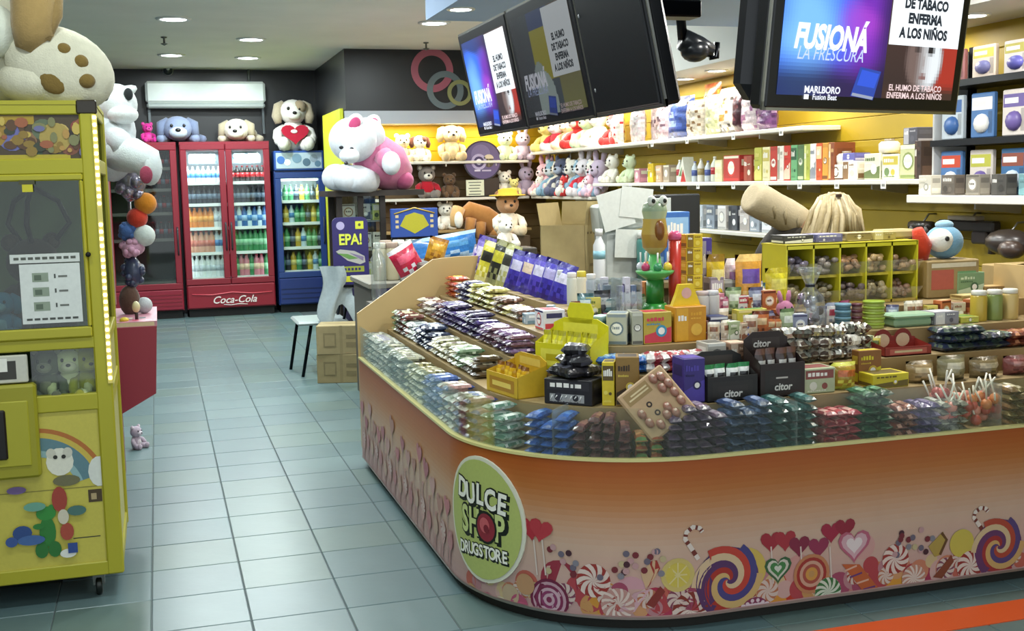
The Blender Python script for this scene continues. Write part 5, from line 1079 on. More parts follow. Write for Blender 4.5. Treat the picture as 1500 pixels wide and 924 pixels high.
# swivel arm seen between the blank TV and the big one
sw = thing('swivel_arm', 'black swivel bracket on the dropped ceiling between the blank TV and the large TV', 'mount', (0, 0, 0))
def PS(px, py): return at(px, py, Y=4.6)
m = MB(); m.tube([PS(1000, 58), PS(1025, 68), PS(1043, 74)], [.05, .045, .03], '16181b', 8); m.ell(tuple(PS(1018, 74)), (.065, .06, .05), '1a1c20', 12, 8); part('joint', m, 'plastic', sw)
m = MB(); m.tube([PS(1040, 84), PS(1049, 84), PS(1050, 62)], .014, '16181b', 6); m.tube([PS(1020, 54), PS(1040, 76)], .014, 'a8aca8', 6); part('arm', m, 'metal', sw)
a = PS(1000, 58); m = MB(); m.tube([a, (a.x-.04, a.y, KIOSK_SOFFIT_Z)], .022, '1c1e22', 8); part('pole', m, 'metal', sw)
# ================================================================== CANDY COUNTER
KX, KY, KR, KYE, KXE = 1.055, 3.60, .76, 6.47, 3.72
PZ = .62
LA = KYE-(KY+KR); ARC = KR*PI/2; STOT = LA+ARC+(KXE-KX-KR)
def cpt(s, d=0.0):
    """point on the counter's outline: s from its far end round the corner, d inwards; and the outward normal"""
    if s < LA: return Vector((KX+d, KYE-s, 0)), Vector((-1, 0, 0))
    if s < LA+ARC:
        a = (s-LA)/KR; n = Vector((-math.cos(a), -math.sin(a), 0)); c = Vector((KX+KR, KY+KR, 0))
        return c+n*(KR-d), n
    return Vector((KX+KR+(s-LA-ARC), KY+d, 0)), Vector((0, -1, 0))
SS = [0]+[LA*k/6 for k in range(1, 7)]+[LA+ARC*k/20 for k in range(1, 21)]+[LA+ARC+(STOT-LA-ARC)*k/6 for k in range(1, 7)]
def band(m, d0, z0, d1, z1, col, ss=SS, smooth=True):
    vs, fs = [], []
    for s in ss:
        p, n = cpt(s, d0); q, _ = cpt(s, d1); vs += [(p.x, p.y, z0), (q.x, q.y, z1)]
    for i in range(len(ss)-1): fs.append((2*i, 2*i+2, 2*i+3, 2*i+1))
    m.add(vs, fs, col, smooth); return m
kc = thing('candy_counter', 'long curved candy counter with an orange printed front and a clear rim', 'counter', (0, 0, 0))
m = MB()
zs = [(.046, 'd2a8a4'), (.18, 'dcb8aa'), (.30, 'dfbfa6'), (.38, 'dcae8a'), (.45, 'd2925e'), (.51, 'c87a3c'), (.57, 'c0682a'), (.62, 'ba5c20')]
zf = [.046+.574*k/28 for k in range(29)]
PANEL_K = .72
def grad(z):
    for (a, ca), (b, cb) in zip(zs, zs[1:]):
        if z <= b: return lerp(L(ca), L(cb), (z-a)/(b-a))
    return L(zs[-1][1])
for a, b in zip(zf, zf[1:]): band(m, 0, a, 0, b, tuple(PANEL_K*x for x in grad((a+b)/2)))
front = part('front_panel', m, 'panel_print', kc, 'curved front panel printed from pale pink to orange')
m = MB(); band(m, .03, 0, .03, .046, '16150f'); band(m, .03, .046, 0, .046, '16150f'); part('kick_plate', m, 'rubber', kc)
m = MB(); band(m, -.003, .044, -.003, .053, 'b8a8a0'); part('bottom_trim', m, 'metal', kc)
m = MB(); band(m, -.005, .617, -.005, .627, 'd2ca88'); band(m, -.005, .627, .02, .627, 'd2ca88'); part('edge_trim', m, 'plastic', kc)
m = MB(); band(m, .006, .628, .006, .805, 'ffffff', smooth=False); band(m, .014, .628, .014, .805, 'ffffff', smooth=False); band(m, .006, .805, .014, .805, 'ffffff', smooth=False); part('glass_rim', m, 'rim_glass', kc)
# steps of the display
STEPS = [(.014, .17, .606), (.17, .33, .775), (.33, .48, .865), (.48, .66, .955), (.66, .75, 1.03)]
WOOD = 'a08a60'
for i, (d0, d1, z) in enumerate(STEPS):
    m = MB(); band(m, d0, z, d1, z, WOOD); band(m, d0, (STEPS[i-1][2] if i else .62)-.0, d0, z, '957d52') if i else None
    part('display_step', m, 'board', kc)
m = MB(); m.box(KX+.7495, KY+.7495, .30, KXE, 4.66, 1.03, '8a7448', top=WOOD); m.box(KX+.7495, 4.66, .30, 1.93, KYE, 1.03, '8a7448', top=WOOD); part('inner_worktop', m, 'board', kc)
m = MB(); prof = [(0, .10), (0, .875), (.45, 1.165), (.58, 1.175), (.87, 1.175), (.87, .10)]
m.prism([(KX+x, z) for x, z in prof], KYE, KYE+.02, 'c0a470'); part('end_panel', m, 'board', kc)
m = MB(); m.prism([(KX+d, z) for d, z in prof], 0, .02, 'c0a470', M=Matrix(((0, 1, 0, KXE), (1, 0, 0, KY-KX), (0, 0, 1, 0), (0, 0, 0, 1)))); part('end_panel', m, 'board', kc)
# glass dividers on the lowest step
for s in (LA+ARC+.36, LA+ARC+1.25, LA+.62):
    a, n = cpt(s, .02); b, _ = cpt(s, .16); m = MB(); t = Vector((-n.y, n.x, 0))*.002
    vs = [v+Vector((0, 0, .608)) for v in (a-t, a+t, b+t, b-t)]; m.add(vs+[v+Vector((0, 0, .18)) for v in vs], [(3,2,1,0),(4,5,6,7),(0,1,5,4),(1,2,6,5),(2,3,7,6),(3,0,4,7)], 'ffffff'); part('divider', m, 'clear_plastic', kc)

# ------------------------------------------------------------------ printed sweets along the panel's foot (flat print wrapped on the panel)
pr = MB(); LAY = [0]
def wrap(pts, col, off=None):
    if off is None: LAY[0] += 1; off = .0004+.000008*LAY[0]
    vs = []
    for s, z in pts: p, n = cpt(s, 0); vs.append(p+n*off+Vector((0, 0, max(z, .058))))
    pr.add(vs, [tuple(range(len(vs)))], col)
    return off
def wstrip(pts, wdt, col):         # a band along a polyline in panel coordinates
    LAY[0] += 1; off = .0004+.000008*LAY[0]; vs = []
    K = len(pts)
    for i, (s, z) in enumerate(pts):
        a, b = pts[max(i-1, 0)], pts[min(i+1, K-1)]; dx, dz = b[0]-a[0], b[1]-a[1]; l = math.hypot(dx, dz) or 1; wd = wdt[i] if isinstance(wdt, list) else wdt
        for q in (-1, 1): ss, zz = s-dz/l*wd/2*q, max(.058, z+dx/l*wd/2*q); p, n = cpt(ss, 0); vs.append(p+n*off+Vector((0, 0, zz)))
    pr.add(vs, [(2*i, 2*i+2, 2*i+3, 2*i+1) for i in range(K-1)], col)
def wdisc(s, z, r, col, n=20, rz=None): wrap([(s+r*math.cos(2*PI*k/n), max(.058, z+(rz or r)*math.sin(2*PI*k/n))) for k in range(n)], col)
def heart(s, z, r, col, rot=0):
    pts = []
    for k in range(20):
        t = 2*PI*k/20; x = .06*16*math.sin(t)**3; y = .06*(13*math.cos(t)-5*math.cos(2*t)-2*math.cos(3*t)-math.cos(4*t))
        pts.append((s+r*(x*math.cos(rot)-y*math.sin(rot)), max(.058, z+r*(x*math.sin(rot)+y*math.cos(rot)))))
    wrap(pts, col)
def mint(s, z, r, c1, c2, n=9, tw=.7):
    wdisc(s, z, r, c2, 24)
    for k in range(n):
        a = 2*PI*k/n; pts = []
        for q in range(6): t = q/5; pts.append((s+r*t*math.cos(a+tw*t), max(.058, z+r*t*math.sin(a+tw*t))))
        for q in range(5, 0, -1): t = q/5; pts.append((s+r*t*math.cos(a+tw*t+.36*t), max(.058, z+r*t*math.sin(a+tw*t+.36*t))))
        wrap(pts, c1)
def swirl(s, z, r, cols, turns=1.6):
    wdisc(s, z, r, cols[-1], 26); n = len(cols)
    for k, c in enumerate(cols):
        pts = []; wd = []
        for q in range(26): t = q/25; a = 2*PI*k/n+turns*PI*t; pts.append((s+r*t*math.cos(a), max(.058, z+r*t*math.sin(a)))); wd.append(.01*r/.1+.62*r*t*2*PI/n/3.2)
        pts2 = [p for p in pts]; wstrip(pts2, wd, c)
def rings(s, z, r, cols):
    for k, c in enumerate(cols): wdisc(s, z, r*(1-k/len(cols)), c, 22)
def cane(s, z, h_, c1='ece2d6', c2='7a3a30'):
    pts = [(s+.05, z), (s+.02, z+h_*.4), (s, z+h_*.65), (s+.005, z+h_*.85), (s+.03, z+h_), (s+.055, z+h_*.95), (s+.065, z+h_*.82)]
    wstrip(pts, .016, c1)
    for i in range(len(pts)-1): a, b = pts[i], pts[i+1]; wstrip([(a[0]+(b[0]-a[0])*.35, a[1]+(b[1]-a[1])*.35), (a[0]+(b[0]-a[0])*.7, a[1]+(b[1]-a[1])*.7)], .016, c2)
def dots(s, z, seed, cols, n=9, sp=.07):
    r = random.Random(seed)
    for k in range(n): wdisc(s+r.uniform(-sp, sp), z+r.uniform(-sp*.7, sp*.7), .012, cols[k % len(cols)], 10)
def sat(px, py):                    # panel coordinate of a photographed point
    best = None
    for k in range(0, 900):
        s = STOT*k/900; p, n = cpt(s, 0); v = p-Vector((0, 0, CAM_H)); x, dz = v.dot(AR), v.dot(AF)
        # the pixel column depends slightly on height, so intersect the viewing ray with the tangent plane at p
        d = AR*((px-750)/FPX)-AU*((py-462)/FPX)+AF; den = d.dot(n)
        if abs(den) < 1e-6: continue
        t = p.dot(n)/den; h = d*t
        if t <= 0: continue
        e = (Vector((h.x, h.y, 0))-p).length
        if best is None or e < best[0]: best = (e, s, CAM_H+h.z)
    return best[1], best[2]
MR, WH = 'a03a34', 'ead8cc'
def S(px, py): return sat(px, py)
# background blobs of the border, then the sweets themselves, right to left as the photograph shows them
for px, py, r, c in ((820, 850, .075, 'a03848'), (885, 880, .07, 'd89a40'), (960, 888, .07, 'b83a58'), (925, 868, .06, 'd8a8b0'), (1010, 880, .05, 'd8c8a0'), (1150, 870, .07, 'c8402c'), (1130, 885, .06, 'e09a40'), (1190, 850, .07, 'c84838'), (1285, 845, .06, 'd08a58'), (1240, 870, .07, 'd08a80'), (1310, 860, .06, 'e0a040'), (1350, 850, .06, 'a83a58'), (1380, 840, .05, 'd8b0a0'), (1440, 815, .06, 'd8a070'), (1170, 835, .06, 'd8a098'), (1265, 800, .05, 'd8a8a0'), (1480, 810, .05, 'e0c890')):
    wdisc(*S(px, py), r, c)
rr = random.Random(31); s_a, s_b = S(690, 872)[0], S(1499, 830)[0]
for k in range(62):
    s = s_a+(s_b-s_a)*(k+rr.uniform(0, .8))/62; wdisc(s, rr.uniform(.07, .15), rr.uniform(.026, .052), ('c86a5a', 'd8a070', 'c08a90', 'd8c090', 'b84a50', 'cf9a60', 'd8b0a8', 'a8506a', 'd0886a')[rr.randrange(9)])
for k in range(14):
    s = s_a+(s_b-s_a)*(k+rr.uniform(.1, .9))/14; mint(s, rr.uniform(.09, .13), rr.uniform(.03, .045), ('a8483c', 'c07a58', '8a4a60')[k % 3], 'e0ccc0', 8)
s, z = S(805, 878); rings(s, z, .078, ['7a2a48', 'd0a8b4', '8a3458', 'd8b4c0', '94406a', 'd4b0bc', '8a3458'])
mint(*S(870, 850), .062, MR, WH); mint(*S(905, 885), .060, 'c89a90', WH, 12, .4); mint(*S(1012, 893), .068, '8a3a30', WH, 9, .7)
wrap([S(938, 838), S(958, 820), S(966, 826), S(960, 845), S(945, 862)], 'd8b890'); wrap([S(950, 822), S(962, 820), S(968, 832), S(948, 862), S(958, 840)], 'a83c34')
wrap([S(945, 885), S(968, 858), S(974, 866), S(958, 890)], '8a3a34'); wrap([S(905, 895), S(930, 868), S(952, 862), S(930, 896)], 'd8b0b8')
s, z = S(992, 842); wdisc(s, z, .062, 'd8c878'); wdisc(s, z, .045, 'dccc5c')
for k in range(8): wstrip([(s, z), (s+.045*math.cos(k*PI/4), z+.045*math.sin(k*PI/4))], .005, 'e6dc9a')
wdisc(*S(1092, 835), .085, 'd8c060'); swirl(*S(1066, 850), .125, ['b03a30', 'd8b878', '4a4a88', 'c84a3c', 'e0c8a0', '5a3a6a'], 1.7); cane(S(1010, 800)[0]-.02, S(1010, 820)[1], .12)
s, z = S(1105, 898); wdisc(s, z, .062, '8a3a5a')
for k in range(14):
    a = 2*PI*k/14
    for rr_ in (.03, .05): wdisc(s+rr_*math.cos(a+rr_*9), max(.058, z+rr_*math.sin(a+rr_*9)), .0075, 'ead6dc', 8)
wdisc(s, z, .02, 'e8d4da')
for px, py, c in ((1130, 792, 'a83440'), (1150, 790, 'b03a44'), (1170, 798, '8a3048'), (1198, 800, '9a3a58'), (1217, 778, 'a83048'), (1238, 772, '9a2f40')): heart(*S(px, py), .045, c)
for px in (1172, 1215, 1130): a = S(px, 800); wstrip([a, (a[0]+.01, a[1]-.14)], .006, 'e4d4c8')
s, z = S(1140, 832); heart(s, z, .058, '3f6a44'); heart(s, z, .046, 'd8d8c8'); heart(s, z, .034, '4a8a50'); heart(s, z, .016, 'd8e0d0')
rings(*S(1188, 840), .075, ['c88a60', 'a83a34', 'd8a890', 'b0584a', 'd8a050', 'c89a60']); mint(*S(1213, 866), .055, '3f7a44', 'dfe4d0', 11, .6)
s, z = S(1250, 797); heart(s, z, .072, 'c06a80'); heart(s, z, .058, 'dcb4bc'); heart(s, z, .036, 'f0e4e2')
wrap([S(1232, 826), S(1258, 826), S(1285, 882), S(1262, 888)], 'c8683c')
for k in range(5): wstrip([S(1236+k*9, 836+k*9), S(1254+k*9, 828+k*10)], .007, ('e8b8a0', '6a3f7a')[k % 2])
mint(*S(1312, 818), .058, MR, WH); mint(*S(1338, 846), .052, 'c8907a', WH, 12, .4)
wrap([S(1360, 800), S(1380, 778), S(1386, 790), S(1378, 812), S(1368, 815)], 'b8a050'); wstrip([S(1378, 780), S(1386, 790), S(1376, 812)], .012, '6a4a28')
wrap([S(1365, 845), S(1392, 812), S(1396, 822), S(1378, 850)], '8a4a34'); wdisc(*S(1408, 795), .055, 'd4c458'); mint(*S(1420, 828), .060, MR, WH); cane(S(1425, 760)[0], S(1430, 770)[1]-.03, .10)
swirl(*S(1462, 800), .110, ['a83a3a', 'd8b070', '5a4a80', 'b8503c', 'dcc498', '6a3f6a'], 1.7)
for px, py, sd in ((825, 820, 1), (905, 830, 2), (945, 825, 5), (1342, 790, 3), (1332, 800, 8)): s, z = S(px, py); dots(s, z, sd, ['7a3038', '6f6a7a', 'c8a0a0', '4a2a34', 'c8bc90', '8a8a94'])
heart(*S(778, 772), .05, 'b83440', .1); heart(*S(792, 775), .05, 'c04048', -.15)
for px in (782, 794): a = S(px, 790); wstrip([a, (a[0]+.012, a[1]-.13)], .006, 'e4d4c8')
for px, py in ((692, 868), (716, 882), (735, 888), (748, 870), (770, 855), (762, 885)): wdisc(*S(px, py), .04, ('c05a78', 'd8b8a0', 'c89a70', 'd8d0b0', 'c8b090', 'b04058')[(px//7) % 6])
# paler sweets and stemmed hearts along the aisle side
rr = random.Random(12)
for k in range(17):
    s = .06+k*.125; h_ = rr.uniform(.16, .30); c = ('c87a80', 'b86a74', 'd0a09a', 'c08a7c')[k % 4]
    wstrip([(s, .058), (s+.01, .10+h_)], .010, 'c08a84'); wstrip([(s+.03, .06), (s+.06, .06+h_*.8), (s+.085, .075+h_*.75)], .016, 'c9908a'); heart(s+.01, .12+h_, rr.uniform(.045, .06), c, rr.uniform(-.3, .3)); wdisc(s+.05, .15+rr.uniform(0, .04), .04, ('d8a8a0', 'c8888a', 'cfae98')[k % 3])
    if k % 3 == 0: mint(s+.06, .19, .042, 'b86a68', 'dfc8c0', 8)
pr.c = [tuple(.78*x for x in c) for c in pr.c]
bp = part('candy_border_print', pr, 'panel_print', front)
# round shop emblem on the corner
def emb(name, builder, mat, off0, parent, label=None):
    mb_ = MB(); builder(mb_); vs = []
    for x, y, z in mb_.v:
        p, n = cpt(ES+x, 0); vs.append(tuple(p+n*(off0-y)+Vector((0, 0, EZ+z))))
    mb_.v = vs; return part(name, mb_, mat, parent, label)
a, b, c, d = S(667, 760), S(772, 770), S(712, 670), S(720, 855)
ES, EZ, ER = (a[0]+b[0])/2, (c[1]+d[1])/2, (c[1]-d[1])/2
EX = (b[0]-a[0])/2
def oval(mb_, rx, rz, y, col, n=40, y1=None):
    # concentric rings so that the disc bends with the panel
    k = len(mb_.v); vs = [(0, y, 0)]; fs = []; R_ = 6
    for i in range(1, R_+1):
        for j in range(n): t = 2*PI*j/n; vs.append((rx*i/R_*math.cos(t), y, rz*i/R_*math.sin(t)))
    for j in range(n): fs.append((0, 1+j, 1+(j+1) % n))
    for i in range(R_-1):
        for j in range(n): q, w_ = 1+i*n+j, 1+i*n+(j+1) % n; fs.append((q, q+n, w_+n, w_))
    if y1 is not None:
        o_ = 1+(R_-1)*n; base = len(vs); vs += [(rx*math.cos(2*PI*j/n), y1, rz*math.sin(2*PI*j/n)) for j in range(n)]
        for j in range(n): fs.append((o_+j, base+j, base+(j+1) % n, o_+(j+1) % n))
    mb_.add(vs, fs, col)
em = emb('emblem', lambda q: oval(q, EX, ER, -.004, 'd8d8c4', y1=.003), 'plastic', .0045, kc, 'round lime green shop emblem with a pale rim')
emb('emblem_field', lambda q: oval(q, EX*.93, ER*.945, -.001, 'adb968'), 'print', .0095, em)
def words_(q):
    k = ER/.20*.86; kx = EX/.2*.86
    def blob_(x0, z0, x1, z1): q.add([(x0*kx, .0012, z0*k), (x1*kx, .0012, (z0+.012)*k), (x1*kx, .0012, z1*k), (x0*kx, .0012, (z1-.006)*k)], [(0, 1, 2, 3)], '161a12')
    for i, ch in enumerate('DULCE'):
        x = (-.122+.061*i)*kx; z = (.084+(.010, .000, .006, -.004, -.010)[i])*k; M_ = lambda o_, dx=0, dz=0: T(x+dx*kx, o_, z+dz*k, ry=(.10, -.05, .04, -.06, .10)[i])
        merge(q, text_mb(ch, .112*k, '161a12', .055, sx=.86), M_(.0006, .010, -.008)); merge(q, text_mb(ch, .112*k, '161a12', .055, sx=.86), M_(.0)); merge(q, text_mb(ch, .104*k, 'ecece0', .035, sx=.82), M_(-.0012))
    for ch, xx in (('S', -.105), ('H', -.040), ('P', .108)):
        for o_, dx, dz in ((.0006, .012, -.008), (0, 0, 0)): merge(q, text_mb(ch, .148*k, '161a12', .055, sx=.74), T((xx+dx)*kx, o_, (-.020+dz)*k))
        merge(q, text_mb(ch, .138*k, 'c2cf86', .03, sx=.70), T(xx*kx, -.0012, -.020*k))
    for i, ch in enumerate('DRUGSTORE'):
        x, z = (-.132+.033*i)*kx, (-.118+.0016*(i-4)-.0008*(i-4)**2*.4)*k
        for o_, dx, dz in ((.0006, .005, -.005), (0, 0, 0)): merge(q, text_mb(ch, .068*k, '161a12', .05, sx=.82), T(x+dx*kx, o_, z+dz*k))
        merge(q, text_mb(ch, .062*k, 'ecece0', .03, sx=.80), T(x, -.0012, z))
emb('lettering', words_, 'print', .0115, em)
def cherry(q):
    k = ER/.20*.95; ox, oz = .034*.86*EX/.2, -.020*k
    oval_ = lambda r, y, c, dx=0, dz=0: q.add([(ox+dx+r*.95*EX/.2*math.cos(2*PI*j/18), y, oz+dz+r*k*math.sin(2*PI*j/18)) for j in range(18)], [tuple(range(18))], c)
    oval_(.056, -.0005, '161a12'); oval_(.047, -.001, '8a2434'); oval_(.026, -.0015, 'c05a60', -.006, .008); oval_(.014, -.002, '7a1c2c', .004, -.004)
emb('cherry_letter', cherry, 'print', .013, em)
# ================================================================== GOODS ON THE COUNTER
def sfind(px, d, z):
    best = None
    for k in range(0, 700):
        s = STOT*k/700; p, n = cpt(s, d); v = Vector((p.x, p.y, z))-Vector((0, 0, CAM_H)); x = 750+FPX*v.dot(AR)/v.dot(AF)
        if best is None or abs(x-px) < best[0]: best = (abs(x-px), s)
    return best[1]
STZ = [z for _, _, z in STEPS]+[1.03]; STD = [.09, .245, .40, .565, .74, .95]
def spot(px, tier, dd=0.0):
    z = STZ[tier]; d = STD[tier]+dd; s = sfind(px, d, z)
    if d < .75: p, n = cpt(s, d)
    else:
        p = at(px, 460, Y=KY+d); p.z = 0; n = Vector((0, -1, 0))
    return Vector((p.x, p.y, z+.001)), math.atan2(n.x, -n.y)
def ztop(p, px, py): q = at(px, py, Y=p.y); return q.z
def size(px, pytop, wpx, tier, dd=0.0):
    p, r = spot(px, tier, dd); return p, r, m_of(wpx, p), max(.02, ztop(p, px, pytop)-p.z)
def G(kind, px, pytop, wpx, tier, label, col, acc, dep=.10, dd=0.0, rot=0.0, cat=None, seed=0, mat=None):
    p, r, w_, h_ = size(px, pytop, wpx, tier, dd)
    if kind == 'carton': return single('carton', carton(w_, dep, h_, col, acc, seed or int(px)), mat or 'card', label, cat or 'box', p, r+rot)
    if kind == 'bag': return single('candy_bag', stand_bag_mb(w_, h_, dep, [col]+acc, seed or int(px)), mat or 'foil', label, cat or 'candy bag', p, r+rot)
    if kind == 'tray':
        t = thing('display_box', label, cat or 'box', p, r+rot); m = MB(); hb = h_*.55; e = .003
        m.box(-w_/2, -dep/2, 0, w_/2, dep/2, .004, col); m.box(-w_/2, -dep/2, 0, w_/2, -dep/2+e, hb, col); m.box(-w_/2, dep/2-e, 0, w_/2, dep/2, hb, col)
        for sx in (-1, 1): m.add([(sx*w_/2, -dep/2, 0), (sx*w_/2, dep/2, 0), (sx*w_/2, dep/2, h_*.8), (sx*w_/2, -dep/2, hb)], [(0, 1, 2, 3)], col)
        m.rect(-w_*.40, hb*.2, w_*.40, hb*.8, -dep/2-.0006, acc[0]); m.rect(-w_*.30, hb*.38, w_*.30, hb*.62, -dep/2-.0012, acc[1 % len(acc)]); part('tray', m, 'card', t)
        m = MB(); m.prism([(-w_/2, hb), (w_/2, hb), (w_/2, h_*.88), (w_*.30, h_), (-w_*.30, h_), (-w_/2, h_*.88)], dep/2-.002, dep/2+.002, col); m.rect(-w_*.32, h_*.70, w_*.32, h_*.90, dep/2-.0026, acc[-1]); part('header_card', m, 'card', t)
        return t, w_, h_, hb
def fill(t, w_, hb, dep, n, cols, label, seed=0, lift=.0):
    """packs standing in an open display box, each one a thing"""
    M = t.matrix_basis.copy()
    k = Kit('candy_pack').add('candy_pack', stand_bag_mb(w_/n*1.05, hb*1.35, dep*.3, cols, seed), 'foil')
    for i in range(n):
        q = M @ Vector((-w_/2+w_*(i+.5)/n*.96+w_*.02, -.1*dep+(.08*dep if i % 2 else 0), .006+lift)); k.place(label, 'candy', q, t.rotation_euler.z+rnd.uniform(-.2, .2), label.split(' in ')[0]+' in the display box')

# ---- rows of wrapped bars on the steps of the aisle wing: (step, s from, s to, pitch, layers, colour sets, bar length, width, thickness, phrase)
SILV, OLV, BLU = ['b0b4a8', '6a6e62', 'd4d6cc'], ['9c9a78', 'd0cfae', '5f5f48'], ['4a68a8', 'c8d0dc', '2f4a88']
ROWS_ = [
 (0, .03, .55, .058, 2, [['a8aca0', '5f645c', 'd8dad0'], ['8f9488', 'c8ccc0', '6a6f68'], ['c0c2b4', '8a8a98', 'e0e0d8']], .13, .057, .031, 'pale silver wrapped sweets at the far end of the lowest step'),
 (0, .57, 1.12, .058, 2, [['8f9078', 'c8c8a8', '5a5c48'], ['a8a890', '6a6a58', 'd0d0bc'], ['7a8074', 'b8bcb0', '4a4f48']], .13, .057, .031, 'grey olive wrapped sweets in the middle of the lowest step, aisle wing'),
 (0, 1.14, 1.50, .058, 2, [['a09a6a', 'd0caa0', '6f6a40'], ['b0aa80', '8a8458', 'd8d4b4']], .13, .057, .030, 'khaki wrapped sweets on the lowest step before the blue ones'),
 (0, 1.52, 1.80, .06, 2, [['4f6aa8', 'b8c4dc', '30488a'], ['7088b8', 'd8dce8', '40589a']], .13, .059, .032, 'blue wrapped sweets on the lowest step near the corner'),
 (0, 1.82, 2.34, .06, 2, [['b08a84', 'e0d8cc', '3a4a8a'], ['c0b4a0', '8a4a4a', 'e4e0d4'], ['98a088', '4a5a80', 'd8d8cc']], .13, .058, .032, 'mixed pink and cream wrapped sweets where the lowest step bends'),
 (0, 2.36, 2.52, .055, 2, [['8aa89a', 'd8e8e0', '4f7a68'], ['a8b8b0', 'e8f0ec', '5f8a78']], .13, .058, .032, 'silver green wrapped sweets on the bend of the lowest step'),
 (1, .05, .40, .055, 3, [['4a4a40', 'c8ccb8', '3a6a40'], ['d0d2c4', '5a4a40', '8a9a6a'], ['6a3a30', 'c0b89c', '3a3a34']], .13, .054, .028, 'dark and cream bars at the far end of the second step'),
 (1, .42, .62, .055, 2, [['d4d8d4', '6a7a80', 'b0b8b4'], ['c0c8c0', '3a4a50', 'e0e4e0']], .13, .054, .028, 'white and grey bars on the second step'),
 (1, .64, .98, .055, 3, [['2a3550', 'c8ccd4', '1c243c'], ['39466a', '9aa4b8', '222c48']], .13, .054, .028, 'navy bars on the second step of the aisle wing'),
 (1, 1.0, 1.45, .055, 2, [['cac6ae', '6a6244', 'e0dcc8'], ['8a8a60', 'd8d8b8', '4a4a30'], ['a8a888', '5a4030', 'd0d0b8']], .13, .054, .028, 'cream and khaki bars on the second step after the navy ones'),
 (1, 1.47, 1.85, .055, 2, [['7a9070', 'dfe4d0', '4a6a48'], ['c8d0b8', '5a7a50', 'e4e8d8'], ['5a4a30', 'c8c0a0', '3a3020']], .13, .054, .030, 'pale green and brown bars on the second step by the yellow display box'),
 (2, .03, .36, .055, 2, [['c9c4b4', '6a4038', 'e0dcd0'], ['7a4a40', 'd8d0c0', '4a2a24']], .13, .054, .028, 'white and brown bars at the far end of the third step'),
 (2, .38, .58, .055, 2, [['5a3038', 'c8a8a0', '3a2028'], ['40304a', 'a89ab0', '2a2034']], .13, .054, .028, 'maroon bars between the white and the violet ones on the third step'),
 (2, .60, 1.30, .055, 3, [['3f2f6a', 'b8b0d0', '2a1f4a'], ['5a4a8a', 'd0cce0', '3a2c60'], ['2f2748', '8a80a8', '201a34']], .13, .054, .028, 'violet chocolate bars on the third step of the aisle wing'),
 (2, 1.32, 1.86, .055, 2, [['7a6088', 'c8b8cc', '50405c'], ['6a4a58', 'b8a0a8', '4a3440']], .13, .054, .028, 'mauve chocolate bars at the near end of the third step'),
 (3, .03, .22, .05, 3, [['b84a34', 'e0c8a0', '7a2a20'], ['c8682a', 'e8d060', '8a3a1a']], .12, .050, .027, 'red and orange bars at the far end of the fourth step'),
 (3, .24, .50, .05, 3, [['d4d2c4', '5a5a8a', 'b0b0a4'], ['4a4a70', 'c8c8d4', '2f2f50']], .12, .050, .027, 'white and slate bars on the fourth step'),
 (3, .52, .95, .052, 3, [['a8a850', '5a5a2a', 'd8d8a0'], ['c8c070', '6a5a2a', 'e4e0b0'], ['6a5a34', 'c0b060', '443818']], .12, .050, .027, 'lime and brown bars on the fourth step of the aisle wing'),
 (3, .97, 1.45, .052, 2, [['c4b8a0', '7a5a40', 'e0d8c4'], ['6a4a3a', 'd0a898', '4a3024'], ['b8b468', '5a5a30', 'dcd8a0']], .12, .050, .027, 'tan and brown bars on the fourth step before the white box'),
]
import re
for tier, s0, s1, pitch, layers, pals, ln, wd, th, phrase in ROWS_:
    noun, where = re.match(r'.*?(bars|sweets) (.*)', phrase).groups(); noun = {'bars': 'bar', 'sweets': 'wrapped sweet'}[noun]
    kits = [pouch_kit('candy_bar' if noun == 'bar' else 'wrapped_sweet', wd, ln, th, pal, hash_ % 97, 'foil') for hash_, pal in enumerate(pals, start=tier*11+int(s0*50))]
    n = max(1, int((s1-s0)/pitch)); z0 = STZ[tier]
    for i in range(n):
        L_ = layers+(2 if tier == 0 else 0)+(0 if rnd.random() < .4 else 1)
        for k in range(L_):
            s = s0+(i+.5)*(s1-s0)/n; p, nn = cpt(s, STD[tier]+rnd.uniform(-.006, .006)); r = math.atan2(nn.x, -nn.y)+PI/2
            j = (i//2+rnd.randrange(2)) % len(kits); lb = f'{two(pals[j])} {noun} {where}'
            o = kits[j].place(lb, 'candy', (p.x, p.y, z0+.003+k*th*1.06), r+rnd.uniform(-.06, .06), lb)
            o.rotation_euler.x = rnd.uniform(-.03, .03); o.rotation_euler.y = rnd.uniform(-.02, .02)
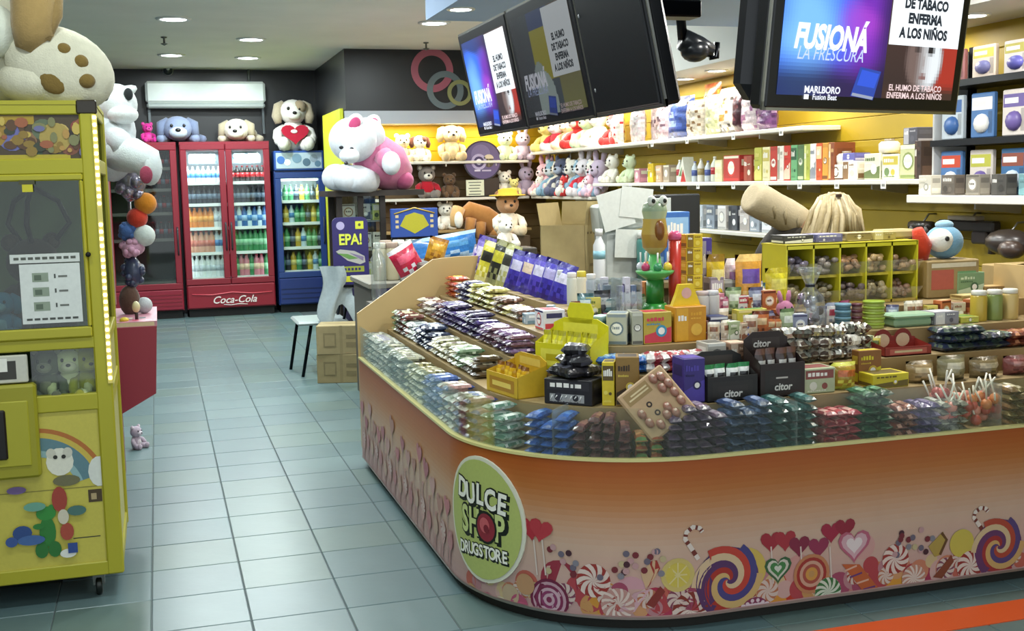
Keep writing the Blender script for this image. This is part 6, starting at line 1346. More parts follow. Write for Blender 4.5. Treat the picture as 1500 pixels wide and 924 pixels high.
# ---- stacked bags on the lowest step of the front: (px from, px to, colours, layers, pieces along, phrase)
FRONT_ = [
 (782, 842, [['2f5aa8', '5a86c8', '24488a'], ['3a6ab8', '8fb0dc', '284f98']], 3, 3, 'blue bags of sweets on the lowest step'),
 (846, 925, [['5a3038', '8a5a58', '442228'], ['6a3a3c', '9a6a60', '4a2a2a']], 3, 4, 'dark red bars on the lowest step'),
 (928, 968, [['a8683a', 'd0a070', '5a7a48'], ['6a7a4a', 'c8a060', '8a4a30']], 1, 2, 'orange and green sweets on the lowest step under the egg tray'),
 (972, 1054, [['54405c', '8a7890', '3c2c44'], ['6a5468', 'a898a8', '48384c']], 4, 4, 'dusky violet bags on the lowest step'),
 (1058, 1120, [['36486a', '6a80a0', '28384f'], ['405478', '8090b0', '2c3c58']], 4, 3, 'navy bags on the lowest step'),
 (1124, 1184, [['2f5654', '6a9490', '203e3c'], ['3a6460', '86aaa4', '284a48']], 4, 3, 'dark teal bags on the lowest step before the divider'),
 (1196, 1248, [['a83440', 'd88a8a', '7a2430'], ['b8505a', 'e0b0a8', '8a2c3a']], 2, 3, 'red wrapped sweets beside the glass divider'),
 (1252, 1294, [['2f5a40', '6a9a78', '20402c'], ['3a6a4a', '80a888', '28503a']], 4, 2, 'bottle green bags on the lowest step'),
 (1298, 1330, [['7a4238', 'b07a68', '582c26'], ['8a4a40', 'c09080', '603028']], 2, 2, 'brick brown bags on the lowest step'),
 (1332, 1362, [['5a4a80', '9888b0', '3f3460'], ['6a5a88', 'a89ac0', '4a3c68']], 2, 2, 'violet bags on the lowest step by the sticks'),
 (1364, 1402, [['8a8a7c', 'd0d0c4', '5a5a50'], ['a8a89a', 'e0e0d8', '6a6a60']], 2, 3, 'grey white wrapped sweets on the lowest step by the sticks'),
 (1462, 1500, [['8a6a48', 'c0a078', '604828'], ['7a6a40', 'b8a880', '504420']], 3, 3, 'brown bags at the end of the lowest step past the lollipops'),
]
for a, b, pals, layers, n, phrase in FRONT_:
    pa, ra = spot(a, 0); pb_, rb = spot(b, 0); wd = max(.03, (pb_-pa).length/n)
    kits = [pouch_kit('sweets_bag', wd*.93, .135, .031, pal, i+int(a), 'foil') for i, pal in enumerate(pals)]
    for i in range(n):
        for k in range(layers+2-(1 if (i+int(a)) % 3 == 0 and layers > 2 else 0)):
            p, r = spot(a+(b-a)*(i+.5)/n, 0); lb = two(pals[(i+k) % 2])+' '+re.sub(r'^.*?(bags?|bars?|wrapped sweets?|sweets?)( of sweets)? ', lambda m_: m_.group(1).rstrip('s')+' ', phrase, count=1); o = kits[(i+k) % 2].place(lb, 'candy bag', (p.x, p.y, STZ[0]+.003+k*.0325), r+PI/2+rnd.uniform(-.06, .06), lb)
            o.rotation_euler.y = rnd.uniform(-.06, .06)
# lollipops with white sticks
lk = []
for c in ('c85a50', 'd88a7a', 'a84438', 'c87a48'):
    k = Kit('lollipop'); m = MB(); m.ell((0, 0, 0), (.019, .019, .019), c, 10, 7); k.add('sweet', m, 'plastic'); m = MB(); m.tube([(0, 0, .015), (0, 0, .085)], .0032, 'e8e4d4', 6); k.add('stick', m, 'plastic'); lk.append(k)
for i in range(34):
    px = 1366+i*2.9; p, r = spot(px, 0, rnd.uniform(-.05, .06)); o = lk[i % 4].place('reddish lollipop with its white stick up in the heap on the lowest step', 'lollipop', (p.x, p.y, STZ[0]+.045+rnd.choice((0, .03, .055, .075))+(.03 if px < 1405 else 0)), 0, 'lollipops heaped on the lowest step', 1.15)
    o.rotation_euler = (rnd.uniform(-.7, .5), rnd.uniform(-.6, .6), 0)
# ---- second step of the front
DP = .13
t, w_, h_, hb = G('tray', 757, 520, 95, 1, 'yellow open display box of gold foil bars on the bend of the second step', 'c8a428', ['a87a1c', 'e0c860', 'd8c058'], DP); fill(t, w_, hb, DP, 5, ['c89a1c', 'e8c840', '7a4a10'], 'gold foil pack in the yellow display box', 3)
bb = G('carton', 842, 552, 76, 1, 'black carton with a silver script patch on the second step', '1f1d20', ['2c2a2e', '34323a'], .12, seed=5)
p, r, w_, h_ = size(842, 552, 76, 1)
kb_ = Kit('candy_pack').add('candy_pack', pouch_mb(.09, .10, .045, ['1a181c', '50505a', '2a282c'], 5), 'foil')
for i, (x, z) in enumerate(((-.045, 0), (.045, 0), (0, .0), (-.02, .04), (.025, .04), (0, .078))):
    q = p+Matrix.Rotation(r, 4, 'Z').to_3x3() @ Vector((x, .02*(i % 2)-.03*(i == 2), h_+.003+z)); kb_.place('glossy black chocolate pack heaped on the black carton', 'candy', q, r+i*1.3, 'black packs on the black carton')
m = MB(); m.rect(-w_*.38, h_*.10, w_*.34, h_*.42, -.0608, '9a9a98')
for k in range(7): m.tube([(-w_*.36+k*w_*.10, -.0615, h_*(.18+.08*(k % 2))), (-w_*.32+k*w_*.10, -.0615, h_*.36)], .0022, 'e0e0dc', 5)
o = part('script_patch', m, 'print', bb)
G('carton', 893, 528, 18, 1, 'narrow yellow carton with two brown squares between black and brown packs', 'd8c02c', ['5a4a20', 'e8d860'], .08)
G('carton', 920, 520, 34, 1, 'brown striped carton with a yellow top beside the egg tray', '8a6a30', ['3a2a18', 'd0b84a'], .10)
G('carton', 1008, 522, 34, 1, 'deep violet carton behind the egg tray', '3a2c78', ['4f40a0', '2a2058'], .10)
# egg tray leaning over the two lowest steps
et = thing('egg_tray', 'tilted square tan tray of foil chocolate eggs leaning on the lowest step', 'tray'); c = at(962, 590, Y=3.70)
sd = .205; N_ = Vector((-.25, -1, .45)).normalized(); U_ = Vector((0, 0, 1)).cross(-N_).normalized(); V_ = (-N_).cross(U_)*-1
if V_.z < 0: V_ = -V_
a_ = math.radians(-36); ux, vx = U_*math.cos(a_)+V_*math.sin(a_), V_*math.cos(a_)-U_*math.sin(a_)
Me = Matrix(((ux.x, -N_.x, vx.x, c.x), (ux.y, -N_.y, vx.y, c.y), (ux.z, -N_.z, vx.z, c.z), (0, 0, 0, 1)))
et.matrix_world = Me
m = MB(); m.rbox(-sd/2, 0, -sd/2, sd/2, .016, sd/2, 'b0916c', .006); m.rect(-.02, .045, .085, .090, -.0006, '8f7448'); m.rect(-.012, .058, .075, .064, -.0012, 'c8b48a'); m.rect(-.012, .070, .060, .076, -.0012, 'c8b48a')
for x, z, c_ in ((.025, .012, '2a1c14'), (.02, -.028, '3a2418')): disc(m, x, z, .011, -.001, c_); disc(m, x, z, .005, -.0016, 'b0916c')
part('tray', m, 'card', et)
for x, z in ((-.072, .065), (-.045, .075), (-.078, .030), (-.050, .030), (-.075, -.008), (-.074, -.045), (-.030, -.068), (.0, -.055), (.040, -.068), (.068, -.040), (.070, .0), (-.02, -.035)):
    m = MB(); m.ell((x, -.006, z), (.0155, .013, .020), '9a6a58', 10, 7); m.ell((x-.003, -.012, z+.006), (.008, .008, .008), 'd8bca8', 6, 5); part('chocolate_egg', m, 'foil', et)
# black boxes lettered citor
for px, top, wpx, lb, zz in ((1062, 545, 80, 'black open box of white and black packs lettered citor, nearer the egg tray', 0), (1134, 516, 72, 'brown black open box lettered citor, next to the green picture box', 1)):
    t, w_, h_, hb = G('tray', px, top-28, wpx, 1, lb, '1e1b1a' if not zz else '2a1d1a', ['26221f', '2c2623', '3a2f2a'], DP)
    lt = MB(); merge(lt, text_mb('citor', .038, 'd8d4cc', .03, shear=.1), T(0, -DP/2-.003, hb*.30)); 
    if zz: merge(lt, text_mb('citor', .038, 'd0ccc4', .03, shear=.1), T(-.02, DP/2-.006, h_*.80)); lt.rect(-.03, hb*.55, .02, hb*.60, -DP/2-.003, 'b8b0a8')
    part('lettering', lt, 'print', t)
    fill(t, w_, hb, DP, 4, (['e0e2dc', '2a2a2c', '2f7a48'] if not zz else ['3a2a26', 'd8d4cc', '5a3f38']), ('white and black pack in the box lettered citor' if not zz else 'brown pack in the box lettered citor'), 7+zz)
G('carton', 1189, 536, 52, 1, 'pale green carton with three small pictures, next to the box lettered citor', 'b0b894', ['8a4a44', 'd8d8c8', '4a5a40'], .11)
G('bag', 1234, 530, 44, 1, 'orange and lime wavy bag beside the pale green picture carton', 'a88a30', ['c86a30', 'c8c850'], .09)
G('carton', 1292, 544, 60, 1, 'yellow carton with brown marks and an open lid on the second step', 'd0c02a', ['6a5a20', 'c8b428'], .12)
G('carton', 1268, 512, 38, 1, 'brown and yellow header carton just behind the yellow one', '8a5a28', ['d0c02a', 'c8a83a'], .05, dd=.06)
for i, (px, top, w0, c, a, lb) in enumerate(((1345, 528, 46, '9a8258', ['c8b48a', '6a5a38'], 'beige bag of sweets'), (1392, 520, 48, '8a8460', ['c0baa0', '5f5a40'], 'olive clear bag of sweets'), (1440, 522, 50, '7a6a48', ['b8a888', '504428'], 'brown clear bag of sweets'), (1486, 520, 44, '7a4440', ['b08078', '582c2a'], 'maroon bag of sweets'))): G('bag', px, top, w0, 1, lb+' upright behind the lollipops', c, a, .10)
# red double arched box and dark bags on the third step
t, w_, h_, hb = G('tray', 1318, 494, 78, 2, 'red box with two round arches over cream discs on the third step', '8a2c22', ['b0584a', 'c8b48a', '7a241c'], .11)
m = MB()
for sx in (-1, 1): m.add([(sx*w_*.22+w_*.21*math.cos(PI*j/12), .052, h_*.70+w_*.23*math.sin(PI*j/12)) for j in range(13)], [tuple(range(13))], '7a241c'); m.add([(sx*w_*.22+w_*.15*math.cos(2*PI*j/16), .0505, h_*.74+w_*.13*math.sin(2*PI*j/16)) for j in range(16)], [tuple(range(16))], 'c8b490')
part('arches', m, 'card', t)
for i in range(9):
    p, r = spot(1378+i*10, 2); pc_ = [('26304a', '5a6a5a', '1c2438'), ('3a4a44', '8a9a70', '283430')][i % 2]; nb_ = two(pc_); pouch_ = pouch_kit('candy_bag', .06, .12, .035, pc_, i); pouch_.place(f'{nb_} bag in the dark pile on the third step', 'candy bag', (p.x, p.y, STZ[2]+.002), r+PI/2, f'{nb_} bags on the third step'); pouch_.place(f'{nb_} bag in the dark pile on the third step', 'candy bag', (p.x+.02, p.y, STZ[2]+.034), r+PI/2+.3, f'{nb_} bags on the third step')
    if i < 6: pouch_.place(f'{nb_} bag in the dark pile on the third step', 'candy bag', (p.x, p.y+.01, STZ[2]+.066), r+PI/2-.3, f'{nb_} bags on the third step')
for i in range(5):
    p, r = spot(1470+i*10, 2); k = pouch_kit('candy_bag', .06, .12, .035, ['7a3a2a', 'b07a58', '58281c'], 60+i); [k.place('russet bag piled on the third step past the navy bags', 'candy bag', (p.x, p.y, STZ[2]+.002+.031*q), r+PI/2, 'russet bags on the third step') for q in range(2)]
# yellow display with tall rounded header (third step), packs in front
t, w_, h_, hb = G('tray', 838, 468, 100, 2, 'bright yellow display box with a tall scalloped header card on the third step', 'd4cc1e', ['e4dc50', 'b8a818', 'e0d848'], .12)
m = MB(); m.prism([(-.055, h_*.9), (.055, h_*.9), (.065, h_*1.12), (.05, h_*1.30), (-.05, h_*1.30), (-.065, h_*1.12)], .058, .062, 'd8d024'); part('header_card', m, 'card', t)
fill(t, w_, hb, .12, 7, ['d8d02c', 'f0e870', 'a8a01c'], 'lemon yellow pack in the bright yellow display box', 4)
for i in range(8):
    p, r = spot(880+i*8, 2, .02); k = pouch_kit('candy_bag', .05, .13, .035, [('3a7ac8', 'a8d0f0', '2a5aa8'), ('6aa8e0', 'e0f0f8', '3a6ab8')][i % 2], 30+i); [k.place('sky blue bag piled beside the bright yellow display box', 'candy bag', (p.x, p.y, STZ[2]+.002+.032*q), r+PI/2+.1*i, 'sky blue bags on the third step') for q in range(2)]
for i in range(11):
    p, r = spot(950+i*7, 2); k = pouch_kit('candy_bag', .045, .11, .04, [('d8d0cc', 'b03a48', 'e8e4e0'), ('b84a50', 'eee8e4', '8a2c3a')][i % 2], 50+i); [k.place('white and red wrapped sweet piled under the orange carton', 'candy', (p.x, p.y, STZ[2]+.002+.036*q), r+PI/2+.2*i, 'white and red sweets on the third step') for q in range(2)]
for i, (px, c, a, lb) in enumerate(((1042, 'b8b4a8', ['5a5a54', 'e0ded4'], 'grey white carton behind the packs of the box lettered citor'), (1075, '8a6a54', ['d0b8a0', '4a3428'], 'brown carton with a pale band on the third step'), (1108, '6a4a3a', ['c8a888', '38241c'], 'dark brown carton on the third step'))): G('carton', px, 500, 30, 2, lb, c, a, .10)
for i in range(22):
    p, r = spot(1140+i*5.6, 2, rnd.uniform(-.03, .04)); cc_ = ('8a8478', 'b0a898', '6a6a60', 'c8c4b8')[i % 4]; k = pouch_kit('candy_bag', .055, .09, .05, [cc_, 'e4e2da', '5a4a40'], 80+i, 'silver_foil' if i % 3 == 0 else 'foil'); [k.place(f'{cname(cc_)} {"shiny" if i % 3 == 0 else "papery"} twist of sweets heaped on the third step', 'candy', (p.x, p.y, STZ[2]+.002+.046*q), r+i, f'{cname(cc_)} {"shiny" if i % 3 == 0 else "papery"} twists on the third step', .95) for q in range(2 if i % 3 else 3)]
# ---- fourth step
G('carton', 806, 452, 40, 3, 'white carton with blue specks and a red edge on the fourth step', 'dcdce0', ['c84048', '3a3a60', '8a8ab0'], .10)
G('carton', 783, 458, 18, 3, 'small pale blue carton beside the white and red one', 'a8b8c4', ['6a8a9a', 'e0e8ec'], .10)
G('carton', 880, 462, 22, 3, 'teal patterned carton behind the yellow header card', '8aa8a8', ['c8d8d8', '4a7a7a'], .10)
G('carton', 906, 457, 30, 3, 'grey window carton, the one nearer the yellow header card', 'b4b4a0', ['6a7a84', '8a949a'], .10); G('carton', 930, 455, 16, 3, 'grey narrow carton beside the red and blue one', 'a8a894', ['5a5a54', 'c8c8b8'], .10)
G('carton', 956, 455, 44, 3, 'red, blue and yellow carton in front of the green stand', 'b8a03a', ['c83a4a', '3a90b0', 'd8d8d0'], .10)
oc = G('carton', 1003, 447, 50, 3, 'tall orange carton with a yellow carrying top on the fourth step', 'c88a1c', ['d8a028', 'e0b040', '8a5a14'], .10)
p, r, w_, h_ = size(1003, 447, 50, 3); m = MB(); m.prism([(-w_*.45, h_), (w_*.45, h_), (w_*.30, h_+.05), (w_*.22, h_+.085), (-w_*.22, h_+.085), (-w_*.30, h_+.05)], -.012, .012, 'e0c020'); disc(m, 0, h_+.05, w_*.16, -.0125, 'd8a8a0'); part('carrying_top', m, 'card', oc)
G('carton', 1046, 462, 30, 3, 'navy carton under the white lidded jars', '22284a', ['3a4470', 'c8c8d0'], .09); G('carton', 1024, 468, 16, 3, 'dark red carton next to the tall orange one', '6a2a28', ['8a4038', '3a1818'], .09)
for px, c, lb in ((1038, 'c8b8b8', 'rose'), (1054, 'd0d0d4', 'white')):
    p, r = spot(px, 3); jar_kit('jar', 'b8b4b0', c).place(f'{lb} lidded round jar on the fourth step cartons', 'jar', (p.x, p.y+.06, 1.031), 0, None, (.07, .07, .11))
G('carton', 1098, 452, 48, 3, 'yellow and green storybook box over the blue ribbon carton', 'c8c04a', ['4a8a4a', 'e0d890', 'b87a3a'], .05, dd=.05); G('carton', 1092, 474, 40, 3, 'white carton with a blue ribbon band on the fourth step', 'd8d4d4', ['2f5ab0', 'e8e4e4', '4a4a90'], .06, dd=-.05); G('carton', 1128, 474, 32, 3, 'pale peach carton beside the blue ribbon one', 'd8c0b0', ['c8a898', 'e8d8cc'], .06, dd=-.05)
kz = toy('plush_toy', 'c880a0', 'e0b0c4', ears='long'); p, r = spot(1148, 3); kz.place('small pink rabbit figure standing on the fourth step', 'toy', p, r, None, .15)
G('carton', 1150, 478, 34, 3, 'small tan carton in front of the pink rabbit', 'b89a70', ['8a6a48', 'd0b890'], .05, dd=-.05)
# stacked round tins
def tins(px, top, wpx, n, c, c2, lb):
    p, r, w_, h_ = size(px, top, wpx, 3); k = Kit('sweet_tin'); R_ = w_/2; hh = h_/n
    m = MB(); m.lathe([(R_*.92, 0), (R_*.92, hh*.6)], c2, 16); k.add('tin', m, 'plastic'); m = MB(); m.lathe([(R_, hh*.58), (R_, hh*.92), (R_*.94, hh*.985)], c, 16); k.add('lid', m, 'plastic')
    for i in range(n): k.place(lb, 'tin', (p.x, p.y, p.z+i*hh), 0, lb.split(' in ')[0]+' stack')
tins(1235, 444, 24, 4, '6a94a8', '4a7488', 'light blue round tin in the stack beside the maroon tins'); tins(1255, 444, 16, 4, '5a2a38', '8a6a60', 'maroon small round tin in the stack between blue and lime tins'); tins(1279, 440, 32, 5, '8fa838', 'b0c060', 'lime green round tin in the stack of five')
p, r, w_, h_ = size(1328, 458, 64, 3); t = thing('food_tub', 'mint green tub with a wide lid beside the lime tins', 'tub', p, r); m = MB(); m.rbox(-w_/2, -.05, 0, w_/2, .05, h_*.7, '8fae8c', .01); part('tub', m, 'plastic', t); m = MB(); m.rbox(-w_*.55, -.058, h_*.7, w_*.55, .058, h_, '9ec0a0', .008); part('lid', m, 'plastic', t)
G('carton', 1375, 455, 42, 3, 'grey and white carton past the mint green tub', '8f8f98', ['d8d8d8', '5a5a68'], .10); G('carton', 1410, 462, 30, 3, 'lime yellow carton below the white lidded jars', 'b8b84a', ['6a8a3a', 'd8d490'], .10)
for px, c, nm in ((1434, 'b8a03c', 'amber'), (1456, '7a8a4a', 'green'), (1478, 'c0a868', 'straw')):
    p, r = spot(px, 3); jar_kit('jar', c, 'e0e0d4').place(f'{nm} sweets jar with a white lid on the fourth step', 'jar', p, 0, None, (.085, .085, .13))
# cellophane gift bag, black and silver
p, r, w_, h_ = size(1186, 392, 50, 3); t = thing('gift_bag', 'crinkled clear gift bag with black and silver sweets tied at the neck', 'bag', p, r); m = MB(); rr = random.Random(2)
for k in range(16): a, b = rr.uniform(0, 2*PI), rr.uniform(.05, .55)*h_; m.ell((w_*.3*math.cos(a), .03*math.sin(a), b), .018, rr.choice(['2a2a30', '6a6a72', 'c8c8cc', '3a2a3a', 'a89ab0']), 6, 5)
part('sweets', m, 'silver_foil', t); m = MB(); m.lathe([(w_*.42, 0), (w_*.48, h_*.25), (w_*.40, h_*.55), (w_*.12, h_*.72), (w_*.30, h_*.92), (w_*.36, h_)], 'e8e8ec', 12); part('wrapper', m, 'clear_plastic', t); m = MB(); m.lathe([(w_*.14, h_*.70), (w_*.14, h_*.75)], '2a2a30', 10); part('tie', m, 'cloth', t)
# ---- upright packs leaning at the back of the aisle wing
UP = [(672, 362, 26, ['b8a8d0', '5a3fa0', 'e0dcec'], 'white and violet cluster bag by the end panel'), (690, 345, 22, ['7a68b8', 'd8d0e8', '4a3890'], 'lilac tall bag next to the white and violet one'), (706, 352, 18, ['c8c03a', '2a2a22', 'e0dc90'], 'yellow and black tall pack, first from the end panel'), (722, 350, 18, ['2a2a24', 'c8c03a', '8a8a5a'], 'black and yellow tall pack'), (736, 356, 16, ['c8c8b8', '3a3a34', 'a8a86a'], 'grey and black tall pack'),
      (752, 366, 22, ['3f34a0', 'c8c4e0', '2f2680'], 'violet tall pack, the first after the grey black pack'), (768, 370, 22, ['4a3cb0', 'e0c8b0', '33288a'], 'indigo tall pack with a tan picture'), (784, 374, 22, ['5444b8', 'dcd8f0', '3a2e90'], 'bright violet tall pack with a white stripe'), (800, 378, 22, ['3f34a8', 'b8b0e0', '2c2478'], 'deep indigo tall pack'), (816, 384, 20, ['4840b0', 'e4e0f4', '342a88'], 'indigo pack nearest the white tubs')]
for i, (px, top, wpx, cols, lb) in enumerate(UP):
    p, r = spot(px, 4, -.03); w_ = m_of(wpx, p)*2.1; h_ = ztop(p, px, top)-p.z
    o = single('chocolate_pack', stand_bag_mb(w_, max(h_, .12), .05, cols, 200+i), 'foil', lb+' on the top aisle step', 'candy', p, r+.5); o.rotation_euler = Euler((-.25, .20, r+.45))
for i, (px, top, c, nm) in enumerate(((824, 396, 'd0d4d8', 'clear white'), (838, 400, 'c8ccc4', 'pale grey'), (852, 398, 'd8d4c0', 'cream'), (866, 402, 'b8bcc8', 'bluish'))):
    p, r, w_, h_ = size(px, top, 15, 4); jar_kit('tub', c, 'd8c84a' if i == 2 else 'dfe0e0').place(f'{nm} lidded tub on the top step behind the white carton', 'tub', p, 0, None, (w_*1.2, w_*1.2, h_))
# clear bins and wafer tray
for px, nm in ((886, 'nearer the violet packs'), (918, 'nearer the green stand')):
    p, r, w_, h_ = size(px, 408, 32, 4); t = thing('clear_bin', f'clear bluish plastic bin of small packs, {nm}', 'bin', p, r); m = MB(); m.box(-w_/2, -.06, 0, w_/2, .06, .004, 'ffffff'); m.box(-w_/2, -.06, 0, w_/2, -.057, h_*.7, 'ffffff'); m.box(-w_/2, .057, 0, w_/2, .06, h_, 'ffffff'); m.box(-w_/2, -.06, 0, -w_/2+.003, .06, h_, 'ffffff'); m.box(w_/2-.003, -.06, 0, w_/2, .06, h_, 'ffffff'); part('bin', m, 'clear_plastic', t)
    for k in range(3): single('candy_pack', carton(w_*.26, .03, h_*(.8+.2*(k % 2)), ('8a88b0', 'c8c4d0', '6a7a9a')[k], ['e0dce8', '5a4a6a']), 'card', f'upright small pack in the clear bin {nm}', 'candy', p+Matrix.Rotation(r, 3, 'Z') @ Vector((-w_*.3+w_*.3*k, 0, .006)), r, f'packs in the clear bin {nm}')
p, r, w_, h_ = size(905, 448, 60, 3, .05); 
# ---- green stand with the golden crocodile toy
gs = thing('lolly_stand', 'green pillar stand with a flared dish and a round base', 'stand'); p, r = spot(960, 4); gs.location = p; zt = ztop(p, 960, 372)-p.z
m = MB(); m.lathe([(.075, 0), (.078, .02), (.05, .05), (.045, .06)], '2f8a34', 18); part('base', m, 'plastic', gs); m = MB(); m.lathe([(.038, .055), (.036, zt*.62)], '2a7a30', 14); part('pillar', m, 'plastic', gs)
m = MB(); m.lathe([(.036, zt*.60), (.075, zt*.70), (.080, zt*.74), (.030, zt*.78), (.022, zt)], '5ab060', 18); part('dish', m, 'plastic', gs)
ct = thing('toy_crocodile', 'golden green toy crocodile with bulging eyes perched on the green stand', 'toy', (p.x, p.y, p.z+zt))
z1 = ztop(p, 960, 288)-p.z-zt; m = MB(); m.lathe([(.022, 0), (.05, z1*.12), (.055, z1*.35), (.045, z1*.62), (.052, z1*.75), (.045, z1*.88), (.02, z1*.93)], 'a8a878', 14, cols=['b0a060', 'a8843a', 'b89a4a', 'a0a880', '8fa080', '7a9070']); part('body', m, 'plastic', ct)
for sx in (-1, 1): m = MB(); m.ell((sx*.025, -.03, z1*.93), (.02, .02, .022), 'e4e8dc', 8, 6); m.ell((sx*.025, -.048, z1*.93), (.009, .006, .010), '20241c', 6, 5); part('eye', m, 'plastic', ct)
m = MB(); m.ell((0, -.05, z1*.42), (.022, .015, z1*.18), '7a4a1c', 10, 7); part('belly', m, 'plastic', ct)
for a in range(7):
    an = 2*PI*a/7; lp = Kit('lollipop'); m = MB(); m.ell((0, 0, 0), (.016, .016, .016), ('c84a3a', '3a4a90', 'd88a2a', 'd0d0d8', 'b03a60', '3a8a5a', 'e0c040')[a], 8, 6); lp.add('sweet', m, 'plastic'); m = MB(); m.tube([(0, 0, .012), (0, 0, .05)], .003, 'e8e4dc', 6); lp.add('stick', m, 'plastic')
    lp.place(f'{("red", "navy", "orange", "white", "crimson", "green", "yellow")[a]} lollipop lying in the dish of the green stand', 'lollipop', (p.x+.058*math.cos(an), p.y+.058*math.sin(an), p.z+zt*.735+.018), 0, None, 1.2)
# tall tubes and box tower behind the orange carton
p, r = spot(989, 4, .0); h_ = ztop(p, 989, 338)-p.z; m = MB(); t = thing('candy_tube', 'tall red tube of sweets with a pink cap behind the orange carton', 'tube', p); m.lathe([(.026, 0), (.026, h_*.9)], 'b8302a', 14, cols=['c0382c']); part('tube', m, 'plastic', t); m = MB(); m.lathe([(.028, h_*.9), (.028, h_*.96), (.015, h_)], 'd85a88', 14); part('cap', m, 'plastic', t)
p, r = spot(1012, 4, .02); H_ = ztop(p, 1012, 342)-p.z; kx = Kit('candy_box').add('candy_box', carton(.075, .07, H_/6-.001, 'd8b81e', ['8a6a10', 'e8d050', 'c89a14'], 3), 'card')
for i in range(6): kx.place('small yellow box in the tower of six behind the orange carton', 'box', (p.x, p.y, p.z+i*H_/6), .05*(i % 2), 'yellow boxes in the tower')
p, r = spot(1030, 4, .10); G('carton', 1031, 348, 16, 4, 'slim violet carton beside the yellow box tower', '4a3a90', ['9a94a8', '33286a'], .06, dd=.09)
p, r = spot(975, 4, .0)
G('carton', 948, 412, 14, 4, 'small orange carton beside the green pillar', 'c0702a', ['e0a060', '8a4a1a'], .05, dd=.11)
# ---- things on the worktop behind (top of the counter)
W5 = [('bag', 1048, 372, 30, 'yellow capped squat bag', 'd8b82a', ['f0e090', '8a6a1a']), ('bag', 1072, 378, 24, 'white and violet small bag', 'c8b8c8', ['8a5a9a', 'e8e0e8']), ('bag', 1096, 372, 44, 'orange rounded bag with a violet band', 'd89a3a', ['6a4aa0', 'e8c070']), ('carton', 1066, 408, 34, 'grey metallic carton under the orange bag', '8a8a84', ['5a5a58', 'b8b8b0']), ('carton', 1045, 405, 22, 'mauve grey carton beside the yellow tower', '8f8088', ['b8a8b0', '5a4a54']), ('bag', 1104, 412, 30, 'white bag with a pale smiling disc', 'd0d0dc', ['f0f0f4', '8a8ab0']), ('bag', 1137, 392, 38, 'bright yellow tall bag with a rounded top', 'd0c42c', ['e0d860', 'a89a1c'])]
for i, (kd, px, top, w0, lb, c, a) in enumerate(W5): G(kd, px, top, w0, 4, lb+' on the counter top', c, a, .07, dd=.02+.05*(i % 2))
for i, (px, c, nm) in enumerate(((1084, 'b0587a', 'rose pink'), (1100, 'c87898', 'light pink'), (1116, 'a84a80', 'magenta'))):
    p, r = spot(px, 4, .15); k = pouch_kit('candy_bag', .06, .08, .05, [c, 'e8d0dc', '7a3a5a'], 300+i); k.place(f'{nm} wrapped sweet in the cluster behind the white bag', 'candy', (p.x, p.y, 1.031+.03), r+i)
    single('carton', carton(.07, .06, .03, '8a7a60', ['b8a888', '5a4a38'], 500+i), 'card', f'flat tan carton carrying the {nm} wrapped sweet', 'box', (p.x, p.y, 1.031), r)
# ---- yellow bin rack
br = thing('bin_rack', 'yellow two tier rack of tilted candy bins on the counter top', 'rack'); pL, pR = at(1143, 470, Y=4.40), at(1342, 470, Y=4.40); z0, zT = 1.031, at(1240, 357, Y=4.42).z; YB = 'c8c02a'
xl, xr = pL.x+.03, pR.x
m = MB(); 
m.box(xl, 4.40, zT-.015, xr, 4.42, zT+.003, YB); m.box(xl, 4.60, z0, xr, 4.615, zT+.003, 'b0a41e'); m.box(xl-.004, 4.40, zT, xr+.004, 4.615, zT+.006, 'c8bc30')
zm = z0+(zT-z0)*.50; m.box(xl, 4.42, zm-.012, xr, 4.60, zm, 'b8a838'); m.box(xl, 4.40, z0, xr, 4.60, z0+.012, 'b8a050'); part('frame', m, 'plastic', br)
NB = 5
for i in range(NB+1):
    x = xl+(xr-xl)*i/NB; m = MB(); m.box(x-.004, 4.40, z0, x+.004, 4.60, zT, YB); part('divider', m, 'plastic', br)
BC = [['6a6274', '8a8078', 'a8805c', 'b89a6a', '9a7a58'], ['a89a78', '8f8468', '6a5a58', 'a0906c', '8a6a54']]
for j, zz in enumerate((zm+.002, z0+.014)):
    for i in range(NB):
        x0, x1 = xl+(xr-xl)*i/NB+.006, xl+(xr-xl)*(i+1)/NB-.006; hh = (zT-z0)*.5
        m = MB(); m.add([(x0, 4.395, zz+.002), (x1, 4.395, zz+.002), (x1, 4.345, zz+hh*.42), (x0, 4.345, zz+hh*.42)], [(0, 1, 2, 3)], 'ffffff'); m.add([(x0, 4.395, zz), (x0, 4.345, zz+hh*.42), (x0, 4.58, zz+hh*.30), (x0, 4.58, zz)], [(0, 1, 2, 3)], 'ffffff'); part('bin_front', m, 'clear_plastic', br)
        rr = random.Random(i*7+j); mm = MB()
        for k in range(40): mm.ell((rr.uniform(x0+.015, x1-.015), rr.uniform(4.40, 4.55), zz+.015+rr.uniform(0, hh*.42)), (.019, .016, .013), shade(BC[j][i], rr.uniform(.7, 1.4)), 6, 4)
        o = single('loose_sweets', mm, 'foil', f'loose sweets in bin {("one", "two", "three", "four", "five")[i]} from the gift bag end, {("upper", "lower")[j]} tier of yellow rack', None); o['kind'] = 'stuff'
for i, (x, w0, c, a, lb) in enumerate(((.10, .16, '3a3a3c', ['d8d8d4', '5a5a5c'], 'black and white flat box'), (.26, .15, '5a5a88', ['8a8ab8', 'c8c8d8'], 'violet flat box'), (.42, .14, '8a7a4a', ['c0b080', '5a4a28'], 'tan flat box'), (.56, .13, 'a8985a', ['d0c490', '6a5a30'], 'straw coloured flat box'))):
    single('carton', carton(w0*.9, .12, .035, c, a, 600+i), 'card', lb+' lying on top of the yellow bin rack', 'box', (xl+x*.95, 4.52, zT+.008), 0)
